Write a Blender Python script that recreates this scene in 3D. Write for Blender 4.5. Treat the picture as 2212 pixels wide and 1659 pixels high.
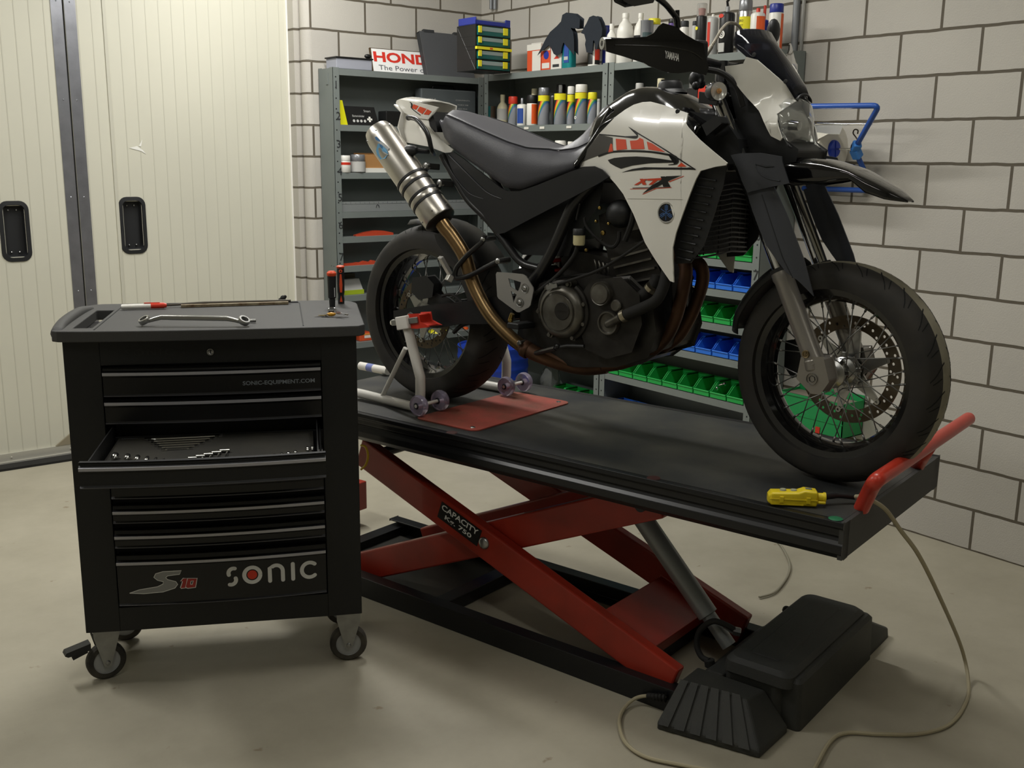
import bpy, bmesh, math, random
from mathutils import Vector, Matrix, Euler
random.seed(7)
for o in list(bpy.data.objects): bpy.data.objects.remove(o)
SC = bpy.context.scene; COL = SC.collection
PI = math.pi; V = Vector
# ---------------------------------------------------------------- camera, world, exposure, ceiling light
K = .87
CAM = V((-3.9977, -5.4284, 1.5636)); CROT = Euler((math.radians(77.7147), math.radians(-0.6621), math.radians(-38.0636)), 'XYZ')
FPX = 2227.03
cd = bpy.data.cameras.new('camera'); cam = bpy.data.objects.new('camera', cd); COL.objects.link(cam)
cam.location = CAM; cam.rotation_euler = CROT; cd.sensor_width = 36; cd.lens = FPX/2212*36; cd.clip_start = .05
SC.camera = cam
SC.view_settings.view_transform = 'Standard'; SC.view_settings.look = 'None'; SC.view_settings.gamma = 1
SC.view_settings.use_curve_mapping = False; SC.view_settings.exposure = 0.2
w = bpy.data.worlds.new('world'); SC.world = w; w.use_nodes = True
w.node_tree.nodes['Background'].inputs[0].default_value = (.8, .85, .8, 1); w.node_tree.nodes['Background'].inputs[1].default_value = .02
def lamp(x, y, z, sx, sy, p, rz=0, col=(1, .985, .955)):
    l = bpy.data.lights.new('tube_light', 'AREA'); l.shape = 'RECTANGLE'; l.size = sx; l.size_y = sy; l.energy = p; l.color = col
    o = bpy.data.objects.new('tube_light', l); o.location = (x, y, z); o.rotation_euler = (0, 0, rz); COL.objects.link(o); return o
CEIL = 3.22
LAMPS = [(-1.65, -1.1, 44, 0), (-1.65, -3.4, 18, 0), (-3.85, -1.6, 34, 0), (-3.85, -4.3, 8, 0), (-2.3, -6.1, 3, 0)]
for x, y, p, r in LAMPS: lamp(x, y, CEIL-.105, .16, 1.4, p, r)
# ---------------------------------------------------------------- pixel helpers (read real positions off the photograph's own perspective)
CM = CROT.to_matrix()
def ray(px, py): return CM @ V(((px-1106)/FPX, -(py-829.5)/FPX, -1))
def hit(px, py, p0, n):
    d = ray(px, py); p0 = V(p0); n = V(n); return CAM + d*((p0-CAM).dot(n)/d.dot(n))
def atz(px, py, z=0): return hit(px, py, (0, 0, z), (0, 0, 1))
def atx(px, py, x): return hit(px, py, (x, 0, 0), (1, 0, 0))
def aty(px, py, y): return hit(px, py, (0, y, 0), (0, 1, 0))
def dist(P): return -(CM.transposed() @ (V(P)-CAM)).z
class Frame:                                        # local x forward, y to the far side, z up
    def __init__(s, o, deg): s.o = V(o); s.a = math.radians(deg); s.M = Matrix.Translation(s.o) @ Matrix.Rotation(s.a, 4, 'Z'); s.I = s.M.inverted(); s.ny = V((-math.sin(s.a), math.cos(s.a), 0)); s.nx = V((math.cos(s.a), math.sin(s.a), 0))
    def y(s, px, py, y=0): return s.I @ hit(px, py, s.o+s.ny*y, s.ny)
    def x(s, px, py, x=0): return s.I @ hit(px, py, s.o+s.nx*x, s.nx)
    def z(s, px, py, z=0): return s.I @ atz(px, py, s.o.z+z)
    def on(s, px, py, f):
        yy = -.15
        for i in range(8): p = s.y(px, py, yy); yy = f(p.x, p.z)
        return V((p.x, p.z))
# ---------------------------------------------------------------- materials
def lin(c):
    if isinstance(c, str): c = [int(c[i:i+2], 16)/255 for i in (0, 2, 4)]
    return tuple((x/12.92 if x <= .04045 else ((x+.055)/1.055)**2.4) for x in c)+(1,)
MATS = {}
def mat(name, col, rough=.5, metal=0, bump=0, bscale=200, var=0, vscale=8, coat=0, trans=0, ior=1.45, dirt=None, alpha=1, emit=0, spec=.5, aniso=0):
    if name in MATS: return MATS[name]
    m = bpy.data.materials.new(name); m.use_nodes = True; nt = m.node_tree; b = nt.nodes['Principled BSDF']; N = nt.nodes.new; L = nt.links.new
    c = lin(col); b.inputs['Base Color'].default_value = c; b.inputs['Roughness'].default_value = rough; b.inputs['Metallic'].default_value = metal
    b.inputs['Coat Weight'].default_value = coat; b.inputs['Coat Roughness'].default_value = .05; b.inputs['Transmission Weight'].default_value = trans; b.inputs['IOR'].default_value = ior; b.inputs['Alpha'].default_value = alpha
    b.inputs['Specular IOR Level'].default_value = spec; b.inputs['Anisotropic'].default_value = aniso
    if emit: b.inputs['Emission Color'].default_value = c; b.inputs['Emission Strength'].default_value = emit
    tc = N('ShaderNodeTexCoord')
    if var or dirt:
        n = N('ShaderNodeTexNoise'); n.inputs['Scale'].default_value = vscale; n.inputs['Detail'].default_value = 6; L(tc.outputs['Object'], n.inputs['Vector'])
        mx = N('ShaderNodeMix'); mx.data_type = 'RGBA'
        r = N('ShaderNodeValToRGB'); r.color_ramp.elements[0].position = .35; r.color_ramp.elements[1].position = .7
        L(n.outputs['Fac'], r.inputs[0]); L(r.outputs[0], mx.inputs[0])
        d = lin(dirt) if dirt else tuple(x*(1-var) for x in c[:3])+(1,)
        mx.inputs[6].default_value = c; mx.inputs[7].default_value = d; L(mx.outputs[2], b.inputs['Base Color'])
    if bump:
        n = N('ShaderNodeTexNoise'); n.inputs['Scale'].default_value = bscale; n.inputs['Detail'].default_value = 3; L(tc.outputs['Object'], n.inputs['Vector'])
        bp = N('ShaderNodeBump'); bp.inputs['Strength'].default_value = bump; bp.inputs['Distance'].default_value = .002; L(n.outputs['Fac'], bp.inputs['Height']); L(bp.outputs[0], b.inputs['Normal'])
    MATS[name] = m; return m
# ---------------------------------------------------------------- mesh builder
class MB:
    def __init__(s, T=None): s.v = []; s.f = []; s.mi = []; s.sm = []; s.T = T
    def add(s, vs, fs, m=0, sm=False):
        o = len(s.v); T = s.T
        s.v += [(T @ V(p) if T else V(p)) for p in vs]
        for f in fs: s.f.append([i+o for i in f]); s.mi.append(m); s.sm.append(sm)
        return s
    def box(s, a, b, m=0, T=None):
        x0, y0, z0 = a; x1, y1, z1 = b
        vs = [V(p) for p in ((x0,y0,z0),(x1,y0,z0),(x1,y1,z0),(x0,y1,z0),(x0,y0,z1),(x1,y0,z1),(x1,y1,z1),(x0,y1,z1))]
        if T: vs = [T @ p for p in vs]
        return s.add(vs, [(0,3,2,1),(4,5,6,7),(0,1,5,4),(1,2,6,5),(2,3,7,6),(3,0,4,7)], m)
    def bar(s, a, b, w, h, up=(0, 0, 1), m=0):       # box beam from a to b
        a = V(a); b = V(b); d = (b-a).normalized(); u = V(up); x = d.cross(u).normalized()*w/2; y = x.cross(d).normalized()*h/2
        vs = [a-x-y, a+x-y, a+x+y, a-x+y, b-x-y, b+x-y, b+x+y, b-x+y]
        return s.add(vs, [(0,3,2,1),(4,5,6,7),(0,1,5,4),(1,2,6,5),(2,3,7,6),(3,0,4,7)], m)
    def tube(s, P, r, seg=12, m=0, closed=False, cap=True, flat=1, up=None):
        P = [V(p) for p in P]; n = len(P); R = r if isinstance(r, (list, tuple)) else [r]*n
        vs = []; fs = []; prev = None
        for i, p in enumerate(P):
            t = (P[(i+1) % n]-P[i-1]) if closed else (P[min(i+1, n-1)]-P[max(i-1, 0)])
            t = t.normalized() if t.length > 1e-9 else V((0, 0, 1))
            if prev is None:
                u = V(up) if up else (V((0, 0, 1)) if abs(t.z) < .9 else V((1, 0, 0)))
                x = t.cross(u).normalized()
            else: x = (prev - t*prev.dot(t)).normalized()
            prev = x; y = t.cross(x)
            for k in range(seg): a = 2*PI*k/seg; vs.append(p+x*math.cos(a)*R[i]+y*math.sin(a)*R[i]*flat)
        for i in range(n if closed else n-1):
            j = (i+1) % n
            for k in range(seg): l = (k+1) % seg; fs.append((i*seg+k, i*seg+l, j*seg+l, j*seg+k))
        s.add(vs, fs, m, True)
        if cap and not closed: s.add(vs[:seg], [tuple(range(seg))[::-1]], m); s.add(vs[-seg:], [tuple(range(seg))], m)
        return s
    def lathe(s, prof, o=(0,0,0), ax=(0,0,1), seg=24, m=0, sm=True, a0=0, a1=2*PI):
        o = V(o); z = V(ax).normalized(); x = z.orthogonal().normalized(); y = z.cross(x); vs = []; fs = []; n = len(prof); full = abs(a1-a0-2*PI) < 1e-6; S = seg if full else seg+1
        for r, h in prof:
            for k in range(S): a = a0+(a1-a0)*k/seg; vs.append(o+z*h+(x*math.cos(a)+y*math.sin(a))*r)
        for i in range(n-1):
            for k in range(seg): l = (k+1) % S; fs.append((i*S+k, i*S+l, (i+1)*S+l, (i+1)*S+k))
        return s.add(vs, fs, m, sm)
    def disc(s, o, ax, r, seg=16, m=0, h=0):
        return s.lathe([(0, h), (r, h)], o, ax, seg, m, False)
    def cyl(s, a, b, r, seg=16, m=0, r2=None, bev=0):
        a = V(a); b = V(b); h = (b-a).length; r2 = r if r2 is None else r2; c = bev or min(.002, r*.2)
        s.lathe([(0, 0), (r-c, 0)], a, b-a, seg, m, False); s.lathe([(r-c, 0), (r, c)], a, b-a, seg, m, False)
        s.lathe([(r, c), (r2, h-c)], a, b-a, seg, m); s.lathe([(r2, h-c), (r2-c, h)], a, b-a, seg, m, False)
        return s.lathe([(r2-c, h), (0, h)], a, b-a, seg, m, False)
    def prism(s, P, off, m=0, ms=None, sm=False):
        P = [V(p) for p in P]; off = V(off); n = len(P)
        s.add(P, [tuple(range(n))], m); s.add([p+off for p in P], [tuple(range(n))[::-1]], m)
        return s.add(P+[p+off for p in P], [(i, (i+1) % n, n+(i+1) % n, n+i) for i in range(n)], m if ms is None else ms, sm)
    def loft(s, rings, m=0, closed=True, cap=True, sm=True):
        n = len(rings[0]); vs = [p for r in rings for p in r]; fs = []
        for i in range(len(rings)-1):
            for k in range(n if closed else n-1): l = (k+1) % n; fs.append((i*n+k, i*n+l, (i+1)*n+l, (i+1)*n+k))
        s.add(vs, fs, m, sm)
        if cap and closed: s.add(rings[0], [tuple(range(n))[::-1]], m); s.add(rings[-1], [tuple(range(n))], m)
        return s
    def sheet(s, rows, th, m=0, sm=True):              # grid of points given thickness along its normals
        nr = len(rows); nc = len(rows[0]); G = [[V(p) for p in r] for r in rows]; B = []
        for i in range(nr):
            for j in range(nc):
                a = G[min(i+1, nr-1)][j]-G[max(i-1, 0)][j]; b = G[i][min(j+1, nc-1)]-G[i][max(j-1, 0)]
                nn = a.cross(b); nn = nn.normalized() if nn.length > 1e-12 else V((0, 0, 1)); B.append(G[i][j]-nn*th)
        A = [p for r in G for p in r]; k = nr*nc; fs = []
        for i in range(nr-1):
            for j in range(nc-1):
                q = (i*nc+j, i*nc+j+1, (i+1)*nc+j+1, (i+1)*nc+j); fs.append(q[::-1]); fs.append(tuple(x+k for x in q))
        e = [i for i in range(nc)]+[i*nc+nc-1 for i in range(1, nr)]+[(nr-1)*nc+j for j in range(nc-2, -1, -1)]+[i*nc for i in range(nr-2, 0, -1)]
        s.add(A+B, fs, m, sm); s.add(A+B, [(e[i], e[(i+1) % len(e)], e[(i+1) % len(e)]+k, e[i]+k) for i in range(len(e))], m, False)
        return s
    def patch(s, out, yf, th=.004, grid=.025, m=0, mir=False, sm=True):   # outline in (x, z) laid on the surface y = yf(x, z)
        bm = bmesh.new(); vs = [bm.verts.new((p[0], 0, p[1])) for p in out]
        f = bm.faces.new(vs); bmesh.ops.triangulate(bm, faces=[f])
        xs = [p[0] for p in out]; zs = [p[1] for p in out]
        for ax, lo, hi in ((0, min(xs), max(xs)), (2, min(zs), max(zs))):
            k = lo+grid*.5
            while k < hi:
                n = [0, 0, 0]; n[ax] = 1; c = [0, 0, 0]; c[ax] = k
                bmesh.ops.bisect_plane(bm, geom=bm.verts[:]+bm.edges[:]+bm.faces[:], dist=1e-6, plane_co=c, plane_no=n); k += grid
        bmesh.ops.dissolve_degenerate(bm, dist=1e-6, edges=bm.edges[:])
        bm.verts.index_update(); bm.normal_update()
        P = [V((v.co.x, yf(v.co.x, v.co.z), v.co.z)) for v in bm.verts]; k = len(P); inn = 1 if True else -1
        F = []
        for f in bm.faces:
            q = [v.index for v in f.verts]
            if f.normal.y > 0: q = q[::-1]
            F.append(q)
        E = [[v.index for v in e.verts] for e in bm.edges if len(e.link_faces) == 1]; bm.free()
        for sg in ((1, -1) if mir else (1,)):
            A = [V((p.x, p.y*sg, p.z)) for p in P]; B = [V((p.x, (p.y+th)*sg, p.z)) for p in P]
            s.add(A+B, [(q if sg > 0 else q[::-1]) for q in F]+[([x+k for x in q[::-1]] if sg > 0 else [x+k for x in q]) for q in F], m, sm)
            s.add(A+B, [(a, b, b+k, a+k) for a, b in E], m, False)
        return s
    def sphere(s, c, r, seg=16, m=0, sc=(1, 1, 1)):
        vs = []; fs = []; n = seg//2; c = V(c)
        for i in range(n+1):
            a = PI*i/n
            for k in range(seg): b = 2*PI*k/seg; vs.append(c+V((math.sin(a)*math.cos(b)*r*sc[0], math.sin(a)*math.sin(b)*r*sc[1], math.cos(a)*r*sc[2])))
        for i in range(n):
            for k in range(seg): l = (k+1) % seg; fs.append((i*seg+k, (i+1)*seg+k, (i+1)*seg+l, i*seg+l))
        return s.add(vs, fs, m, True)
    def text(s, t, o, xd, yd, size, m=0, ext=.0004, shear=0, fit=None, space=1, bold=0):
        c = bpy.data.curves.new('lettering', 'FONT'); c.body = t; c.size = 1; c.shear = shear; c.space_character = space; c.offset = bold; c.resolution_u = 3
        ob = bpy.data.objects.new('lettering', c); me = bpy.data.meshes.new_from_object(ob)
        vs = [v.co.copy() for v in me.vertices]; fs = [tuple(p.vertices) for p in me.polygons]
        bpy.data.objects.remove(ob); bpy.data.curves.remove(c); bpy.data.meshes.remove(me)
        if not vs: return s
        x0 = min(v.x for v in vs); x1 = max(v.x for v in vs); y0 = min(v.y for v in vs); y1 = max(v.y for v in vs)
        sy = size/(y1-y0); sx = (fit/(x1-x0)) if fit else sy
        X = V(xd).normalized(); Y = V(yd).normalized(); Z = X.cross(Y); o = V(o); k = len(vs)
        A = [o+X*((v.x-x0)*sx)+Y*((v.y-y0)*sy)+Z*ext for v in vs]
        return s.add(A, fs, m)
    def build(s, name, mats, parent=None, loc=None, rot=None, bev=0, seg=2, sub=0, auto=None, weld=False, bang=30):
        me = bpy.data.meshes.new(name); me.from_pydata([tuple(p) for p in s.v], [], s.f)
        if not isinstance(mats, (list, tuple)): mats = [mats]
        for m in mats: me.materials.append(m)
        for p, mi, sm in zip(me.polygons, s.mi, s.sm): p.material_index = mi; p.use_smooth = sm
        bm = bmesh.new(); bm.from_mesh(me)
        bmesh.ops.remove_doubles(bm, verts=bm.verts[:], dist=2e-5)
        bm.normal_update()
        if not weld:
            for e in bm.edges:
                if len(e.link_faces) == 2 and e.calc_face_angle(0) > .7: e.smooth = False
        bm.to_mesh(me); bm.free(); me.update()
        o = bpy.data.objects.new(name, me); COL.objects.link(o)
        if loc is not None: o.location = loc
        if rot is not None: o.rotation_euler = rot
        if parent: o.parent = parent
        if bev:
            b = o.modifiers.new('bevel', 'BEVEL'); b.width = bev; b.segments = seg; b.limit_method = 'ANGLE'; b.angle_limit = math.radians(bang); b.harden_normals = False
        if sub: b = o.modifiers.new('sub', 'SUBSURF'); b.levels = sub; b.render_levels = sub
        return o
def tag(o, label, cat, group=None, kind=None):
    if label: o['label'] = label
    if cat: o['category'] = cat
    if group: o['group'] = group
    if kind: o['kind'] = kind
    return o
def thing(name, label, cat, loc=(0, 0, 0), rz=0, group=None):
    o = bpy.data.objects.new(name, None); COL.objects.link(o); o.location = loc; o.rotation_euler = (0, 0, rz); o.empty_display_size = .1
    return tag(o, label, cat, group)
def struct(name, mb, m, **k):
    o = mb.build(name, m, **k); o['kind'] = 'structure'; return o
def dup(root, loc, rz=None, label=None):
    r = root.copy(); COL.objects.link(r); r.location = loc
    if rz is not None: r.rotation_euler = (0, 0, rz)
    if label: r['label'] = label
    for ch in list(root.children):
        c = ch.copy(); COL.objects.link(c); c.parent = r
        for g in list(ch.children): d = g.copy(); COL.objects.link(d); d.parent = c
    return r
def cr(P, n=8, closed=False):                         # Catmull-Rom through points
    P = [V(p) for p in P]; out = []; N = len(P)
    for i in range(N if closed else N-1):
        g = (lambda k: P[k % N]) if closed else (lambda k: P[max(0, min(N-1, k))])
        a, b, c, d = g(i-1), g(i), g(i+1), g(i+2)
        for k in range(n): t = k/n; out.append(.5*((2*b)+(c-a)*t+(2*a-5*b+4*c-d)*t*t+(3*b-a-3*c+d)*t**3))
    if not closed: out.append(P[-1])
    return out
def fillet(P, r=.03, n=5):                             # polyline with rounded corners
    P = [V(p) for p in P]; out = [P[0]]
    for i in range(1, len(P)-1):
        a = (P[i-1]-P[i]); b = (P[i+1]-P[i]); k = min(r, a.length*.49, b.length*.49); s = P[i]+a.normalized()*k; e = P[i]+b.normalized()*k
        for j in range(n+1): t = j/n; out.append((1-t)**2*s+2*t*(1-t)*P[i]+t*t*e)
    return out+[P[-1]]
def lerp(a, b, t): return a+(b-a)*t
def interp(xs, ys, x):
    if x <= xs[0]: return ys[0]
    for i in range(len(xs)-1):
        if x <= xs[i+1]: return lerp(ys[i], ys[i+1], (x-xs[i])/(xs[i+1]-xs[i]))
    return ys[-1]
# common materials
M_BLK = mat('black_plastic', '1b1c1d', .45, bump=.15, bscale=900)
M_GBLK = mat('gloss_black_paint', '0b0b0c', .12, coat=.6)
M_RUB = mat('rubber', '1e1d1b', .8, var=.3, vscale=12)
M_CHR = mat('chrome', 'd8d8d8', .12, 1)
M_ALU = mat('aluminium', 'a8a8a6', .35, 1, var=.15, vscale=20)
M_STL = mat('zinc_steel', '9fa09e', .4, .9, var=.2, vscale=30)
M_WHT = mat('white_plastic', 'e6e4dc', .35)
M_RED = mat('red_paint', '9e2a18', .4, coat=.15, dirt='7d2414', vscale=5)
# ---------------------------------------------------------------- room
def block_mat(name, swap, ox):
    m = bpy.data.materials.new(name); m.use_nodes = True; nt = m.node_tree; b = nt.nodes['Principled BSDF']; N = nt.nodes.new; L = nt.links.new
    tc = N('ShaderNodeTexCoord'); sp = N('ShaderNodeSeparateXYZ'); L(tc.outputs['Object'], sp.inputs[0])
    a = N('ShaderNodeMath'); a.operation = 'MULTIPLY_ADD'; a.inputs[1].default_value = -1; a.inputs[2].default_value = ox; L(sp.outputs['Y' if swap else 'X'], a.inputs[0])
    nz = N('ShaderNodeTexNoise'); nz.inputs['Scale'].default_value = 9; L(tc.outputs['Object'], nz.inputs['Vector'])
    wb = N('ShaderNodeMath'); wb.operation = 'MULTIPLY_ADD'; wb.inputs[1].default_value = .009; L(nz.outputs['Fac'], wb.inputs[0]); L(sp.outputs['Z'], wb.inputs[2])
    wz = N('ShaderNodeMath'); wz.operation = 'SUBTRACT'; wz.inputs[1].default_value = .0045; L(wb.outputs[0], wz.inputs[0])
    cb = N('ShaderNodeCombineXYZ'); L(a.outputs[0], cb.inputs[0]); L(wz.outputs[0], cb.inputs[1])
    br = N('ShaderNodeTexBrick'); br.offset = .5; br.inputs['Scale'].default_value = 1; br.inputs['Brick Width'].default_value = .348; br.inputs['Row Height'].default_value = .174
    br.inputs['Mortar Size'].default_value = .0068; br.inputs['Mortar Smooth'].default_value = .25; br.inputs['Bias'].default_value = 0
    br.inputs['Color1'].default_value = lin('bdb9b0'); br.inputs['Color2'].default_value = lin('b6b2aa'); br.inputs['Mortar'].default_value = lin('5c5548'); L(cb.outputs[0], br.inputs[0])
    n = N('ShaderNodeTexNoise'); n.inputs['Scale'].default_value = 2.2; n.inputs['Detail'].default_value = 8; L(tc.outputs['Object'], n.inputs['Vector'])
    r = N('ShaderNodeMapRange'); r.inputs[3].default_value = .9; r.inputs[4].default_value = 1.08; L(n.outputs['Fac'], r.inputs[0])
    mu = N('ShaderNodeVectorMath'); mu.operation = 'SCALE'; L(br.outputs['Color'], mu.inputs[0]); L(r.outputs[0], mu.inputs['Scale']); L(mu.outputs[0], b.inputs['Base Color'])
    b.inputs['Roughness'].default_value = .75
    n2 = N('ShaderNodeTexNoise'); n2.inputs['Scale'].default_value = 160; L(tc.outputs['Object'], n2.inputs['Vector'])
    ad = N('ShaderNodeMath'); ad.operation = 'MULTIPLY_ADD'; ad.inputs[1].default_value = -4; L(br.outputs['Fac'], ad.inputs[0]); L(n2.outputs['Fac'], ad.inputs[2])
    bp = N('ShaderNodeBump'); bp.inputs['Strength'].default_value = .5; bp.inputs['Distance'].default_value = .002; L(ad.outputs[0], bp.inputs['Height']); L(bp.outputs[0], b.inputs['Normal'])
    return m
def floor_mat():
    m = bpy.data.materials.new('concrete_floor'); m.use_nodes = True; nt = m.node_tree; b = nt.nodes['Principled BSDF']; N = nt.nodes.new; L = nt.links.new
    tc = N('ShaderNodeTexCoord'); n = N('ShaderNodeTexNoise'); n.inputs['Scale'].default_value = 2.5; n.inputs['Detail'].default_value = 10; n.inputs['Roughness'].default_value = .65; L(tc.outputs['Object'], n.inputs['Vector'])
    r = N('ShaderNodeValToRGB'); e = r.color_ramp.elements; e[0].position = .3; e[0].color = lin('9b9583'); e[1].position = .75; e[1].color = lin('b0aa98'); L(n.outputs['Fac'], r.inputs[0])
    s = N('ShaderNodeTexNoise'); s.inputs['Scale'].default_value = 14; s.inputs['Detail'].default_value = 3; L(tc.outputs['Object'], s.inputs['Vector'])
    r2 = N('ShaderNodeValToRGB'); r2.color_ramp.elements[0].position = .71; r2.color_ramp.elements[0].color = (0, 0, 0, 1); r2.color_ramp.elements[1].position = .76; L(s.outputs['Fac'], r2.inputs[0])
    mx = N('ShaderNodeMix'); mx.data_type = 'RGBA'; L(r2.outputs[0], mx.inputs[0]); L(r.outputs[0], mx.inputs[6]); mx.inputs[7].default_value = lin('8a7f69'); L(mx.outputs[2], b.inputs['Base Color'])
    b.inputs['Roughness'].default_value = .55
    bp = N('ShaderNodeBump'); bp.inputs['Strength'].default_value = .15; bp.inputs['Distance'].default_value = .002; L(n.outputs['Fac'], bp.inputs['Height']); L(bp.outputs[0], b.inputs['Normal'])
    return m
BR = block_mat('blocks_right', True, -.146*K); BB = block_mat('blocks_back', False, -.153*K)
WX0 = -6.2; WY0 = -7.3; DX = -1.218; DOY = .165; T = .25
mb = MB(); mb.box((WX0-.2, WY0-.2, -.1), (.2, .6, 0)); struct('floor', mb, floor_mat())
mb = MB(); mb.box((WX0-.2, WY0-.2, CEIL), (.2, .6, CEIL+.1)); struct('ceiling', mb, mat('ceiling_panels', 'b9b8b0', .8, var=.08, vscale=3))
mb = MB(); mb.box((0, WY0, 0), (.2, .4, CEIL)); struct('wall_right', mb, BR)
# back wall: block pier with a stepped, rounded reveal, then the opening closed by sliding doors
mb = MB(); mb.box((DX+.045, 0, 0), (0, .4, CEIL)); mb.box((DX-.02, .09, 0), (DX+.045, .4, CEIL))
mb.lathe([(.045, 0), (.045, CEIL)], (DX+.045, .045, 0), (0, 0, 1), 12, 0); struct('wall_back', mb, BB)
mb = MB(); mb.box((WX0, .33, 0), (DX, .4, CEIL)); struct('wall_behind_doors', mb, mat('outer_cladding', '8d8d86', .7))['kind'] = 'structure'
mb = MB(); mb.box((WX0-.2, WY0, 0), (WX0, .4, CEIL)); struct('wall_left', mb, mat('plaster', 'a9a79e', .8))
mb = MB(); mb.box((WX0, WY0-.2, 0), (0, WY0, CEIL)); struct('wall_front', mb, MATS['plaster'])
# sliding doors: cream ribbed panels
M_DOOR = mat('cream_door_panel', 'cfcdbd', .38, var=.05, vscale=2)
M_GALV = mat('galvanised_strip', 'aeb0b8', .28, .85, var=.2, vscale=14)
def door_leaf(name, x0, x1, label_strips):
    mb = MB(); y = DOY
    mb.box((x0, y, .06), (x1, y+.06, CEIL-.01), 0)
    x = x0+.06
    while x < x1-.03:
        mb.box((x, y-.0012, .06), (x+.004, y+.001, CEIL-.01), 1); x += .068
    return struct(name, mb, [M_DOOR, mat('door_rib', 'c3c1b2', .4)])
seam = [aty(137, 0, DOY).x, aty(182, 650, DOY).x]; SX = sum(seam)/2
d1 = door_leaf('door_1', SX+.004, DX-.012, 1); d2 = door_leaf('door_2', SX-1.65, SX-.004, 1)
d3 = door_leaf('door_3', SX-3.3, SX-1.66, 1)
for d, s in ((d1, 1), (d2, -1)):
    mb = MB(); a, b = sorted((SX+s*.005, SX+s*.059)); mb.box((a, DOY-.004, .06), (b, DOY, CEIL-.01))
    for z in (.87, 1.35, 1.83, 2.3, .43): mb.sphere(((a+b)/2, DOY-.004, z), .004, 8)
    mb.build('edge_strip', M_GALV, d)
    mb = MB(); mb.box((min(SX, SX+s*.004), DOY+.003, .06), (max(SX, SX+s*.004), DOY+.03, CEIL-.01)); mb.build('edge_seal', M_RUB, d)
g = (aty(262, 560, DOY).x+aty(226, 20, DOY).x)/2
mb = MB(); mb.box((g-.012, DOY-.005, .06), (g+.004, DOY, CEIL-.01)); mb.build('panel_joint', mat('door_rib', 'c3c1b2'), d1)
mb = MB(); mb.box((DX-.03, DOY-.006, .06), (DX-.012, DOY, CEIL)); mb.build('edge_strip', M_WHT, d1)
mb = MB(); mb.box((DX-.012, DOY+.005, 0), (DX+.0, DOY+.05, CEIL)); struct('trim_1', mb, M_RUB)
def rrect(w, h, r, n=5):
    out = []
    for cx, cz, a in ((w/2-r, h/2-r, 0), (-w/2+r, h/2-r, 90), (-w/2+r, -h/2+r, 180), (w/2-r, -h/2+r, 270)):
        for k in range(n+1): t = math.radians(a+90*k/n); out.append((cx+r*math.cos(t), cz+r*math.sin(t)))
    return out
def pull(px, py, d):
    P = aty(px, py, DOY); mb = MB(); n = 24
    rings = []
    for w_, h_, r_, yy in ((.141, .30, .043, 0), (.138, .297, .043, -.005), (.103, .262, .03, -.007), (.087, .244, .026, .03), (.02, .17, .008, .03)):
        rings.append([V((P.x+a, DOY-.0+yy, P.z+b)) for a, b in rrect(w_, h_, r_)])
    for i in range(len(rings)-1): mb.loft(rings[i:i+2], 0, cap=False, sm=False)
    mb.add(rings[-1], [tuple(range(len(rings[-1])))], 0)
    for sx in (-.019, .019):
        for sz in (-.104, .104): mb.sphere((P.x+sx, DOY+.026, P.z+sz), .005, 8, 1)
    mb.build('recessed_handle', [mat('handle_plastic', '202123', .5), M_ALU], d)
def cutdoor(d, px, py):                                  # pocket behind the handle
    P = aty(px, py, DOY); m = d.data; bm = bmesh.new(); bm.from_mesh(m)
    for c, n in (((P.x-.048, 0, 0), (1, 0, 0)), ((P.x+.048, 0, 0), (1, 0, 0)), ((0, 0, P.z-.126), (0, 0, 1)), ((0, 0, P.z+.126), (0, 0, 1))):
        bmesh.ops.bisect_plane(bm, geom=bm.verts[:]+bm.edges[:]+bm.faces[:], dist=1e-6, plane_co=c, plane_no=n)
    kill = [f for f in bm.faces if abs(f.calc_center_median().x-P.x) < .047 and abs(f.calc_center_median().z-P.z) < .125 and f.calc_center_median().y < DOY+.02]
    bmesh.ops.delete(bm, geom=kill, context='FACES'); bm.to_mesh(m); bm.free()
cutdoor(d1, 288, 487); cutdoor(d2, 33, 500); pull(288, 487, d1); pull(33, 500, d2)
mb = MB(); mb.box((WX0, DOY-.012, .012), (DX-.012, DOY+.05, .062)); mb.box((WX0, DOY-.022, .008), (DX-.012, DOY-.010, .02))
for k in range(14): mb.sphere((DX-.2-k*.29, DOY-.013, .04), .005, 8)
struct('trim_2', mb, mat('rail_aluminium', 'c9c7bd', .35, .5))
q0, q1 = atz(0, 1031, .012), atz(147, 1014, .012); kx = (q1.y-q0.y)/(q1.x-q0.x); f = lambda x: q0.y+kx*(x-q0.x)
mb = MB(); mb.prism([V((WX0, f(WX0) if f(WX0) < DOY-.02 else DOY-.03, 0)), V((DX-.012, DOY-.15, 0)), V((DX-.012, DOY-.008, 0)), V((WX0, DOY-.008, 0))], (0, 0, .012)); mb.box((WX0, DOY-.03, 0), (DX-.012, DOY+.05, .0115))
struct('trim_3', mb, M_RUB)
P = aty(143, 985, DOY); mb = MB(); mb.prism([(P.x-.05, DOY-.014, .063), (P.x+.18, DOY-.014, .063), (P.x+.18, DOY-.014, .14), (P.x+.035, DOY-.014, .125)], (0, .012, 0)); struct('trim_4', mb, mat('rust_plate', '8f8670', .7))
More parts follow.
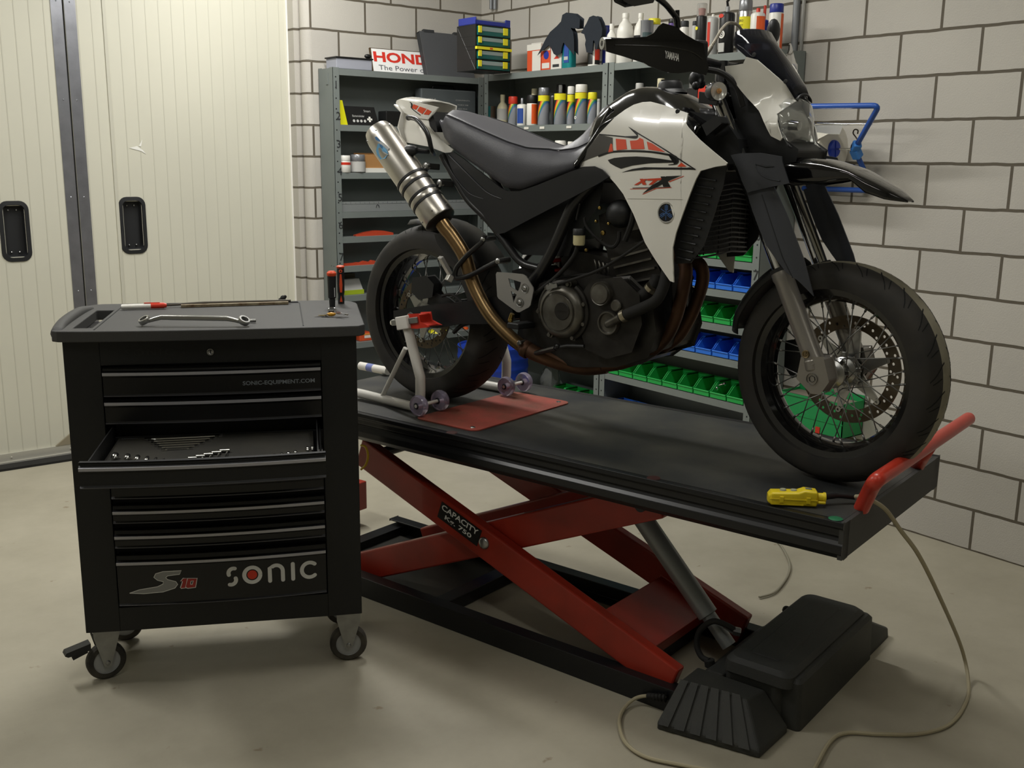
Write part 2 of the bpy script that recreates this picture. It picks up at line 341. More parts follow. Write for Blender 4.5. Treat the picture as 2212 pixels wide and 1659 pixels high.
# white scuffs on the door: repair patch
P = aty(300, 320, DOY); mb = MB(); mb.prism([(P.x-.05, DOY-.0022, P.z), (P.x-.01, DOY-.0022, P.z+.01), (P.x+.02, DOY-.0022, P.z-.01), (P.x+.035, DOY-.0022, P.z-.03), (P.x+.01, DOY-.0022, P.z-.015)][::-1], (0, .001, 0)); mb.prism([(P.x-.0, DOY-.0022, P.z+.01), (P.x+.02, DOY-.0022, P.z+.045), (P.x+.012, DOY-.0022, P.z+.01)], (0, .001, 0)); mb.build('paint_scuff', mat('fresh_white_paint', 'e9e9e2', .4), d1)
# conduit pipes
def pipe(name, x, y, z0, z1, r, label, clamp=True):
    mb = MB(); mb.tube([(x, y, z0), (x, y, z1)], r, 12)
    o = mb.build(name, mat('grey_conduit', '84878a', .4, .3)); tag(o, label, 'pipe')
    return o
pr = atx(1718, 60, -.02); P2 = atx(1721, 141, -.02)
c = pipe('conduit_pipe', -.02, pr.y, P2.z, CEIL, .016, 'grey conduit pipe ending halfway down the right block wall')
mb = MB(); mb.box((-.035, pr.y-.05, P2.z-.02), (-.001, pr.y-.018, P2.z+.01)); mb.build('pipe_clip', MATS['grey_conduit'], c)
mb = MB(); mb.tube([(-.012, pr.y-.032, P2.z), (-.012, pr.y-.032, CEIL)], .008, 8); mb.build('cable_conduit', mat('pale_conduit', 'b5b5b0', .5), c)
for i, px in enumerate((1061, 1069)):
    q = atx(px, 5, -.02); qe = atx(px, 20, -.02)
    pipe('conduit_pipe', -.02, min(q.y, -.03), qe.z, CEIL, .011, ['grey conduit pipe nearest the room corner above the green organizer', 'grey conduit pipe beside the corner one above the green organizer, slightly further right'][i])
# light fittings that carry the ceiling lamps
for i, (x, y, p, r) in enumerate(LAMPS):
    t = thing('ceiling_light', 'white twin tube ceiling light above the workshop, outside the frame', 'light', (x, y, CEIL), r, 'tube lights on the ceiling')
    mb = MB(); mb.box((-.1, -.75, -.06), (.1, .75, 0)); mb.build('housing', M_WHT, t, bev=.008)
    mb = MB(); mb.tube([(-.04, -.71, -.08), (-.04, .71, -.08)], .014, 12); mb.tube([(.04, -.71, -.08), (.04, .71, -.08)], .014, 12)
    mb.build('tube', mat('lit_tube', 'fffbe8', .4, emit=6), t)
# ---------------------------------------------------------------- steel shelving
M_SH = mat('grey_shelf_paint', '7b827f', .42, .1, var=.08, vscale=5)
M_SHP = mat('grey_shelf_panel', '747b79', .5, .1, var=.12, vscale=3)
M_HOLE = mat('dark_hole', '16181a', .7)
ZS1 = [z*K for z in [2.348, 2.003, 1.701, 1.448, 1.286, 1.094, .898, .575, .12]]
ZS2 = [z*K for z in [2.35, 2.015, 1.69, 1.34, .93, .545, .20]]
ZS3 = [z*K for z in [2.35, 2.015, 1.70, 1.50, 1.283, 1.12, .933, .75, .515, .16]]
def shelving(label, o, deg, w, dep, zs, left=True, right=True, marks=False, bpan=True):
    # local x along the front, y towards the wall, z up; front face at y = 0
    t = thing('shelving_unit', label, 'shelves', o, math.radians(deg), 'steel shelving units along the two block walls')
    top = zs[0]+.006
    for x, s in ((0, 1), (w, -1)):
        for y, q in ((0, 1), (dep, -1)):
            mb = MB(); a, b = sorted((x, x+s*.04)); mb.box((a, min(y, y+q*.002), 0), (b, max(y, y+q*.002), top)); c, d = sorted((y, y+q*.04)); mb.box((min(x, x+s*.002), c, 0), (max(x, x+s*.002), d, top))
            if y == 0:
                z = .06
                while z < top-.03:
                    mb.lathe([(0, 0), (.0042, 0)], (x+s*.018, -.0006, z), (0, -1, 0), 8, 1, False); z += .057
            mb.build('upright', [M_SH, M_HOLE], t)
    if left: mb = MB(); mb.box((-.001, .005, .02), (.001, dep-.005, top-.004)); mb.box((-.004, dep*.3, top-.09), (0, dep*.42, top-.03)); mb.build('side_panel', M_SHP, t)
    if right: mb = MB(); mb.box((w-.001, .005, .02), (w+.001, dep-.005, top-.004)); mb.build('side_panel', M_SHP, t)
    if bpan: mb = MB(); mb.box((.002, dep-.003, .02), (w-.002, dep-.001, top-.004)); mb.build('back_panel', M_SHP, t)
    for z in zs:
        mb = MB(); x0, x1 = .003, w-.003
        mb.box((x0, .003, z-.003), (x1, dep-.004, z)); mb.box((x0, .0025, z-.034), (x1, .005, z)); mb.box((x0, .005, z-.034), (x1, .018, z-.032)); mb.box((x0, dep-.006, z-.034), (x1, dep-.004, z))
        mb.build('shelf', M_SH, t)
    return t
X1 = -1.142; W1 = -.107-X1
s1 = shelving('grey steel shelving unit against the back wall, left of the corner, numbered post', (X1, -.174, 0), 0, W1, .165, ZS1)
M_INK = mat('marker_ink', '2a2c2e', .6)
for k, (d, py) in enumerate((('1', 183), ('2', 250), ('3', 311), ('4', 370), ('5', 427), ('6', 487), ('7', 556))):
    P = aty(721, py, -.174); mb = MB(); mb.text(d, (.016, -.0015, P.z-.02), (1, 0, 0), (0, 0, 1), .042); mb.build('marker_number', M_INK, s1)
y20 = atx(1045, 300, -.242).y; y2 = atx(1309, 300, -.242).y; y3 = atx(1637, 600, -.242).y
s2 = shelving('grey steel shelving unit beside the corner, holding the row of rainbow paint cans', (-.242, y20, 0), -90, y20-y2, .233, ZS2)
s3 = shelving('grey steel shelving unit holding the rows of blue and green bins', (-.242, y2-.004, 0), -90, y2-y3, .233, ZS3)
L3 = y2-y3; M_TAG = mat('paper_tag', 'd8d6cc', .7)
for d, z in (('6', 1.22), ('7', 1.04), ('8', .87)): mb = MB(); mb.text(d, (L3-.03, -.0015, z), (1, 0, 0), (0, 0, 1), .045); mb.build('marker_number', M_INK, s3)
for px in (1137, 1171, 1229): p = atx(px, 271, -.242); mb = MB(); mb.box((y20-p.y-.02, -.001, 1.731), (y20-p.y+.02, .001, 1.744)); mb.build('shelf_label', M_TAG, s2)
p = atx(1216, 788, -.242); mb = MB(); mb.box((y20-p.y-.03, -.001, .457), (y20-p.y+.03, .001, .47)); mb.build('shelf_label', M_TAG, s2)
# ---------------------------------------------------------------- stacking bins
def bin_proto(name, col, label, W, D, H, grp):
    m = mat(name+'_'+col, {'green': '23a24a', 'blue': '2a6fd6'}[col], .42)
    mb = MB(); th = .0035; w = W/2
    # local: open front faces -y, x across, z up
    prof = [(-D/2, .36*H), (-D/2+.012, .40*H), (-D/2+.045, .85*H), (-D/2+.065, H), (D/2, H), (D/2, 0), (-D/2+.006, 0)]
    for sx in (-1, 1): mb.prism([V((sx*w, y, z)) for y, z in prof], (-sx*th, 0, 0))
    mb.box((-w, -D/2+.004, 0), (w, D/2, th)); mb.box((-w, D/2-th, 0), (w, D/2, H))
    mb.box((-w, -D/2, 0), (w, -D/2+th, .34*H)); mb.box((-w, -D/2-.004, .30*H), (w, -D/2+.003, .38*H))
    mb.box((-w-.003, -D/2+.06, H-.008), (-w+th, D/2, H)); mb.box((w-th, -D/2+.06, H-.008), (w+.003, D/2, H))
    o = mb.build(name, m, bev=.0015, seg=1); tag(o, label, 'bin', grp); return o
def bin_row(col, z, y0, y1, n, D, H, what, skip=(), xoff=0):
    pit = (y0-y1)/n; p = None
    for i in range(n):
        if i in skip: continue
        L = what(i); loc = (-.242+D/2+.004+xoff, y0-pit*(i+.5), z+.003)
        if p is None: p = bin_proto('storage_bin', col, L, pit*.93, D, H, 'small %s storage bins on the steel shelves' % col); o = p
        else: o = p.copy(); COL.objects.link(o); o['label'] = L
        o.location = loc; o.rotation_euler = (0, 0, -PI/2)
ORD = ['first', 'second', 'third', 'fourth', 'fifth', 'sixth', 'seventh', 'eighth', 'ninth', 'tenth', 'eleventh']
ya = atx(1302, 820, -.242).y; yb = atx(1606, 890, -.242).y
def Y(px, py): return atx(px, py, -.242).y
PB = .1053
def brow(col, z, what, D=.17, H=.085, sh=0):
    y0 = -1.459; bin_row(col, z*K, y0, y0-9*PB, 9, D*K, H*K, what)
brow('green', .515, lambda i: '%s green bin from the left in the lowest long green row' % ORD[i].capitalize())
brow('blue', .75, lambda i: '%s blue bin from the left in the lower full blue row' % ORD[i].capitalize(), sh=.02)
brow('green', .933, lambda i: '%s green bin from the left in the row between blue rows' % ORD[i].capitalize(), sh=.015)
brow('blue', 1.12, lambda i: '%s blue bin from the left in the upper blue row' % ORD[i].capitalize())
brow('green', 1.283, lambda i: '%s green bin from the left in the topmost green row' % ORD[i].capitalize())
brow('blue', .16, lambda i: '%s blue bin from the left in the bottom row, near floor' % ORD[i].capitalize(), H=.17)
bin_row('green', .20*K, -.965, -1.375, 4, .155, .105, lambda i: '%s green bin from the left in the short row beside the drum' % ORD[i].capitalize())
# ---------------------------------------------------------------- scissor lift table
ZT = .711
LF = Frame((-1.945, -2.376, 0), -76.3)             # table frame, x along the table towards the camera side end, y away from the camera
c_near = LF.I @ atz(1828, 1130, ZT); c_far = LF.I @ atz(2030, 985, ZT); mat_y = LF.I @ atz(1180, 990, ZT)
XE = (c_near.x+c_far.x)/2; YN = (c_near.y+mat_y.y)/2; YF = c_far.y; XS = XE-2.09
lift = thing('scissor_lift_table', 'black motorcycle lift table with red scissor arms, raised, carrying the motorcycle', 'lift table', (LF.o.x, LF.o.y, 0), LF.a)
M_DECK = mat('worn_black_rubber', '26282a', .5, dirt='4b4a42', vscale=3.5, bump=.25, bscale=350)
M_EDGE = mat('lift_black_paint', '17181a', .33, var=.2, vscale=9)
M_END = mat('lift_grey_plate', '3c3c3a', .55, var=.15, vscale=6)
mb = MB(); mb.box((XS, YN+.03, ZT-.012), (XE-.012, YF-.02, ZT)); mb.build('deck_mat', M_DECK, lift)
mb = MB(); H = .095
prof = [(0, 0), (.012, .004), (.014, -.010), (.006, -.018), (.006, -.034), (.0, -.040), (.004, -.048), (.012, -.058), (.012, -.078), (.002, -.088), (-.004, -H), (.03, -H), (.03, 0)]
for y0, s in ((YN, 1), (YF, -1)):
    P = [V((XS, y0+s*(.012-a)+0, ZT-.001+b)) for a, b in prof[:-2]]+[V((XS, y0+s*.04, ZT-H)), V((XS, y0+s*.04, ZT-.001))]
    mb.prism(P, (XE-XS, 0, 0), 0)
mb.box((XS, YN+.03, ZT-.03), (XE-.01, YF-.03, ZT-.0125)); mb.build('deck_frame', M_EDGE, lift, bev=.002)
mb = MB(); mb.box((XE-.012, YN+.004, ZT-H), (XE, YF, ZT-.0005)); mb.build('end_plate', M_END, lift)
mb = MB(); mb.box((XS, YN+.004, ZT-H), (XS+.012, YF, ZT-.0005)); mb.build('end_plate', M_END, lift)
for px, py in ((956, 940), (1395, 1040)): p = LF.I @ atz(px, py, ZT); mb = MB(); mb.lathe([(0, .003), (.018, .003), (.02, 0)], (p.x, YN+.026, ZT-.002), (0, 0, 1), 12); mb.build('deck_bolt', mat('dark_maroon_cap', '3a1a16', .6), lift)
mb = MB(); p = LF.I @ atz(1805, 1120, ZT); mb.lathe([(0, .001), (.016, .001), (.018, 0)], (p.x, p.y, ZT), (0, 0, 1), 14); mb.build('deck_plug', mat('green_plug', '1d6b45', .5), lift)
# base frame on the floor
b0 = LF.z(796, 1293); b1 = LF.z(1393, 1522); BYN = (b0.y+b1.y)/2
bf = LF.z(1300, 1240); BYF = BYN+.56
BX1 = LF.z(1440, 1560).x+.12; BX0 = BX1-1.78
mb = MB(); FH = .074
for y0, s in ((BYN, 1), (BYF, -1)):
    P = [V((BX0, y0, 0)), V((BX0, y0, FH)), V((BX0, y0+s*.05, FH)), V((BX0, y0+s*.05, FH-.006)), V((BX0, y0+s*.006, FH-.006)), V((BX0, y0+s*.006, .006)), V((BX0, y0+s*.05, .006)), V((BX0, y0+s*.05, 0))]
    mb.prism(P, (BX1-BX0, 0, 0))
for x in (BX0, BX0+.65, BX1-.37, BX1-.06): mb.box((x, BYN+.004, .002), (x+.06, BYF-.004, .05))
mb.build('base_frame', M_EDGE, lift, bev=.002)
mb = MB(); mb.box((BX0+.02, BYN+.05, .01), (BX0+.62, BYF-.05, .016)); mb.build('base_plate', mat('oily_black_plate', '1c1c1b', .45, dirt='33312a', vscale=5), lift)
# scissor arms: near arm descends towards the pump end, its partner crosses behind it
yA = BYN+.035; AW = .04; AH = .108
def arm(px0, px1, y, name='scissor_arm', h=AH, zoff=0, w=AW):
    a = LF.y(px0[0], px0[1], y); b = LF.y(px1[0], px1[1], y); mb = MB(); mb.bar((a.x, y+w/2, a.z), (b.x, y+w/2, b.z), w, h); return mb.build(name, M_RED, lift, bev=.006), a, b
yA0 = LF.y(1030, 1170, yA)
# near outer arm centre line: (800,975)+(1460,1478)
oa, a0, a1 = arm((775, 975), (1452, 1480), yA)
for dy in (BYF-BYN-.105,):
    mb = MB(); mb.bar((a0.x, yA+dy+AW/2, a0.z), (a1.x, yA+dy+AW/2, a1.z), AW, AH); mb.build('scissor_arm', M_RED, lift, bev=.006)
yI = yA+AW+.004
ib, i0, i1 = arm((770, 1228), (1420, 1082), yI)
mb = MB(); dy = BYF-BYN-.105-2*(AW+.004); mb.bar((i0.x, yI+dy+AW/2, i0.z), (i1.x, yI+dy+AW/2, i1.z), AW, AH); mb.build('scissor_arm', M_RED, lift, bev=.006)
# pivot, cross members
pv = LF.y(1046, 1173, yA); mb = MB(); mb.lathe([(0, -.012), (.014, -.012), (.019, -.008), (.021, -.004), (.021, .0)], (pv.x, yA+.002, pv.z), (0, 1, 0), 20); mb.tube([(pv.x, yA+.01, pv.z), (pv.x, BYF-.05, pv.z)], .014, 12); mb.build('pivot_pin', M_ALU, lift)
d = (a1-a0).normalized(); up = V((-d.z, 0, d.x)); up = up if up.z > 0 else -up
k = LF.y(1405, 1330, BYN+.27); kk = a0+d*((V((k.x, 0, k.z))-V((a0.x, 0, a0.z))).dot(V((d.x, 0, d.z))))
mb = MB(); c = V((kk.x, 0, kk.z)); n0 = V((d.x, 0, d.z))*.10
mb.prism([V((c.x, yA+AW, c.z))-n0+up*.0, V((c.x, yA+AW, c.z))+n0, V((c.x, yA+AW, c.z))+n0-up*.055, V((c.x, yA+AW, c.z))-n0-up*.055], (0, BYF-BYN-.105-AW, 0)); mb.build('cross_member', M_RED, lift, bev=.004)
for q in (lerp(i0, i1, .97), lerp(a0, a1, .03)):
    mb = MB(); mb.tube([(q.x, yA+.01, q.z), (q.x, yA+BYF-BYN-.12, q.z)], .018, 12); mb.build('roller_shaft', M_EDGE, lift)
# lifting cylinder
ca = LF.y(1375, 1100, BYN+.27); cb = LF.y(1575, 1395, BYN+.27)
dd = (cb-ca); mb = MB(); mb.tube([ca-dd*.08, ca, ca+dd*.62, ca+dd*.78], [.029, .032, .032, .032], 20); mb.tube([ca+dd*.78, ca+dd*.785, cb], [.032, .023, .023], 20); mb.build('hydraulic_cylinder', mat('grey_cylinder_paint', '8b8f90', .35, .3, var=.1), lift)
mb = MB(); hp = [LF.y(1598, 1368, BYN+.26), LF.y(1572, 1352, BYN+.24), LF.y(1540, 1342, BYN+.22), LF.y(1512, 1362, BYN+.21), LF.y(1505, 1392, BYN+.20), LF.y(1515, 1418, BYN+.19), LF.y(1532, 1428, BYN+.18)]
mb.tube(cr(hp, 6), .009, 10); mb.cyl(LF.y(1532, 1424, BYN+.18), LF.y(1534, 1440, BYN+.18), .016, 12); mb.build('hydraulic_hose', M_RUB, lift)
mb = MB(); mb.cyl(LF.y(1566, 1350, BYN+.24), LF.y(1590, 1366, BYN+.26), .011, 12); mb.cyl(LF.y(1583, 1362, BYN+.25), LF.y(1600, 1366, BYN+.26), .014, 6); mb.build('hose_fitting', M_ALU, lift)
# capacity sign on the near arm
p0 = LF.y(965, 1090, yA); p1 = LF.y(1033, 1150, yA); p2 = LF.y(1020, 1168, yA); p3 = LF.y(953, 1117, yA)
xd = V((d.x, 0, d.z)); cc = (p0+p1+p2+p3)/4
mb = MB(); w_, h_ = .187, .063; o = V((cc.x, yA-.0012, cc.z)); q = [o-xd*w_/2-up*h_/2, o+xd*w_/2-up*h_/2, o+xd*w_/2+up*h_/2, o-xd*w_/2+up*h_/2]; mb.prism(q[::-1], (0, .0008, 0), 0)
tx = o-xd*w_*.46+V((0, -.001, 0))
mb.text('CAPACITY', tx+up*.005, xd, up, .021, 1, 0, shear=0, fit=w_*.9, bold=.02); mb.text('Kg. 750', tx-up*.025+xd*.024, xd, up, .021, 1, 0, fit=w_*.66, bold=.02)
mb.build('capacity_sign', [mat('sign_black', '131313', .4), mat('sign_white', 'dcdcd8', .5)], lift)
# pump housing at the end: tread wedge, box, rear foot
M_COV = mat('black_cover', '2c2d2b', .6, bump=.5, bscale=500, dirt='3a3a34', vscale=4)
def ring(x0, x1, y0, y1, z, r=.03): return [V(((x0+x1)/2+a, (y0+y1)/2+b, z)) for a, b in rrect(x1-x0, y1-y0, r)]
BXa, BXb, BYa, BYb = 1.275, 1.49, -.165, .42
mb = MB()
mb.loft([ring(BXa-.004, BXb-.04, BYa-.004, BYb+.004, .0), ring(BXa-.004, BXb-.04, BYa-.004, BYb+.004, .122), ring(BXa-.008, BXb-.01, BYa-.008, BYb+.008, .127), ring(BXa-.004, BXb-.012, BYa-.004, BYb+.004, .158), ring(BXa+.010, BXb-.025, BYa+.010, BYb-.010, .17)], 0)
mb.loft([ring(BXa+.045, BXb-.07, BYa+.06, BYb-.06, .169, .01), ring(BXa+.05, BXb-.075, BYa+.065, BYb-.065, .173, .01)], 0)
mb.loft([ring(BXb-.055, BXb+.015, BYa+.015, BYb+.01, 0, .015), ring(BXb-.055, BXb+.01, BYa+.015, BYb+.01, .142, .015), ring(BXb-.055, BXb-.0, BYa+.025, BYb, .153, .012)], 0)
mb.build('pump_housing', M_COV, lift)
P = [V((1.185, -.388, 0)), V((1.475, -.342, 0)), V((1.48, BYa-.006, 0)), V((1.185, BYa-.006, 0))]
Q = [V((1.193, -.283, .107)), V((1.389, -.253, .107)), V((1.405, BYa-.006, .107)), V((1.193, BYa-.006, .107))]
mid = [p+V((0, 0, .022)) for p in P]
mb = MB(); mb.loft([P, mid, Q], 0, sm=False)
for k in range(6):
    t = .05+.155*k; a = lerp(mid[0], mid[1], t); b = lerp(Q[0], Q[1], t); a2 = lerp(mid[0], mid[1], t+.06); b2 = lerp(Q[0], Q[1], t+.06); o = V((0, -.004, .004))
    mb.prism([a+o, a2+o, b2+o, b+o], (0, .008, -.008), 0)
mb.loft([ring(BXa-.09, BXa, BYa-.006, BYb-.2, 0, .01), ring(BXa-.08, BXa, BYa-.006, BYb-.2, .08, .01), ring(BXa-.05, BXa, BYa-.006, BYb-.2, .107, .01)], 0)
mb.build('pedal_cover', M_COV, lift, bev=.006)
g1 = LF.z(1918, 1385, 0); mb = MB(); mb.loft([ring(1.29, 1.497, BYb-.05, .63, 0, .02), ring(1.29, 1.495, BYb-.05, .625, .03, .02), ring(1.29, 1.43, BYb-.05, BYb+.05, .113, .02)], 0); mb.build('housing_foot', M_COV, lift)
mb = MB(); mb.sphere((BXa-.01, BYb-.13, .145), .014, 12); mb.build('cover_button', M_COV, lift)
# wheel stop rail: red tube bent upward on two legs
mb = MB(); f0 = LF.z(1861, 1098, ZT); f1 = LF.z(1980, 1008, ZT); xr = 1.695
def RX(px, py): p = LF.x(px, py, xr); return V((p.x, p.y, p.z-.012))
tip = RX(2093, 895); k1 = RX(1892, 1034); zr = (tip.z+RX(1960, 985).z)/2
P = [V((f0.x, f0.y, ZT)), V((xr-.02, f0.y-.03, zr-.03)), V((xr, k1.y+.0, zr)), V((xr, tip.y, zr))]
mb.tube(fillet(P, .05, 6), .0195, 18, cap=False); mb.sphere(P[-1], .0195, 14)
mb.tube([V((f1.x, f1.y, ZT)), V((xr-.005, f1.y-.07, zr))], .0195, 18)
mb.build('wheel_stop_rail', mat('bright_red_paint', 'c23a28', .35, coat=.2, var=.15, vscale=8), lift, weld=True)
# red oily mat
mm = [LF.z(872, 900, ZT), LF.z(1022, 933, ZT), LF.z(1237, 872, ZT), LF.z(1130, 851, ZT)]
mx0, mx1 = (mm[0].x+mm[3].x)/2, (mm[1].x+mm[2].x)/2; my0, my1 = (mm[0].y+mm[1].y)/2, (mm[2].y+mm[3].y)/2
mb = MB(); R = [V(((mx0+mx1)/2+a, (my0+my1)/2+b, ZT+.0003)) for a, b in rrect(mx1-mx0, my1-my0, .03)]; mb.prism([p+V((0, 0, .004)) for p in R], (0, 0, -.0037))
rm = mb.build('access_plate', mat('oily_red_plate', 'a54a40', .6, dirt='7a4a3a', vscale=9, bump=.5, bscale=120), lift); rm['label'] = 'oil-stained red plate let into the deck'
for xx, yy in ((mx1-.035, my0+.03), (mx1-.035, my1-.03)):
    mb = MB(); mb.lathe([(0, .003), (.007, .003), (.009, 0)], (xx, yy, ZT+.004), (0, 0, 1), 10); mb.build('plate_screw', M_ALU, rm)
# ---------------------------------------------------------------- yellow pendant control and cables
zt = ZT
KP = .66; a = atz(1666, 1093, zt); b = atz(1765, 1098, zt); dx = (b-a); ang = math.atan2(dx.y, dx.x); Lg = dx.length
pc = thing('pendant_control', 'yellow hand-held push-button control lying on the lift deck beside the front wheel', 'remote control', (a.x, a.y, zt+.0005), ang); pc.scale = (KP, KP, KP)
M_YEL = mat('yellow_plastic', 'e8cf24', .4, var=.12, vscale=30)
mb = MB(); W = .062; Lg = .20
def yr(x, y0, y1, z0, z1, r=.01): return [V((x, (y0+y1)/2+a, (z0+z1)/2+b)) for a, b in rrect(y1-y0, z1-z0, r, 3)]
mb.loft([yr(-.012, .008, W-.008, .01, .04), yr(0, 0, W, .002, .052), yr(Lg*.5, 0, W, .002, .056), yr(Lg*.62, 0, W, .002, .066), yr(Lg*.84, 0, W, .002, .062), yr(Lg*.88, .01, W-.01, .012, .052)], 0)
mb.box((-.008, -.003, .026), (Lg*.86, .0, .031)); mb.box((.03, -.006, .016), (.045, .0, .04)); mb.box((.13, -.006, .016), (.145, .0, .04)); mb.box((.0, -.0025, .006), (.12, 0, .012))
mb.lathe([(.017, 0), (.017, .02), (.02, .022), (.02, .03), (.009, .031)], (Lg*.88, W/2, .034), (1, 0, 0), 18); mb.cyl((Lg*.88, .012, .018), (Lg*.88+.028, .012, .018), .006, 10)
mb.build('control_body', M_YEL, pc, bev=.0015)
for k, x in enumerate((.045, .085)):
    mb = MB(); mb.lathe([(0, .006), (.011, .006), (.013, 0)], (x, W*.55, .054), (0, 0, 1), 16); mb.build('push_button', mat('grey_button', 'a8a88c', .5), pc)
mb = MB(); mb.box((.128, W*.4, .064), (.152, W*.7, .0665)); mb.build('rating_label', mat('grey_label', '77786a', .5), pc)
mb = MB(); g0 = V((Lg*.9, W/2, .034)); gm = pc.location; inv = (Matrix.Translation(gm) @ Matrix.Rotation(ang, 4, 'Z') @ Matrix.Scale(KP, 4)).inverted()
g1 = inv @ atz(1846, 1073, zt+.018); mb.tube(cr([g0, lerp(g0, g1, .5)+V((0, .01, .004)), g1], 6), [.014]*6+[.012]*7, 12); mb.build('cable_sleeve', M_BLK, pc)
M_CAB = mat('beige_cable', 'a89f84', .55)
zc = .008
pts = [atz(1846, 1073, zt+.018), atz(1866, 1074, zt+.03), atz(1888, 1083, zt+.022), hit(1915, 1103, LF.M @ V((XE+.03, 0, 0)), LF.nx), hit(1945, 1145, LF.M @ V((XE+.055, 0, 0)), LF.nx), hit(1985, 1200, LF.M @ V((XE+.09, 0, 0)), LF.nx), hit(2030, 1290, LF.M @ V((XE+.11, 0, 0)), LF.nx), atz(2077, 1400, .10), atz(2092, 1475, zc), atz(2085, 1520, zc), atz(2050, 1565, zc), atz(1985, 1585, zc), atz(1900, 1586, zc), atz(1830, 1583, zc), atz(1795, 1600, zc), atz(1765, 1650, zc), atz(1740, 1700, zc)]
mb = MB(); mb.tube(cr(pts, 8), .0058, 8); tag(mb.build('control_cable', M_CAB), 'long beige cable hanging from the yellow control down across the floor', 'cable')
pts = [LF.M @ V((BX1-.5, BYN-.02, .05))]; pts = [atz(1438, 1507, .05), atz(1400, 1503, .04), atz(1370, 1510, .02), atz(1345, 1535, zc), atz(1338, 1565, zc), atz(1352, 1605, zc), atz(1395, 1635, zc), atz(1470, 1652, zc), atz(1540, 1665, zc)]
mb = MB(); mb.tube(cr(pts, 8), .0055, 8); c2 = mb.build('power_cable', M_CAB); tag(c2, 'beige cable looping over the floor from the ribbed grommet at the pump cover', 'cable')
mb = MB(); A = pts[0]; B = pts[1]
for k in range(6): t = k/5; q = lerp(A, B, t*1.0); mb.lathe([(.008, -.003), (.014-.001*k, 0), (.008, .003)], q, B-A, 12)
mb.tube([A, B], .009, 10); mb.build('strain_relief', M_RUB, c2)
pts = [atz(1666, 1158, zc), atz(1688, 1180, zc), atz(1705, 1215, zc), atz(1703, 1240, zc), atz(1685, 1268, zc), atz(1668, 1282, zc), atz(1640, 1290, zc)]
pts = [atz(1620, 1120, zc), atz(1650, 1145, zc)]+pts
mb = MB(); mb.tube(cr(pts, 8), .0045, 8); tag(mb.build('air_hose', mat('grey_cable', '8f8b7a', .5)), 'thin grey hose curving over the floor behind the pump cover', 'hose')
# ---------------------------------------------------------------- tool trolley. local x along the front (left to right), y away from the camera, z up
class SFrame:                                       # trolley frame in its own units (1 unit = K metres)
    def __init__(s, o, deg): s.f = Frame(o, deg); s.o = s.f.o; s.a = s.f.a; s.M = s.f.M @ Matrix.Scale(K, 4)
    def z(s, px, py, z=0): return s.f.z(px, py, z*K)/K
    def y(s, px, py, y=0): return s.f.y(px, py, y*K)/K
TF = SFrame((-3.234, -2.427, 0), -26.894); TW = .934; TD = .40; TZ0 = .20; TZ1 = 1.212
tool = thing('tool_trolley', 'black rolling tool cabinet with eight drawers, one pulled open showing wrenches', 'tool trolley', (TF.o.x, TF.o.y, 0), TF.a); tool.scale = (K, K, K)
M_TB = mat('trolley_black_paint', '111212', .5, bump=.25, bscale=700)
M_TBG = mat('trolley_drawer_black', '0d0d0e', .35)
M_TOP = mat('trolley_top_plastic', '3d3d3c', .62, bump=.4, bscale=600)
M_STR = mat('silver_trim_strip', 'aaaab0', .35, .4)
DL, DR = .112, .816
mb = MB(); r = .02
mb.box((0, .0, TZ0), (DL, TD, TZ1)); mb.box((DR, 0, TZ0), (TW, TD, TZ1)); mb.box((DL, 0, TZ0), (DR, TD, .285)); mb.box((DL, 0, 1.128), (DR, TD, TZ1)); mb.box((DL, TD-.02, .285), (DR, TD, 1.128)); mb.box((DL, .03, .285), (DR, .034, .88)); mb.box((DL, .03, .94), (DR, .034, 1.128))
mb.build('cabinet_body', M_TB, tool, bev=.006)
def bow(x, y0=0, b=.022): u = (x-DL)/(DR-DL); return y0-b*4*u*(1-u)*.9-.004
STR = [(1.101, 1.122, 1.024), (1.002, 1.018, .932), (.906, .926, .846), (.815, .83, .765), (.722, .738, .674), (.628, .652, .588), (.54, .565, .50), (.447, .475, .292)]
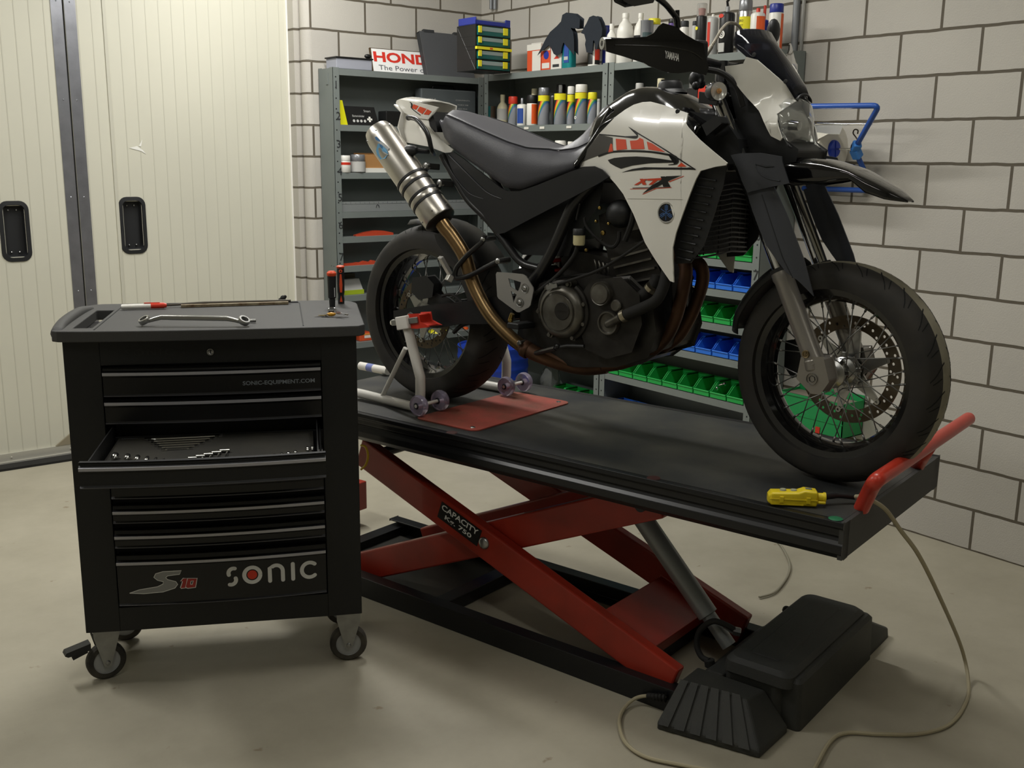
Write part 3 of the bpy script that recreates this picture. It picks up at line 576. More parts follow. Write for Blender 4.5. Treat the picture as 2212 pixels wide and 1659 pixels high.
def drawer(i, out=0):
    zs, zt, zb = STR[i]; N = 14; name = 'drawer'
    mb = MB(); y0 = -out
    xl, xr = DL+.004, DR-.004
    if out: xl -= .004; xr += .004
    X = [lerp(xl, xr, k/N) for k in range(N+1)]
    lip = .008
    # section: bottom lip, face, pull channel, top lip
    sec = [(0, zb), (-.004, zb+.002), (-.004, zb+.006), (0, zb+.010), (0, zs-.012), (-.004, zs-.009), (-.006, zs-.006), (-.006, zs+.006), (.004, zs+.010), (.006, zt-.004), (.0, zt), (.018, zt), (.018, zb)]
    mb.loft([[V((x, bow(x, y0)+a, z)) for a, z in sec][::-1] for x in X], 0, sm=False)
    if out:
        mb.box((xl+.02, y0+.012, zb+.004), (xl+.024, .03, zt-.004)); mb.box((xr-.024, y0+.012, zb+.004), (xr-.02, .03, zt-.004)); mb.box((xl+.02, y0+.01, zb+.004), (xr-.02, .08, zb+.008)); mb.box((xl+.02, .074, zb+.004), (xr-.02, .08, zt-.004))
        for x in (xl+.010, xr-.016): mb.box((x, y0+.03, zb+.02), (x+.006, .06, zb+.045), 0)
    d = mb.build(name, M_TBG if not out else M_TB, tool)
    mb = MB(); mb.loft([[V((x, bow(x, y0)+a, z)) for a, z in ((-.0062, zs-.0052), (-.0078, zs-.0045), (-.0078, zs+.0045), (-.0062, zs+.0052))][::-1] for x in X], 0, sm=False); mb.build('trim_strip', M_STR, d)
    mb = MB(); mb.loft([[V((x, bow(x, y0)+a, z)) for a, z in ((-.0042, zb+.0026), (-.0048, zb+.003), (-.0048, zb+.005), (-.0042, zb+.0054))][::-1] for x in X], 0, sm=False); mb.build('edge_bead', mat('dark_bead', '55555a', .4, .4), d)
    return d
OUT = .42
dr = [drawer(i, OUT if i == 2 else 0) for i in range(8)]
def tx(t, x, z, size, m, fit=None, out=0, d=None, mats=None, dz=0, **k):          # lettering that follows the bowed face
    mb = MB(); mb.text(t, (x, -.0, z), (1, 0, 0), (0, 0, 1), size, 0, 0, fit=fit, **k)
    mb.v = [V((p.x, bow(p.x, -out)-.0014, p.z)) for p in mb.v]; return mb
mb = tx('SONIC-EQUIPMENT.COM', .557, 1.052, .0165, 0, fit=.235, bold=.02); mb.build('web_lettering', mat('grey_lettering', '7a8086', .5), dr[0])
# SONIC logo in round strokes and the S10 badge on the bottom drawer
M_LW = mat('logo_white', 'dddedd', .5); M_LR = mat('logo_red', 'd23a22', .5); M_LG = mat('logo_grey', '8f9090', .45)
b = dr[7]; q = lambda px, py: (lambda p: (p.x, p.z))(TF.y(px, py, -.02))
def stroke(pts, wd, y=-.0015, n=6, caps=True):
    P = [V((x, 0, z)) for x, z in pts]; L = []; R = []
    for i, p in enumerate(P):
        t = (P[min(i+1, len(P)-1)]-P[max(i-1, 0)]).normalized(); nn = V((-t.z, 0, t.x))*wd/2; L.append(p+nn); R.append(p-nn)
    mbv = MB(); k = len(P)
    mbv.add(L+R, [(i, i+1, k+i+1, k+i) for i in range(k-1)], 0)
    if caps:
        for c in (P[0], P[-1]): mbv.add([c]+[c+V((math.cos(a), 0, math.sin(a)))*wd/2 for a in [2*PI*j/14 for j in range(14)]], [(0, 1+(j+1) % 14, 1+j) for j in range(14)], 0)
    mbv.v = [V((p.x, bow(p.x)+y, p.z)) for p in mbv.v]
    return mbv
def arc(cx, cz, rx, rz, a0, a1, n=16): return [(cx+rx*math.cos(math.radians(lerp(a0, a1, i/n))), cz+rz*math.sin(math.radians(lerp(a0, a1, i/n)))) for i in range(n+1)]
def cen(px, py): return q(px, py)
x0, z0 = q(485, 1262); x1, z1 = q(690, 1212)
Wd = (x1-x0); LZ = (q(587, 1238)[1]); h = .038
def merge(L, name, m, par, lab=None):
    mb = MB()
    for a in L: mb.add(a.v, a.f, 0)
    o = mb.build(name, m, par, weld=True)
    if lab: o['label'] = lab
    return o
s_ = .0135; cx = lambda px: q(px, 1238)[0]
cO = cx(545); cN = cx(597); cI = cx(633); cC = cx(668); cS = cx(501)
merge([stroke(arc(cS+.006, LZ+.011, .017, .017, 75, 200), s_), stroke(arc(cS-.004, LZ-.014, .017, .017, 20, -105), s_)], 'logo_letter', M_LW, b)
merge([stroke(arc(cO, LZ, .027, .027, 0, 360, 32), s_, caps=False)], 'logo_letter', M_LW, b)
mb = MB(); mb.add([V((cO, 0, LZ))]+[V((cO+.0165*math.cos(2*PI*j/24), 0, LZ+.0165*math.sin(2*PI*j/24))) for j in range(24)], [(0, 1+(j+1) % 24, 1+j) for j in range(24)]); mb.v = [V((p.x, bow(p.x)-.0015, p.z)) for p in mb.v]; mb.build('logo_dot', M_LR, b)['label'] = 'red dot of the logo'
merge([stroke([(cN-.022, LZ-.028), (cN-.022, LZ+.02)]+arc(cN, LZ+.006, .022, .022, 130, 0, 10)+[(cN+.022, LZ-.028)], s_)], 'logo_letter', M_LW, b)
merge([stroke([(cI, LZ-.028), (cI, LZ+.028)], s_)], 'logo_letter', M_LW, b)
merge([stroke(arc(cC+.002, LZ, .027, .027, 50, 310, 24), s_)], 'logo_letter', M_LW, b)
S = [q(*p) for p in ((279, 1284), (300, 1276), (340, 1268), (352, 1262), (353, 1257), (340, 1254), (332, 1248), (336, 1240), (352, 1235), (392, 1232), (388, 1240), (362, 1244), (358, 1248), (362, 1252), (380, 1256), (384, 1262), (378, 1270), (352, 1279), (310, 1284))]
def flat(pts, y, grow=0):
    c = V((sum(p[0] for p in pts)/len(pts), 0, sum(p[1] for p in pts)/len(pts))); mb = MB(); mb.add([V((p[0], bow(p[0])+y, p[1])) for p in pts], [tuple(range(len(pts)))]); return mb
oS = flat(S, -.0012).build('badge_letter', M_LG, b)
outl = stroke(S+[S[0]], .0025, -.0016, caps=False); outl.build('badge_outline', M_LW, b)
def slant(pts, x0, z0, s, sh=.25): return [(x0+(x+sh*z)*s, z0+z*s) for x, z in pts]
xa, za = q(388, 1270)
k1 = slant([(0, 0), (.45, 0), (.45, 1), (.12, 1), (-.1, .72), (.1, .72), (.1, .0)], xa, za, .036); k1 = slant([(0, 0), (.42, 0), (.42, 1), (.05, 1), (-.12, .72), (.08, .72)], xa+.004, za, .034)
for w_, y, m in ((.006, -.0010, M_LW), (0, -.0016, mat('badge_red', 'a8322c', .5))):
    L = []
    f = flat(k1, y); L.append(f)
    if w_: L.append(stroke(k1+[k1[0]], w_, y, caps=False))
    O = [(.55, .1), (.7, 0), (1.35, 0), (1.5, .15), (1.5, .85), (1.35, 1), (.7, 1), (.55, .85)]; I = [(.9, .3), (1.15, .3), (1.15, .7), (.9, .7)]
    o_ = slant(O, xa+.002, za, .034); L.append(stroke(slant([(.72, .16), (1.3, .16), (1.3, .84), (.72, .84), (.72, .16)], xa+.002, za, .034), .0125+w_, y))
    merge(L, 'badge_number', m, b)
# embossed lettering and lock on the upper frame
mb = MB(); mb.text('SONIC', (.19, -.0008, 1.158), (1, 0, 0), (0, 0, 1), .022, fit=.15, space=1.3); mb.build('embossed_lettering', mat('emboss_black', '1b1c1c', .4), tool)
mb = MB(); mb.lathe([(0, .002), (.006, .003), (.009, .006), (.011, .006), (.0125, 0)], (.457, 0, 1.166), (0, -1, 0), 20); mb.box((.456, -.0045, 1.16), (.458, -.0015, 1.172), 1); mb.build('lock', [M_ALU, M_HOLE], tool)
# top: moulded plastic worktop with handle opening left
zt0, zt1 = TZ1, TZ1+.036
def topo(x0=-.028, x1=.963, y0=-.03, y1=.625, r=.13): 
    P = [(x0+.02, y0+.004)]+[(lerp(x0+.02, x1-.03, t), y0-.035*4*t*(1-t)*.6) for t in [k/12 for k in range(1, 12)]]+[(x1-.02, y0+.004), (x1, y0+.03)]
    P += [(x1, y1-.16)]+[(x1-.11+.11*math.cos(t), y1-.11+.11*math.sin(t)) for t in [math.radians(a) for a in range(0, 91, 15)]]
    P += [(x0+.07, y1-.02)]+[(x0+.06-.06*math.sin(t), y1-.08+.06*math.cos(t)) for t in [math.radians(a) for a in range(15, 91, 25)]]+[(x0, y0+.02)]
    return P
O = topo(); hx0, hx1, hy0, hy1 = .028, .088, .03, .44
mb = MB(); bm = bmesh.new()
def topface(z):
    vo = [bm.verts.new((x, y, z)) for x, y in O]; vi = [bm.verts.new((x, y, z)) for x, y in ((hx0, hy0), (hx1, hy0), (hx1, hy1), (hx0, hy1))]
    eo = [bm.edges.new((vo[i], vo[(i+1) % len(vo)])) for i in range(len(vo))]; ei = [bm.edges.new((vi[i], vi[(i+1) % 4])) for i in range(4)]
    bmesh.ops.triangle_fill(bm, edges=eo+ei, use_beauty=True); return vo, vi
a, ai = topface(zt0); c, ci = topface(zt1)
for A, B in ((a, c), (ai, ci)):
    for i in range(len(A)): bm.faces.new((A[i], A[(i+1) % len(A)], B[(i+1) % len(A)], B[i]))
bmesh.ops.recalc_face_normals(bm, faces=bm.faces[:])
bm.verts.index_update(); mb.add([v.co.copy() for v in bm.verts], [tuple(v.index for v in f.verts) for f in bm.faces]); bm.free()
mb.build('worktop', M_TOP, tool, bev=.006, seg=3)
mb = MB(); mb.tube(cr([(-.012, -.005, zt1-.014), (-.02, .1, zt1-.004), (-.022, .25, zt1), (-.018, .4, zt1-.002), (-.005, .5, zt1-.012)], 6), [.014]+[.021]*23+[.014], 14); mb.build('push_handle', M_TOP, tool)
mb = MB()
for a, b_ in (((.102, -.012), (.102, .56)), ((.102, .56), (.745, .56)), ((.745, .56), (.76, -.012))): mb.bar((a[0], a[1], zt1+.0008), (b_[0], b_[1], zt1+.0008), .004, .001)
mb.build('worktop_groove', M_HOLE, tool)
mb = MB(); mb.box((.11, .565, zt1-.0), (.74, .575, zt1+.004)); mb.build('worktop_rib', M_TOP, tool)
# casters
def caster(x, y, rot, brake=False, plate=True):
    c, s = math.cos(rot), math.sin(rot); T = Matrix.Translation((x, y, 0)) @ Matrix.Rotation(rot, 4, 'Z'); R = .067
    w = MB(T); w.lathe([(R-.022, -.016), (R-.006, -.016), (R, -.009), (R, .009), (R-.006, .016), (R-.022, .016)], (0, 0, R), (0, 1, 0), 32)
    par = w.build('caster_wheel', mat('caster_rubber', '2c2a27', .75, dirt='4a463c', vscale=20), tool)
    w = MB(T); w.lathe([(0, -.012), (R-.022, -.012), (R-.018, -.016), (R-.018, .016), (R-.022, .012), (0, .012)], (0, 0, R), (0, 1, 0), 24); w.build('wheel_hub', mat('grey_hub', '9a9c9c', .5), par)
    f = MB(T)
    for sy in (-1, 1):
        f.prism([V((-.04 if plate else -.03, sy*.024, TZ0-.012)), V((.045, sy*.024, TZ0-.012)), V((.045, sy*.024, TZ0-.035)), V((.012, sy*.024, R-.012)), V((-.012, sy*.024, R-.012)), V((-.04, sy*.024, TZ0-.035))], (0, sy*.003, 0))
        f.lathe([(0, .006), (.006, .005), (.009, 0)], (0, sy*.027, R), (0, sy, 0), 10)
    f.box((-.042, -.027, TZ0-.014), (.047, .027, TZ0-.010)); f.cyl((0, 0, TZ0-.012), (0, 0, TZ0-.001), .03, 20)
    o = f.build('caster_fork', M_STL, tool)
    if brake: g = MB(T); g.prism([V((-.05, -.02, .15)), V((-.13, -.02, .135)), V((-.135, -.02, .125)), V((-.125, -.02, .118)), V((-.05, -.02, .125))], (0, .04, 0)); g.bar((-.06, .0, .12), (-.11, .0, .105), .02, .012); g.build('brake_pedal', M_BLK, tool)
caster(.045, .062, math.radians(24), True); caster(.885, .055, 0); caster(.06, .36, 0); caster(.875, .36, 0)
# ---------------------------------------------------------------- drawer contents: foam tray with open-end spanners and T-handles
dz = STR[2][2]+.008
tray = MB(); tray.box((DL+.035, -OUT+.03, dz+.001), (DR-.035, .028, dz+.022)); 
tr = tray.build('foam_tray', mat('dark_foam', '2b2a26', .9, bump=.6, bscale=400, dirt='35332c', vscale=7), None, loc=TF.o, rot=(0, 0, TF.a)); tr.scale = (K, K, K); tag(tr, 'dark foam tool tray lying in the open drawer', 'foam tray')
tray_txt = MB(); tray_txt.text('SONIC', (DL+.045, .012, dz+.0225), (1, 0, 0), (0, 1, 0), .006, fit=.05); tray_txt.build('tray_lettering', mat('grey_lettering', '7a8086'), tr)
M_TOOL = mat('polished_tool_steel', 'd6d6d4', .18, 1)
FZ = dz+.0225
def tl(name, mb, x, y, lab, grp, rot=0, cat='spanner', z=None):
    o = mb.build(name, M_TOOL); o.location = TF.M @ V((x, y, (FZ if z is None else z))); o.rotation_euler = (0, 0, TF.a+rot); o.scale = (K, K, K); tag(o, lab, cat, grp); return o
def ringsp(L, r):                                   # combination spanner along +x
    mb = MB(); mb.loft([[V((x, y*wd, z)) for y, z in ((-1, .001), (1, .001), (.7, .0045), (-.7, .0045))] for x, wd in ((r*.8, r*.55), (r*2, r*.4), (L-r*2, r*.4), (L-r*.8, r*.55))], 0, sm=False)
    mb.lathe([(r*.58, .0005), (r, .0005), (r, .006), (r*.58, .006), (r*.58, .0005)], (0, 0, 0), (0, 0, 1), 18)
    mb.prism([V((L-r, -r*.6, 0)), V((L+r*.2, -r, 0)), V((L+r*1.0, -r*.75, 0)), V((L+r*.35, -r*.35, 0)), V((L+r*.1, 0, 0)), V((L+r*.35, r*.35, 0)), V((L+r*1.0, r*.75, 0)), V((L+r*.2, r, 0)), V((L-r, r*.6, 0))][::-1], (0, 0, .006)); return mb
for i in range(6):
    L = .225-.028*i; tl('combination_spanner', ringsp(L, .012-.0012*i), .245+.013*i, -.01-.028*i, '%s combination spanner counted from the back of the open drawer' % ORD[i].capitalize(), 'combination spanners across the tray', rot=.04)
def jointed(L, r):                                   # T/flex socket wrench lying along y, head to the back
    mb = MB(); mb.tube([(0, 0, .004), (0, L, .004)], .0032, 8); mb.lathe([(0, 0), (r*.8, 0), (r, .003), (r, .02), (r*.6, .026), (0, .027)], (0, L-.006, .006), (0, 1, .25), 14); return mb
for i, px in enumerate((255, 283, 306, 328, 348, 366)):
    P = TF.z(px, 965, FZ+.003); tl('socket_driver', jointed(.14-.016*i, .0105-.0012*i), P.x-.004, -OUT+.05, '%s socket driver from the left along the open drawer front' % ORD[i].capitalize(), 'socket drivers in the left of the tray', rot=-.12, cat='socket driver')
def elbow(L, w):                                     # L-shaped socket key
    mb = MB(); mb.tube([(0, 0, .004), (0, L, .004)], .0034, 8); mb.cyl((-w, L, .007), (w*.35, L, .007), .0062, 12); return mb
for i in range(7):
    px = 393+18*i; P = TF.z(px, 985-8*i, FZ+.003); tl('angled_socket_key', elbow(.06+.018*i, .018+.001*i), P.x, -OUT+.05, '%s angled socket key from the left, middle of the open drawer' % ORD[i].capitalize(), 'angled socket keys in the middle of the tray', cat='socket key')
def flexs(L):
    mb = MB(); mb.loft([[V((a*.0035, y, .002)), V((-a*.0035, y, .002)), V((-a*.0025, y, .005)), V((a*.0025, y, .005))] for y, a in ((0, 1.4), (.01, 1), (L-.02, 1), (L-.008, 1.7))], 0, sm=False); mb.sphere((0, L, .005), .0085, 12, 0, (.75, 1.3, .7)); return mb
for i, (px, Lq) in enumerate(((548, .06), (562, .065), (577, .06), (590, .09), (605, .10), (619, .11), (634, .12), (661, .16), (672, .165))):
    P = TF.z(px+4, 970, FZ+.003); tl('flex_head_spanner', flexs(Lq), P.x+.004, -OUT+.05, '%s flex-head spanner from the left, right part of the open drawer' % ORD[i].capitalize(), 'flex-head spanners in the right of the tray', rot=.03, cat='spanner')
# ---------------------------------------------------------------- things on the trolley top
ZTT = zt1+.0016
def onT(o, x, y, rot=0, z=0): o.location = TF.M @ V((x, y, ZTT+z)); o.rotation_euler = (0, 0, TF.a+rot); o.scale = (K, K, K)
# big double-ended ring spanner
A = TF.z(312, 690, ZTT+.02); B = TF.z(527, 691, ZTT+.02); dv = B-A; L = dv.length
mb = MB(); n = 12
def rr(x, w, h, z): return [V((x, a, z+b)) for a, b in rrect(w, h, min(w, h)*.3, 3)]
mb.loft([rr(.012, .016, .012, .015), rr(.035, .015, .015, .022), rr(.055, .013, .016, .027), rr(L-.055, .013, .016, .024), rr(L-.03, .015, .014, .019), rr(L-.012, .017, .012, .014)], 0)
for x, tilt in ((0, -.42), (L, .5)):
    ax = V((math.sin(tilt), -.35, math.cos(tilt))).normalized()
    mb.lathe([(.0125, -.008), (.018, -.008), (.0195, -.005), (.0195, .005), (.018, .008), (.0125, .008), (.0125, -.008)], (x, 0, .0175), ax, 24)
    for k in range(6): pass
o = mb.build('ring_spanner', mat('satin_tool_steel', 'b5b5b2', .28, 1)); onT(o, A.x, A.y, math.atan2(dv.y, dv.x)); tag(o, 'large chrome double-ended ring spanner lying on the trolley top', 'spanner')
mb = MB(); mb.cyl((0, 0, .01), (.03, 0, .01), .0055, 10); o = mb.build('tool_bit', M_ALU); P = TF.z(540, 697, ZTT); onT(o, P.x-.01, P.y, .1, -.004); tag(o, 'small steel bit beside the right end of the ring spanner', 'tool bit')
# marker pen
A = TF.z(262, 663, ZTT+.01); B = TF.z(360, 660, ZTT+.01); dv = B-A; L = dv.length; M_PR = mat('marker_red', 'd9402a', .4)
pen = thing('marker_pen', 'white marker pen with red cap lying at the back of the trolley top', 'pen', (0, 0, 0)); onT(pen, A.x, A.y, math.atan2(dv.y, dv.x))
mb = MB(); mb.lathe([(0, 0), (.008, 0), (.0095, .004), (.0095, L*.65), (0, L*.65)], (0, 0, .0098), (1, 0, 0), 16); mb.build('barrel', M_WHT, pen)
mb = MB(); mb.lathe([(0, L*.65), (.0105, L*.65), (.0105, L*.93), (.007, L), (0, L)], (0, 0, .0108), (1, 0, 0), 16); mb.box((L*.5, -.003, .02), (L*.85, .003, .023)); mb.build('cap', M_PR, pen)
# rod with an old bar beneath it
A = TF.z(393, 655, ZTT+.012); B = TF.z(628, 648, ZTT+.012); dv = B-A; L = dv.length
mb = MB(); mb.tube([(0, 0, .0), (L*.2, 0, .002), (L, 0, .002)], [.006, .007, .005], 10); mb.tube([(-.1, 0, -.002), (0, 0, 0)], .004, 8); o = mb.build('steel_rod', mat('dark_oily_rod', '4a453c', .5, .5)); onT(o, A.x, A.y, math.atan2(dv.y, dv.x), .0075); tag(o, 'dark oily steel rod lying along the back of the trolley top', 'rod')
mb = MB(); mb.box((0, 0, 0), (L*.98, .022, .009)); o = mb.build('metal_strip', mat('patchy_metal_strip', '8d836a', .6, dirt='5a4226', vscale=40)); onT(o, A.x, A.y-.03, math.atan2(dv.y, dv.x)); tag(o, 'stained metal strip lying in front of the dark steel rod', 'metal strip')
P = TF.z(611, 648, ZTT+.012); mb = MB(); mb.sphere((0, 0, .014), .014, 10, 0, (.8, .8, 1.0)); mb.sphere((.008, 0, .022), .007, 8); mb.sphere((-.01, 0, .01), .008, 8); o = mb.build('rubber_grommet', M_RUB); onT(o, P.x, P.y+.018, 0, .0); tag(o, 'small black rubber grommet at the right end of the steel rod', 'grommet')
# two screwdriver handles standing upright
def handle(P, z0, H, r, lab, style):
    t = thing('nut_driver' if style else 'screwdriver', lab, 'screwdriver', (0, 0, 0)); onT(t, P.x, P.y)
    mb = MB(); mb.lathe([(0, 0), (r*.62, 0), (r*.7, H*.2), (r*.62, H*.24), (r*.9, H*.27), (r*.95, H*.6), (r, H*.84), (r*1.0, H*.86), (0, H*.86)] if not style else [(0, 0), (r*.85, 0), (r*.88, H*.12), (r*.72, H*.2), (r*.95, H*.3), (r, H*.8), (r*.95, H*.93), (0, H*.93)], (0, 0, 0), (0, 0, 1), 24); mb.build('grip', M_BLK, t)
    mb = MB(); k = .86 if not style else .93
    mb.lathe([(0, H), (r*.7, H), (r*1.08, H*(k+.09 if not style else .98)), (r*1.08, H*(k+.03)), (r*.9, H*k), (0, H*k)], (0, 0, 0), (0, 0, 1), 24); mb.build('end_cap', mat('orange_rubber', 'e0512a', .45), t)
    if style:
        mb = MB()
        for a in (-1.57-.47,): mb.prism([V((-.004, -r-.0012, H*.3)), V((.004, -r-.0012, H*.3)), V((.006, -r-.0012, H*.5)), V((.003, -r-.0012, H*.78)), V((-.003, -r-.0012, H*.78)), V((-.006, -r-.0012, H*.5))], (0, .006, 0)); mb.prism([V((-.005, -r*.9-.001, H*.05)), V((.005, -r*.9-.001, H*.05)), V((.0, -r*.85-.001, H*.22))], (0, .006, 0))
        mb.lathe([(.003, .0015), (.006, .0015), (.0065, 0)], (0, -r*1.0, H*.86), (0, -1, 0), 14)
        mb.build('grip_inlay', MATS['orange_rubber'], t)
    else: mb = MB(); mb.bar((r*.55, -r*.82, H*.3), (r*.55, -r*.85, H*.55), .0025, .002); mb.build('size_mark', M_LW, t)
A = TF.z(718, 664, ZTT); handle(A, 0, .136, .0165, 'black screwdriver with rounded orange cap standing on the trolley', 0)
A = TF.z(737, 655, ZTT); handle(A, 0, .145, .0145, 'slimmer screwdriver with orange inlaid grip, behind the all-black one', 1)
# bunch of keys
P = TF.z(718, 683, ZTT); kt = thing('key_bunch', 'bunch of keys with a yellow fob lying on the trolley corner', 'keys', (0, 0, 0)); onT(kt, P.x, P.y)
mb = MB(); mb.tube([V((math.cos(t)*.014, .006+math.sin(t)*.004, .018+math.sin(t)*.012)) for t in [2*PI*k/20 for k in range(20)]], .0014, 6, closed=True); mb.build('key_ring', M_CHR, kt)
mb = MB(); mb.sphere((-.004, -.008, .008), .016, 12, 0, (1, .45, .45)); mb.build('key_fob', mat('amber_fob', 'd39a2a', .3, coat=.5), kt)
M_BR = mat('brass', 'a88f52', .3, 1)
for i, (x, y, a, m) in enumerate(((-.03, -.012, 2.9, M_CHR), (-.022, -.02, 2.4, M_BR), (-.012, -.024, 2.0, M_CHR), (.018, -.01, -.2, M_BR), (.024, .0, -.5, M_ALU), (.02, -.018, -.9, M_CHR))):
    T_ = Matrix.Translation((x*.6, y*.6, .003+.0025*i)) @ Matrix.Rotation(a, 4, 'Z') @ Matrix.Rotation(.12, 4, 'Y'); mb = MB(T_); mb.lathe([(.003, 0), (.010, 0), (.010, .002), (.003, .002), (.003, 0)], (.012, 0, 0), (0, 0, 1), 14); mb.box((.02, -.0035, 0), (.045, .0035, .002)); mb.build('key', m, kt)
mb = MB(); mb.box((-.012, .0, .012), (.006, .012, .02)); mb.build('key_head', M_BLK, kt, bev=.003)
# ---------------------------------------------------------------- white paddock stand under the rear axle; everything in the bike frame
BFO = V((-1.945, -2.376, ZT)); BF = Frame(BFO, -77.12)
BMI = BF.M
M_PWH = mat('white_powder_paint', 'dedbd4', .35, coat=.2)
M_PUW = mat('clear_polyurethane', 'cfc6dd', .12, trans=.75, ior=1.35)
stand = thing('paddock_stand', 'white tubular paddock stand holding up the rear wheel, on clear rollers', 'paddock stand', BFO, BF.a)
yN, yF = -.19, .19
def P(px, py, y=yN): return BF.y(px, py, y)
zt_ = .032
c0 = BF.z(905, 895, .0)                                # near roller foot
w0 = P(926, 868, c0.y); NY = c0.y+.02
n1 = BF.y(785, 865, NY); n1.z = max(n1.z, .022); n2 = BF.y(895, 880, NY)
leg = [BF.y(877, 690, NY+.0), BF.y(890, 745, NY), BF.y(908, 815, NY), BF.y(908, 850, NY), BF.y(905, 880, NY)]
FY = -NY+.02
Lx = lambda p, y: V((p.x, y, p.z))
sock = leg[0]
mb = MB(); mb.tube(cr(leg[:3], 5)+cr(leg[2:], 5)[1:], .0175, 16); mb.build('stand_leg', M_PWH, stand, weld=True)
f_ = [BF.y(1085, 775, FY), BF.y(1092, 800, FY), BF.y(1094, 820, FY), BF.y(1090, 845, FY)]
lf = [Lx(p, FY) for p in leg]; dx = f_[3].x-lf[4].x
mb = MB(); mb.tube([V((p.x+dx, p.y, p.z)) for p in cr(lf[:3], 5)+cr(lf[2:], 5)[1:]], .0175, 16); mb.build('stand_leg', M_PWH, stand, weld=True)
base = .036; xb = leg[-1].x; xs = -.62
mb = MB(); mb.tube([V((xb, NY, leg[-1].z-.003)), V((n1.x, NY, n1.z)), V((n1.x-.03, NY, n1.z))], .0165, 16); mb.build('base_tube', M_PWH, stand)
q = BF.y(785, 800, FY*.0+.15); q2 = BF.y(838, 812, .15)
mb = MB(); mb.tube([V((xb+dx, FY, leg[-1].z)), V((xb+dx-.25, FY, leg[-1].z))], .0165, 16); mb.build('base_tube', M_PWH, stand)
mb = MB(); q2.z = max(q2.z, .02); q.z = max(q.z, .02); mb.tube([q2, q, lerp(q2, q, 1.12)], .0165, 16); mb.build('handle_tube', M_PWH, stand)
mb = MB(); o = lerp(q2, q, .55); xd = (q-q2).normalized(); mb.tube([o+V((0, 0, 0)), o+xd*.035], .0169, 16); mb.build('handle_sticker', mat('blue_sticker', '6f7ab0', .5), stand)
mb = MB(); mb.tube([BF.y(876, 752, NY), BF.y(823, 862, NY)], .0085, 10); mb.build('brace', M_PWH, stand)
# top socket with sliding hook and bolt
s0 = BF.y(866, 698, NY); mb = MB(); mb.bar(s0+V((.0, 0, .0)), BF.y(890, 694, NY), .05, .045); mb.build('socket', M_PWH, stand, bev=.003)
mb = MB(); mb.bar(BF.y(852, 697, NY), BF.y(908, 690, NY), .032, .02); mb.build('sliding_bar', M_STL, stand, bev=.002)
mb = MB(); mb.lathe([(0, -.012), (.010, -.01), (.012, 0), (.010, .01), (0, .012)], BF.y(851, 697, NY), (1, 0, 0), 8); mb.build('adjuster_nut', M_CHR, stand)
r0 = BF.y(894, 702, NY)
mb = MB(); mb.prism([BF.y(888, 680, NY)+V((0, -.01, 0)), BF.y(908, 679, NY)+V((0, -.01, 0)), BF.y(911, 696, NY)+V((0, -.01, 0)), BF.y(926, 704, NY)+V((0, -.01, 0)), BF.y(905, 707, NY)+V((0, -.01, 0)), BF.y(888, 706, NY)+V((0, -.01, 0))], (0, .06, 0)); mb.build('support_hook', mat('red_plastic', 'c8321f', .4), stand, bev=.004)
RW = .036
def roller(p, side):
    mb = MB(); mb.lathe([(.012, -.014), (RW*.55, -.014), (RW*.9, -.012), (RW, -.004), (RW, .004), (RW*.9, .012), (RW*.55, .014), (.012, .014), (.012, -.014)], p, (0, 1, 0), 28); r = mb.build('roller', M_PUW, stand)
    mb = MB(); mb.lathe([(0, -.0155), (.009, -.0155), (.0115, -.012), (.0115, .012), (.009, .0155), (0, .0155)], p, (0, 1, 0), 14); mb.build('roller_bearing', mat('dark_bearing', '3a3a40', .35, .7), r)
xr = BF.y(905, 872, NY-.052).x-.005
for yy, xo in ((NY, 0), (FY, dx)):
    z = RW+.0055
    for s in (-1, 1): roller(V((xr+xo+.005, yy+s*.052, z)), s)
    mb = MB(); mb.tube([V((xr+xo+.005, yy-.068, z)), V((xr+xo+.005, yy+.07, z))], .006, 10); mb.build('roller_axle', M_PWH, stand)
# ---------------------------------------------------------------- motorcycle. Bike frame: x forward from the rear axle, y to the far (left) side, z up from the deck
STEER = -7.03; WB = 1.485
FFo = BF.M @ V((WB, 0, 0)); FF = Frame(FFo, -77.12+STEER); TS = BF.I @ FF.M        # steered front end
bike = thing('motorcycle', 'white and black supermoto motorcycle standing on the lift table', 'motorcycle', BFO, BF.a)
def B(px, py, y=-.15): return BF.y(px, py, y)
def G(px, py, y=0): return FF.y(px, py, y)
M_WP = mat('pearl_white_paint', 'eceae2', .22, coat=.7)
M_TYR = mat('tyre_rubber', '242321', .72, dirt='302d28', vscale=14)
M_TRD = mat('tyre_groove', '0c0c0c', .9)
M_DST = mat('dusty_tread', '8f8a78', .85, dirt='6d6858', vscale=10)
M_RIM = mat('black_rim', '0a0a0b', .18, coat=.6)
M_DSC = mat('brake_disc_steel', '6f675a', .4, .85, dirt='4d4030', vscale=9)
M_GRP = mat('graphite_plastic', '34363b', .48, bump=.15, bscale=900)
M_ENG = mat('engine_aluminium', '77756f', .38, .75, dirt='4e4a42', vscale=16)
M_ENGD = mat('dark_engine_metal', '3a3835', .45, .6, dirt='242220', vscale=14)
M_FRK = mat('fork_grey_paint', '8e8a84', .3, .6)
M_FRM = mat('frame_black', '1c1c1d', .35, coat=.2)
M_PIPE = mat('heat_tinted_steel', '8f7754', .3, .9, dirt='6d5233', vscale=6)
M_HDR = mat('rusty_header', '5f4330', .5, .6, dirt='3e2c20', vscale=9)
M_ORG = mat('graphic_orange', 'e2502c', .4)
M_GRB = mat('graphic_black', '1b1b1c', .35)
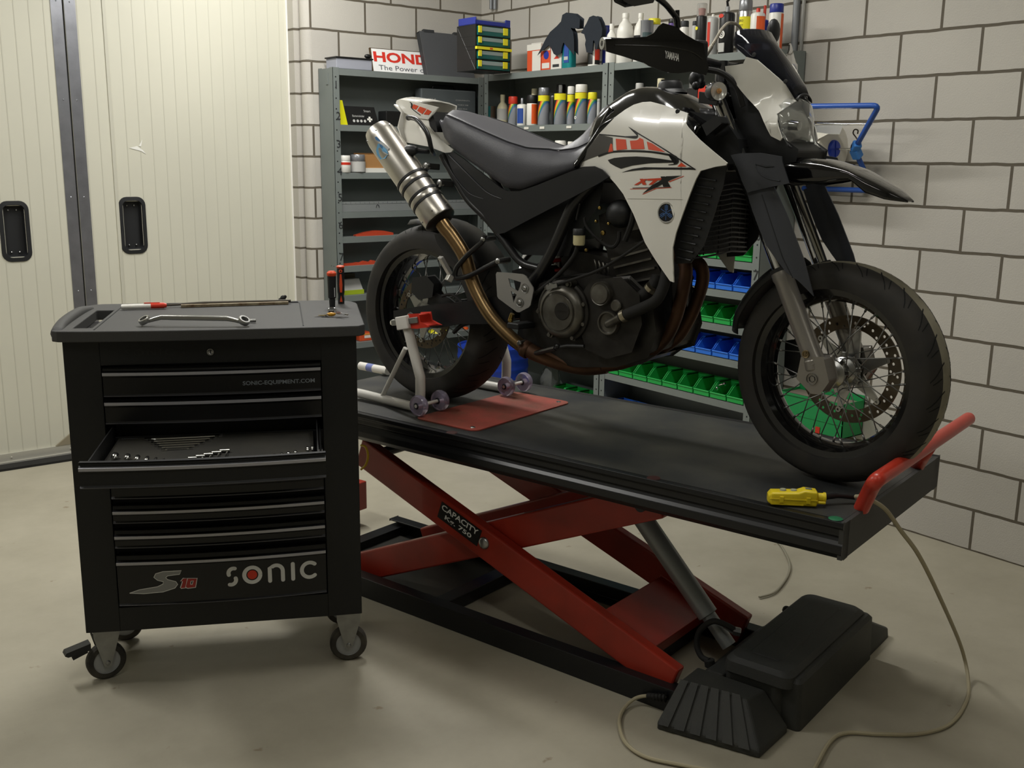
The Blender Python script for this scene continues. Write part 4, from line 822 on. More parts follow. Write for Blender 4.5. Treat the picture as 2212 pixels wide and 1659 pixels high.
def plate(mb, out, holes, f, off, m=0):                # flat plate with real cut-outs; f maps 2-D to 3-D, off = thickness vector
    bm = bmesh.new(); E = []; loops = []
    for lp in [out]+holes:
        v = [bm.verts.new((p[0], p[1], 0)) for p in lp]; loops.append(v); E += [bm.edges.new((v[i], v[(i+1) % len(v)])) for i in range(len(v))]
    bmesh.ops.triangle_fill(bm, edges=E, use_beauty=True); bm.verts.index_update()
    P = [f(v.co.x, v.co.y) for v in bm.verts]; k = len(P); off = V(off)
    fs = [tuple(v.index for v in q.verts) for q in bm.faces]; L = [[v.index for v in l] for l in loops]; bm.free()
    mb.add(P+[p+off for p in P], fs+[tuple(i+k for i in q[::-1]) for q in fs], m)
    mb.add(P+[p+off for p in P], [(l[i], l[(i+1) % len(l)], l[(i+1) % len(l)]+k, l[i]+k) for l in L for i in range(len(l))], m)
    return mb
def circ(cx, cz, r, n=24, a0=0): return [(cx+r*math.cos(a0+2*PI*i/n), cz+r*math.sin(a0+2*PI*i/n)) for i in range(n)]
# ---- wheels
def wheel(name, T, R, W, dust, disc_y, disc_r, lab):
    C = V((0, 0, R)); rb = .216; hw = W*.36
    mb = MB(T); rp = [(rb-.004, -hw), (rb+.014, -hw-.004), (rb+.014, -hw), (rb+.002, -hw+.006), (rb-.006, -hw*.7), (rb-.012, -hw*.35), (rb-.012, hw*.35), (rb-.006, hw*.7), (rb+.002, hw-.006), (rb+.014, hw), (rb+.014, hw+.004), (rb-.004, hw)]
    rp2 = [(rb-.004, hw), (rb-.011, hw*.7), (rb-.022, hw*.3), (rb-.022, -hw*.3), (rb-.011, -hw*.7), (rb-.004, -hw)]
    mb.lathe(rp+rp2, C, (0, 1, 0), 72); w = mb.build(name, M_RIM, bike); w['label'] = lab
    mb = MB(T); h = R-rb-.012; N = 20; pr = [(rb+.012, -hw)]
    for i in range(N+1):
        a = -PI/2*1.12+PI*1.12*i/N; yy = math.sin(a)*W/2; rr_ = R-h*.98*(1-max(0, math.cos(a)) if abs(a) < PI/2 else 1+.25*(abs(a)-PI/2)*2)*.86
        rr_ = R-h*(1-math.cos(min(abs(a), PI/2))**.62)*.8-(abs(a)-PI/2 if abs(a) > PI/2 else 0)*h*.9
        pr.append((rr_, yy))
    pr.append((rb+.012, hw))
    if dust:
        k = [i for i, q in enumerate(pr) if abs(q[1]) < W*.20 and 0 < i < len(pr)-1]
        mb.lathe(pr[:k[0]+1], C, (0, 1, 0), 90, 0); mb.lathe(pr[k[0]:k[-1]+1], C, (0, 1, 0), 90, 1); mb.lathe(pr[k[-1]:], C, (0, 1, 0), 90, 0)
    else: mb.lathe(pr, C, (0, 1, 0), 90, 0)
    ty = mb.build('tyre', [M_TYR, M_DST], w)
    # sipes cut across the shoulders
    mb = MB(T); nS = 26 if dust else 22
    def surf(ang, yy, lift=.0006):
        for i in range(len(pr)-1):
            (r0, y0), (r1, y1) = pr[i], pr[i+1]
            if y0 <= yy <= y1 and 1 <= i < len(pr)-2: r = lerp(r0, r1, (yy-y0)/(y1-y0+1e-9)); return C+V((math.cos(ang)*(r+lift), yy, math.sin(ang)*(r+lift)))
        return C
    for s in (-1, 1):
        for k in range(nS):
            a = 2*PI*(k+(.5 if s > 0 else 0))/nS
            for sweep, y0, y1, w0 in ((.16, .10, .44, .0028), (.05, .20, .40, .0022)):
                L = []; off = 0 if sweep > .1 else .11
                for j in range(7):
                    t = j/6; yy = s*lerp(y0, y1, t)*W; ang = a+off+sweep*(t**1.3)*(-1); L.append((ang, yy, w0*(1-.6*abs(t-.4))/R))
                A = [surf(q[0]-q[2], q[1]) for q in L]; B2 = [surf(q[0]+q[2], q[1]) for q in L]
                fs = [((i, i+1, 7+i+1, 7+i) if s > 0 else (7+i, 7+i+1, i+1, i)) for i in range(6)]; mb.add(A+B2, fs, 0)
    g = mb.build('tread_groove', M_TRD, w); g['kind'] = 'stuff'
    mb = MB(T); hr = .034
    mb.lathe([(.012, -.062), (.026, -.062), (.028, -.05), (.022, -.044), (hr+.006, -.034), (hr+.006, -.028), (.024, -.02), (.024, .02), (hr+.006, .028), (hr+.006, .034), (.024, .044), (.04, .05), (.04, .056), (.02, .062), (.012, .062)], C, (0, 1, 0), 32)
    for s in (-1, 1):
        for k in range(9):
            a = 2*PI*k/9+.2; p = C+V((math.cos(a)*hr, s*.031, math.sin(a)*hr)); q = C+V((math.cos(a)*(hr+.019), s*.031, math.sin(a)*(hr+.019))); mb.bar(p, q, .012, .006, up=(0, 1, 0))
    mb.build('hub', mat('cast_aluminium', 'b4b4b2', .28, 1), w, bev=.0015)
    sp = None; n = 36
    for k in range(n):
        s = 1 if k % 2 else -1; d = 1 if (k//2) % 2 else -1; ar = 2*PI*k/n; ah = ar+d*math.radians(46)
        p = C+V((math.cos(ah)*(hr+.014), s*.031, math.sin(ah)*(hr+.014))); q = C+V((math.cos(ar)*(rb-.021), s*.008, math.sin(ar)*(rb-.021)))
        mb = MB(T); mb.tube([p, q], .0016, 6); mb.tube([lerp(q, p, .09), q], .0032, 6); mb.build('spoke', M_STL, w)
    # brake disc with drilled ring and carrier arms
    mb = MB(T); r0 = disc_r*.76; holes = []
    nh = 30
    for k in range(nh):
        for j, rr2 in enumerate((.93, .865, .80)):
            if (k+j) % 2 == 0 or j == 1 and k % 3 == 0: holes.append(circ(*[disc_r*rr2*f(2*PI*k/nh+j*.05) for f in (math.cos, math.sin)], .0045 if disc_r > .14 else .004, 8))
    plate(mb, circ(0, 0, disc_r, 80), [circ(0, 0, r0, 60)]+holes, lambda x, z: C+V((x, disc_y, z)), (0, .0045*(1 if disc_y > 0 else -1), 0))
    d_ = mb.build('brake_disc', M_DSC, w)
    mb = MB(T)
    for k in range(6):
        a = 2*PI*k/6+.35; e = V((math.cos(a), 0, math.sin(a))); t_ = V((-math.sin(a), 0, math.cos(a))); c0_ = C+V((0, disc_y-.001, 0))
        mb.prism([c0_+e*.035-t_*.022, c0_+e*(r0-.004)-t_*.007, c0_+e*(r0+.008), c0_+e*(r0-.004)+t_*.007, c0_+e*.035+t_*.022], (0, .006, 0)); mb.lathe([(.0035, -.004), (.008, -.004), (.009, 0), (.009, .009), (.0035, .009), (.0035, -.004)], c0_+e*(r0+.004), (0, 1, 0), 12)
    mb.lathe([(.03, -.001), (.045, -.001), (.045, .006), (.03, .006), (.03, -.001)], C+V((0, disc_y, 0)), (0, 1, 0), 28)
    mb.build('disc_carrier', MATS['cast_aluminium'], w)
    return w
I4 = Matrix.Identity(4)
FW = wheel('front_wheel', TS, .300, .122, True, .062, .149, 'spoked front wheel with drilled disc and dusty tyre')
RWH = wheel('rear_wheel', I4, .314, .162, False, -.058, .1225, 'wider spoked rear wheel on the paddock stand')
# ---- fork, axle lug, guards (right, then mirrored left)
fT = G(1552, 219, -.105); fB = G(1757, 775, -.105); fd = (fB-fT).normalized(); top = fT-fd*.05
for s in (-1, 1):
    T = TS @ Matrix.Diagonal((1, -s, 1, 1)) if s > 0 else TS
    fl_ = fT+fd*((G(1675, 590, -.105)-fT).dot(fd)); ax = V((.0, -.105, .300))
    mb = MB(T); mb.tube([fl_-fd*.0, fl_+fd*.02, fl_+fd*.03, fB-fd*.03, fB+fd*.02], [.0275, .029, .0265, .0265, .030], 24)
    lug = [(-.03, .05), (.028, .058), (.048, .0), (.028, -.034), (.004, -.036), (-.038, -.005)]
    mb.prism([ax+V((a-.004, -.026, b)) for a, b in lug], (0, .05, 0)); mb.tube([fB-fd*.0, ax+V((-.006, 0, .02))], .03, 20)
    fk = mb.build('fork_leg', M_FRK, bike, bev=.004, bang=40)
    mb = MB(T); mb.tube([top, fl_+fd*.01], .0205, 24); mb.build('fork_tube', M_CHR, fk)
    mb = MB(T); mb.tube([fl_-fd*.006, fl_+fd*.004], .0285, 24); mb.build('dust_seal', M_RUB, fk)
    mb = MB(T); mb.lathe([(.009, -.003), (.0135, -.003), (.0155, .0), (.0155, .004)], ax+V((0, -.026, 0)), (0, -1, 0), 24); mb.lathe([(.0, -.02), (.009, -.02), (.009, .003)], ax+V((0, -.026, 0)), (0, -1, 0), 6, 1); mb.build('axle_end', [M_ALU, M_HOLE], fk)
    if s < 0:
        b = G(1741, 765, -.134); mb = MB(T); mb.lathe([(0, .001), (.007, .001), (.007, .003), (.010, .004), (.011, 0)], b, (0, -1, 0), 20); mb.bar(b+V((-.006, -.002, 0)), b+V((.006, -.002, 0)), .002, .002); mb.bar(b+V((0, -.002, -.006)), b+V((0, -.002, .006)), .002, .002, up=(1, 0, 0)); mb.build('fork_bolt', mat('brass_bolt', '8a7a5c', .35, .9), fk)
    gy = lambda x, z: -.128-.018*math.cos(min(1.4, max(-1.4, (x-(fT.x+fd.x*(z-fT.z)/fd.z))/.05)))
    def gon(L): return [tuple(FF.on(px, py, gy)) for px, py in L]
    mb = MB(T); mb.patch(gon([(1612, 412), (1640, 405), (1672, 404), (1702, 470), (1736, 560), (1757, 640), (1722, 605), (1700, 590), (1676, 560), (1655, 530), (1640, 495), (1625, 455)]), gy, .004, .02); 
    r_ = gon([(1646, 420), (1662, 470), (1690, 555), (1712, 600)]); mb.tube([V((p[0], gy(*p)+.0005, p[1])) for p in r_], .0014, 6, 1)
    mb.build('fork_guard', [M_GRP, M_HOLE], bike)
    mb = MB(T); gy2 = lambda x, z: gy(x, z)-.012; g2 = lambda L: [tuple(FF.on(px, py, gy2)) for px, py in L]
    mb.patch(g2([(1578, 335), (1600, 331), (1640, 330), (1688, 338), (1690, 352), (1704, 396), (1655, 406), (1614, 416), (1604, 395), (1592, 362)]), gy2, .004, .02)
    q = g2([(1632, 355), (1655, 360), (1672, 360)]); mb.tube([V((p[0], gy2(*p)-.0005, p[1])) for p in q], [.001, .003, .001], 8, 1)
    q = cr([V((p[0], gy2(*p)-.001, p[1])) for p in g2([(1632, 357), (1642, 375), (1660, 386), (1685, 391)])], 5); mb.tube(q, .0016, 6, 0)
    mb.build('fork_cover', [M_GRP, M_HOLE], bike)
# ---- steering head, clamps, inner cowl
mb = MB(TS)
for t in (.02, .17): c = top+fd*t; c = V((c.x, 0, c.z)); mb.loft([[V((c.x-.035, y, c.z-.0)), V((c.x+.03, y, c.z-.012)), V((c.x+.025, y, c.z-.04)), V((c.x-.035, y, c.z-.03))] for y in (-.13, -.05, .05, .13)], 0, sm=False)
c = top; mb.cyl(V((c.x-.05, 0, c.z+.01)), V((c.x+.03, 0, c.z-.22)), .032, 20); mb.build('triple_clamp', M_FRM, bike, bev=.004)
mb = MB(TS); icl = [(1575, 170), (1592, 176), (1618, 213), (1640, 240), (1668, 296), (1692, 304), (1720, 325), (1716, 345), (1690, 350), (1640, 345), (1608, 330), (1600, 280), (1585, 215)]
mb.prism([G(px, py, -.075) for px, py in icl], (0, .15, 0)); mb.build('inner_cowl', M_BLK, bike, bev=.006)
# ---- cowl, screen, headlight
cl = lambda v: max(0, min(1, v))
cy = lambda x, z: -.105+.066*cl((x+.30)/.13)**1.3*cl((z-.955)/.07)+.02*cl((x+.2)/.06)
con = lambda L: [tuple(FF.on(px, py, cy)) for px, py in L]
for s in (-1, 1):
    mb = MB(TS @ Matrix.Diagonal((1, -s, 1, 1)) if s > 0 else TS); mb.patch(con([(1566, 143), (1590, 140), (1608, 137), (1615, 132), (1612, 123), (1635, 129), (1663, 153), (1695, 179), (1718, 219), (1692, 207), (1665, 197), (1672, 228), (1679, 253), (1689, 298), (1685, 304), (1665, 294), (1652, 268), (1639, 239), (1615, 213), (1588, 179), (1568, 157)]), cy, .004, .02)
    mb.build('headlight_cowl', M_WP, bike)
def rows(side, front, ys, yf_, n=9, drop=.35):
    out = []
    for (a, b) in zip(side, front):
        yy = ys if not callable(ys) else ys(len(out)); p = G(a[0], a[1], -yy); q = G(b[0], b[1], yf_); R_ = []
        for k in range(-n, n+1):
            t = abs(k)/n; y = yy*math.sin(t*PI/2); f = 1-math.cos(t*PI/2)
            R_.append(V((lerp(q.x, p.x, f), y*(1 if k > 0 else -1), lerp(q.z, p.z, f**1.0))))
        out.append(R_)
    return out
M_SMK = mat('smoked_screen', '30323c', .06, trans=.82, ior=1.3)
sd = [(1588, 69), (1583, 97), (1612, 123), (1663, 153), (1696, 180), (1718, 216)]; fr = [(1648, 64), (1668, 97), (1690, 128), (1712, 162), (1726, 182), (1738, 202)]
mb = MB(TS); mb.sheet(rows(sd, fr, lambda i: [.085, .095, .09, .065, .05, .036][i], .0), .003); mb.build('windscreen', M_SMK, bike, weld=True)
for px, py in ((1629, 118), (1697, 176)): p = G(px, py, -.09); mb = MB(TS); mb.lathe([(0, .003), (.005, .002), (.006, 0)], p, (.3, -1, .2), 12); mb.build('screen_screw', M_BLK, bike)
sd = [(1690, 212), (1674, 228), (1680, 253), (1688, 285), (1700, 306), (1712, 317)]; fr = [(1732, 206), (1746, 229), (1746, 255), (1738, 285), (1728, 308), (1718, 320)]
M_LENS = mat('clear_lens', 'f4f6f6', .04, trans=.95, ior=1.4)
mb = MB(TS); mb.sheet(rows(sd, fr, lambda i: [.046, .07, .078, .078, .076, .074][i], .0), .004); hl = mb.build('headlight', M_LENS, bike, weld=True)
mb = MB(TS); rw = rows([(a+3, b) for a, b in sd], [(a-30, b) for a, b in fr], lambda i: [.042, .064, .072, .072, .07, .068][i], 0); mb.sheet(rw, .004); 
for z_ in (.35, .55, .75): pass
mb.build('reflector', mat('reflector_chrome', 'e4e4e0', .2, .55, bump=1, bscale=30), hl, weld=True)
p = G(1722, 270, -.01); mb = MB(TS); mb.lathe([(0, .03), (.012, .026), (.014, 0), (.03, -.02)], p-V((.02, 0, 0)), (1, 0, -.1), 20); mb.build('bulb_cap', M_CHR, hl)
mb = MB(TS); q = rows([(1718, 217), (1722, 221)], [(1738, 202), (1740, 207)], .036, .0); mb.sheet([[p+V((.002, 0, .001)) for p in r] for r in q], .003); mb.build('lens_trim', M_BLK, hl, weld=True)
mb = MB(TS); q0_, q1_ = G(1690, 300, -.06), G(1735, 322, 0); mb.loft([[V((q0_.x-.05, y, q0_.z-.02)), V((q0_.x-.02, y, q0_.z-.0)), V((q1_.x+.005-abs(y)*.5, y, q1_.z+.008)), V((q1_.x-.02, y, q1_.z-.03))] for y in (-.07, -.03, .03, .07)], 0, sm=False); mb.build('headlight_bracket', M_BLK, bike)
# ---- beak fender
topL = [(1694, 340), (1712, 336), (1745, 338), (1800, 345), (1850, 362), (1900, 388), (1940, 411), (1968, 433)]
botL = [(1703, 398), (1720, 402), (1762, 396), (1800, 388), (1832, 386), (1868, 416), (1912, 431), (1968, 439)]
hwL = [.06, .072, .078, .078, .072, .062, .048, .016]
N = 24; rws = []
tp = [G(px, py, 0) for px, py in topL]; bt = [G(px, py, -h) for (px, py), h in zip(botL, hwL)]
X0, X1_ = tp[0].x, tp[-1].x
for i in range(N+1):
    x = lerp(X0, X1_, i/N); zt_ = interp([p.x for p in tp], [p.z for p in tp], x); hw_ = interp([p.x for p in tp], hwL, x); zb_ = min(interp([p.x for p in bt], [p.z for p in bt], x), zt_-.002)
    r_ = []
    for k in range(-8, 9):
        t = k/8; u = abs(t); y = hw_*min(1, 1.25*math.sin(u*PI/2)) if u < .6 else hw_*lerp(.97+.03, 1, (u-.6)/.4)
        z = zt_-(zt_-zb_)*(u**2.6)-(0 if u < .85 else 0)+.0; r_.append(V((x, y*(1 if t > 0 else -1), z)))
    rws.append(r_)
mb = MB(TS); mb.sheet(rws, .004); mb.build('front_fender', M_GBLK, bike, weld=True)
# rear mudguard of the front wheel
C = V((0, 0, .300)); rws = []
a0 = math.degrees(math.atan2(*[(G(1577, 722, -.07)-C)[k] for k in (2, 0)])); a1 = math.degrees(math.atan2(*[(G(1672, 602, -.07)-C)[k] for k in (2, 0)]))
if a0 < 0: a0 += 360
for i in range(15):
    a = math.radians(lerp(a0, a1-8, i/14)); wd = .072 if i > 2 else .045+.01*i; rws.append([C+V((math.cos(a)*r, y*wd, math.sin(a)*r)) for y, r in ((-1, .302), (-.97, .318), (-.7, .332), (0, .338), (.7, .332), (.97, .318), (1, .302))])
mb = MB(TS); mb.sheet(rws, .003); mb.build('mudguard', M_BLK, bike, weld=True)
cp = G(1715, 780, .09); mb = MB(TS); mb.prism([G(px, py, .06) for px, py in ((1700, 740), (1730, 735), (1745, 770), (1738, 800), (1712, 812), (1698, 790))], (0, .05, 0)); mb.build('front_caliper', M_BLK, bike, bev=.006)
# ---- bars, hand guards, controls
XH = -.45
def H(px, py, x=XH): return FF.x(px, py, x)
SA = V((-.515, -.405, 0)); SD = V((.125, .30, 0)).normalized(); SN = V((SD.y, -SD.x, 0))          # swept plane of the right bar half
def HS(px, py, off=0): return FF.I @ hit(px, py, FF.M @ (SA+SN*off), FF.M.to_3x3() @ SN)
e_r = HS(1303, 94); cb = V((top.x-.01, 0, top.z+.055))
mb = MB(TS); kn = e_r+SD*.25; kn.z = e_r.z-.02; half = [e_r, e_r+SD*.2, kn, V((cb.x, -.06, cb.z)), V((cb.x, 0, cb.z))]
pts = fillet(half+[V((p.x, -p.y, p.z)) for p in half[-2::-1]], .05, 4); mb.tube(pts, .0115, 14); mb.tube([V((cb.x, -.05, cb.z-.05)), V((cb.x, -.05, cb.z+.012))], .018, 14); mb.tube([V((cb.x, .05, cb.z-.05)), V((cb.x, .05, cb.z+.012))], .018, 14); mb.build('handlebar', mat('bar_steel', '6a6a6c', .3, .9), bike)
hgp = [(1307, 84), (1340, 83), (1375, 81), (1393, 80), (1409, 72), (1421, 57), (1431, 50), (1457, 58), (1477, 76), (1497, 88), (1514, 95), (1518, 122), (1527, 146), (1523, 163), (1490, 155), (1463, 159), (1443, 158), (1419, 151), (1396, 142), (1386, 136), (1345, 122), (1308, 111)]
OFS = .045; q3 = [HS(px, py, OFS+.02) for px, py in hgp]; P2 = [((q-SA).dot(SD), q.z) for q in q3]; zc = e_r.z
# bulged shell: outer face follows the bar, ridge line pushed forward
xf = lambda u, z: -(OFS+.024*math.cos(min(1.5, abs(z-zc+.02)/.07))+.012*math.sin(PI*min(1, max(0, u/.36))))
HB_ = Matrix(((SD.x, -SN.x, 0, SA.x), (SD.y, -SN.y, 0, SA.y), (0, 0, 1, 0), (0, 0, 0, 1)))
for s in (-1, 1):
    M_ = TS @ (Matrix.Diagonal((1, -1, 1, 1)) if s > 0 else I4) @ HB_
    mb = MB(M_); mb.patch(P2, xf, .004, .012)
    if s > 0: mb.f = [f[::-1] for f in mb.f]
    hg = mb.build('hand_guard', M_GBLK, bike)
    rid = cr([V((u, xf(u, z)-.001, z)) for u, z in [((HS(px, py, OFS+.03)-SA).dot(SD), HS(px, py, OFS+.03).z) for px, py in ((1330, 97), (1390, 99), (1440, 102), (1490, 112), (1515, 128))]], 5); mb = MB(M_); mb.tube(rid, .002, 6); mb.build('guard_ridge', M_GBLK, hg)
    if s < 0:
        mb = MB(M_); a = HS(1434, 110, OFS+.03); b = HS(1465, 118, OFS+.03); u0 = (a-SA).dot(SD); u1 = (b-SA).dot(SD)
        mb.text('YAMAHA', V((u0, 0, a.z-.018)), V((u1-u0, 0, b.z-a.z)), V((0, 0, 1)), .0185, 0, 0, fit=(u1-u0), bold=.03)
        k = M_.inverted(); mb.v = [M_ @ (lambda p: V((p.x, xf(p.x, p.z)-.0016, p.z)))(k @ p) for p in mb.v]; mb.build('guard_lettering', mat('lettering_white', 'e2e2de', .4), hg)
for s in (-1, 1):
    e = V((e_r.x, e_r.y*-s, e_r.z)); d = -SD if s < 0 else V((-SD.x, SD.y, 0)); mb = MB(TS)
    mb.lathe([(0, -.002), (.005, -.002), (.007, .004), (.0155, .004), (.0165, -.002), (.0165, -.018)], e, d, 24); mb.build('bar_end', M_ALU, bike)
    mb = MB(TS); mb.tube([e-d*.02, e-d*.10], .0165, 16); mb.build('grip', M_RUB, bike)
    mb = MB(TS); mb.tube(cr([e-d*.04+V((.03, 0, -.01)), e-d*.10+V((.04, 0, -.015)), e-d*.2+V((.04, 0, -.01)), e-d*.25+V((.02, 0, 0))], 4), .006, 10); mb.build('brake_lever' if s < 0 else 'clutch_lever', M_BLK, bike)
    mb = MB(TS); c = e-d*.27; mb.box((c.x-.02, c.y-.025, c.z-.04), (c.x+.035, c.y+.025, c.z+.02)); mb.build('switch_housing', M_BLK, bike, bev=.008)
p = H(1505, 170, XH+.01); mb = MB(TS); mb.sphere(p, .022, 12, 0, (1, 1, 1.1)); mb.sphere(p+V((0, .02, -.012)), .014, 10); mb.sphere(p+V((.01, -.015, -.02)), .012, 10); mb.build('master_cylinder', M_BLK, bike)
mb = MB(TS); mb.tube([H(1463, 66, XH), H(1463, 22, XH)], .0065, 12); st = [H(1464, 60, XH), H(1461, 40, XH), H(1450, 24, XH), H(1436, 8, XH), H(1415, -8, XH), H(1398, -22, XH)]
mb.tube(cr(st, 5), [.010]*6+[.008]*20, 12); mb.build('mirror_stem', M_GBLK, bike)
mh = [H(1338, -2, XH+.01), H(1358, 8, XH+.01), H(1397, 1, XH+.01), H(1412, -30, XH+.01), H(1395, -60, XH+.01), H(1340, -60, XH+.01), H(1325, -30, XH+.01)]
mb = MB(TS); mb.prism([p+V((-.012, 0, 0)) for p in mh], (.03, 0, 0)); mb.build('mirror', M_GBLK, bike, bev=.008)
mb = MB(TS); p = H(1671, 68, XH-.02); mb.sphere(p, .03, 14, 0, (.5, 1.0, 1.25)); mb.build('mirror', M_BLK, bike)
mb = MB(TS); q = [H(1524, 120, XH+.03), H(1537, 100, XH+.035), H(1549, 80, XH+.04), H(1560, 62, XH+.04), H(1574, 50, XH+.03), H(1590, 52, XH+.02), H(1600, 62, XH), H(1610, 80, XH)]
mb.tube(cr(q, 5), .0045, 8); mb.cyl(q[0]-(q[1]-q[0])*.2, q[1], .0065, 10); mb.build('brake_hose', mat('braided_steel', '8d877b', .3, .8, bump=.8, bscale=800), bike)
mb = MB(TS); q = [G(1527, 150, -.13), G(1560, 158, -.12), G(1590, 185, -.10), G(1605, 230, -.09)]; mb.tube(cr(q, 5), .008, 8); q = [G(1522, 140, -.12), G(1550, 143, -.06), G(1580, 150, 0)]; mb.tube(cr(q, 5), .006, 8); mb.build('control_cables', M_RUB, bike)
mb = MB(TS); mb.prism([G(px, py, -.06) for px, py in ((1560, 150), (1600, 140), (1640, 150), (1650, 190), (1610, 200), (1575, 175))], (0, .12, 0)); mb.build('dashboard', M_BLK, bike, bev=.006)
# front indicators
for s in (-1, 1):
    T = TS @ Matrix.Diagonal((1, -s, 1, 1)) if s > 0 else TS
    c = G(1552, 197, -.19); f = V((.92, -.38, .05)).normalized()
    mb = MB(T); mb.lathe([(0, -.052), (.012, -.048), (.022, -.03), (.0245, -.01), (.025, 0)], c, f, 24); mb.tube([c-f*.02, V((c.x-.02, -.12, c.z-.005))], .007, 10); si = mb.build('indicator', M_BLK, bike)
    mb = MB(T); mb.lathe([(.0245, 0), (.022, .008), (.012, .013), (0, .014)], c, f, 24); mb.build('indicator_lens', M_LENS, si)
    mb = MB(T); mb.lathe([(0, -.006), (.022, -.001)], c, f, 20); mb.sphere(c, .007, 8, 1); mb.build('indicator_reflector', [MATS['reflector_chrome'], mat('amber_bulb', 'c98a3a', .3)], si)
# ---- tank and shrouds
def yS(x, z): return interp([.70, .80, .90, 1.0, 1.12, 1.25], [-.118, -.138, -.165, -.188, -.202, -.2], x)*interp([.5, .62, .80, .88, .95, 1.0, 1.05], [.9, .96, 1.0, 1.0, .93, .83, .66], z)
def so(L, s=1, ox=0, oy=0, yf=yS): return [tuple(BF.on(ox+a/s, oy+b/s, yf)) for a, b in L]
SH = [(1235.5, 366), (1262, 333), (1294, 289), (1331, 251), (1350, 237), (1369, 226), (1388, 220.5), (1405, 219.5), (1434, 227), (1486, 244.5), (1477, 250), (1476, 259), (1485, 274), (1512, 303), (1540, 327), (1570.5, 352), (1568, 357), (1546, 360), (1513, 369), (1503, 387), (1488, 425), (1472, 469), (1460, 503), (1453, 535), (1451, 578), (1455, 610), (1447, 607), (1420, 568), (1393, 524), (1380, 492), (1368, 462), (1346, 419), (1330, 398), (1313, 379), (1300, 366), (1284, 359), (1262, 360)]
mb = MB(); mb.patch(so(SH), yS, .005, .02, mir=True); sh = mb.build('tank_shroud', M_WP, bike); sh['label'] = 'white side shrouds with orange and black graphics'
def dec(L, name, m, lift=.0012, org=(1220, 200), s=5.821, par=None, yf=yS):
    f2 = lambda x, z: yf(x, z)-lift; mb = MB(); mb.patch(so(L, s, org[0], org[1], f2), f2, .0006, .03); return mb.build(name, m, par or sh)
def decs(Ls, name, m, lift=.0012, org=(1220, 200), s=5.821, par=None, yf=yS):
    f2 = lambda x, z: yf(x, z)-lift; mb = MB()
    for L in Ls: mb.patch(so(L, s, org[0], org[1], f2), f2, .0006, .03)
    return mb.build(name, m, par or sh)
def ln(pts, w):                                         # thin band polygon along a pixel polyline
    P = cr([V((a, b, 0)) for a, b in pts], 4); A = []; C_ = []
    for i, p in enumerate(P):
        t = (P[min(i+1, len(P)-1)]-P[max(i-1, 0)]).normalized(); n = V((-t.y, t.x, 0)); ww = w if not callable(w) else w(i/(len(P)-1)); A.append((p+n*ww/2).to_2d()); C_.append((p-n*ww/2).to_2d())
    return [tuple(a) for a in A]+[tuple(c) for c in C_[::-1]]
dec([(150, 902), (290, 700), (430, 527), (600, 566), (590, 600), (600, 740), (440, 785), (300, 835)], 'graphic_panel', mat('graphic_grey', '4b4845', .35))
M_GR = M_GRB
dec([(575, 640), (596, 650), (604, 740), (545, 752)], 'graphic_stripe', M_ORG, .0018)
for L in ([(640, 580), (765, 590), (780, 710), (650, 725)], [(818, 606), (900, 600), (922, 590), (942, 568), (985, 590), (1000, 710), (835, 712)], [(1030, 615), (1100, 640), (1262, 748), (1050, 715)], [(1465, 880), (1530, 932), (1415, 930)]): dec(L, 'graphic_stripe', M_ORG)
dec(ln([(430, 525), (600, 540), (760, 556), (880, 570), (910, 555), (905, 525), (870, 480), (800, 430)], lambda t: 14 if t < .7 else 22*(1-t)/.3+2), 'graphic_line', M_GR, .0016)
dec(ln([(870, 478), (940, 525), (1100, 620), (1300, 745), (1480, 865), (1640, 968)], 15), 'graphic_line', M_GR, .0014)
dec(ln([(420, 800), (560, 752), (700, 738), (900, 735), (1100, 748), (1250, 772), (1380, 800), (1418, 850), (1400, 895), (1300, 908)], lambda t: 24 if t < .75 else 24*(1-t)/.25+6), 'graphic_line', M_GR, .0016)
dec([(540, 848), (620, 822), (750, 808), (900, 803), (1050, 812), (1200, 832), (1375, 858), (1385, 880), (1200, 885), (1050, 890), (850, 917), (705, 958), (640, 930), (570, 890)], 'intake_grille', M_GRB, .0014)
dec([(715, 1003), (850, 960), (1000, 938), (1250, 942), (1540, 944), (1570, 940), (1650, 971), (1400, 968), (1100, 966), (900, 978)], 'graphic_line', M_GR, .0014)
dec(ln([(790, 1335), (1100, 1338), (1480, 1345)], 2.5), 'panel_seam', mat('seam_grey', '8b877d', .5))
decs([[(868, 1162), (912, 1162), (1045, 1085), (1000, 1085)], [(940, 1085), (985, 1083), (1025, 1158), (980, 1160)], [(1040, 1084), (1218, 1074), (1204, 1102), (1030, 1106)], [(1120, 1100), (1168, 1100), (1100, 1158), (1050, 1160)]], 'model_lettering', mat('logo_orange', 'cf4526', .4), .0022)
decs([[(978, 1268), (1090, 1170), (1215, 1100), (1275, 1052), (1458, 1045), (1330, 1098), (1150, 1192)], [(1205, 1055), (1262, 1054), (1325, 1182), (1235, 1182)], [(850, 1196), (1325, 1184), (1325, 1190), (850, 1203)]], 'model_lettering', M_GRB, .0016)
decs([[(820, 1210), (1120, 1204), (1340, 1190), (1340, 1197), (1120, 1211), (822, 1216)], [(972, 1278), (1150, 1204), (1160, 1206), (985, 1280)], [(1300, 1120), (1495, 1047), (1500, 1052), (1320, 1125)]], 'model_lettering', MATS['logo_orange'], .001)
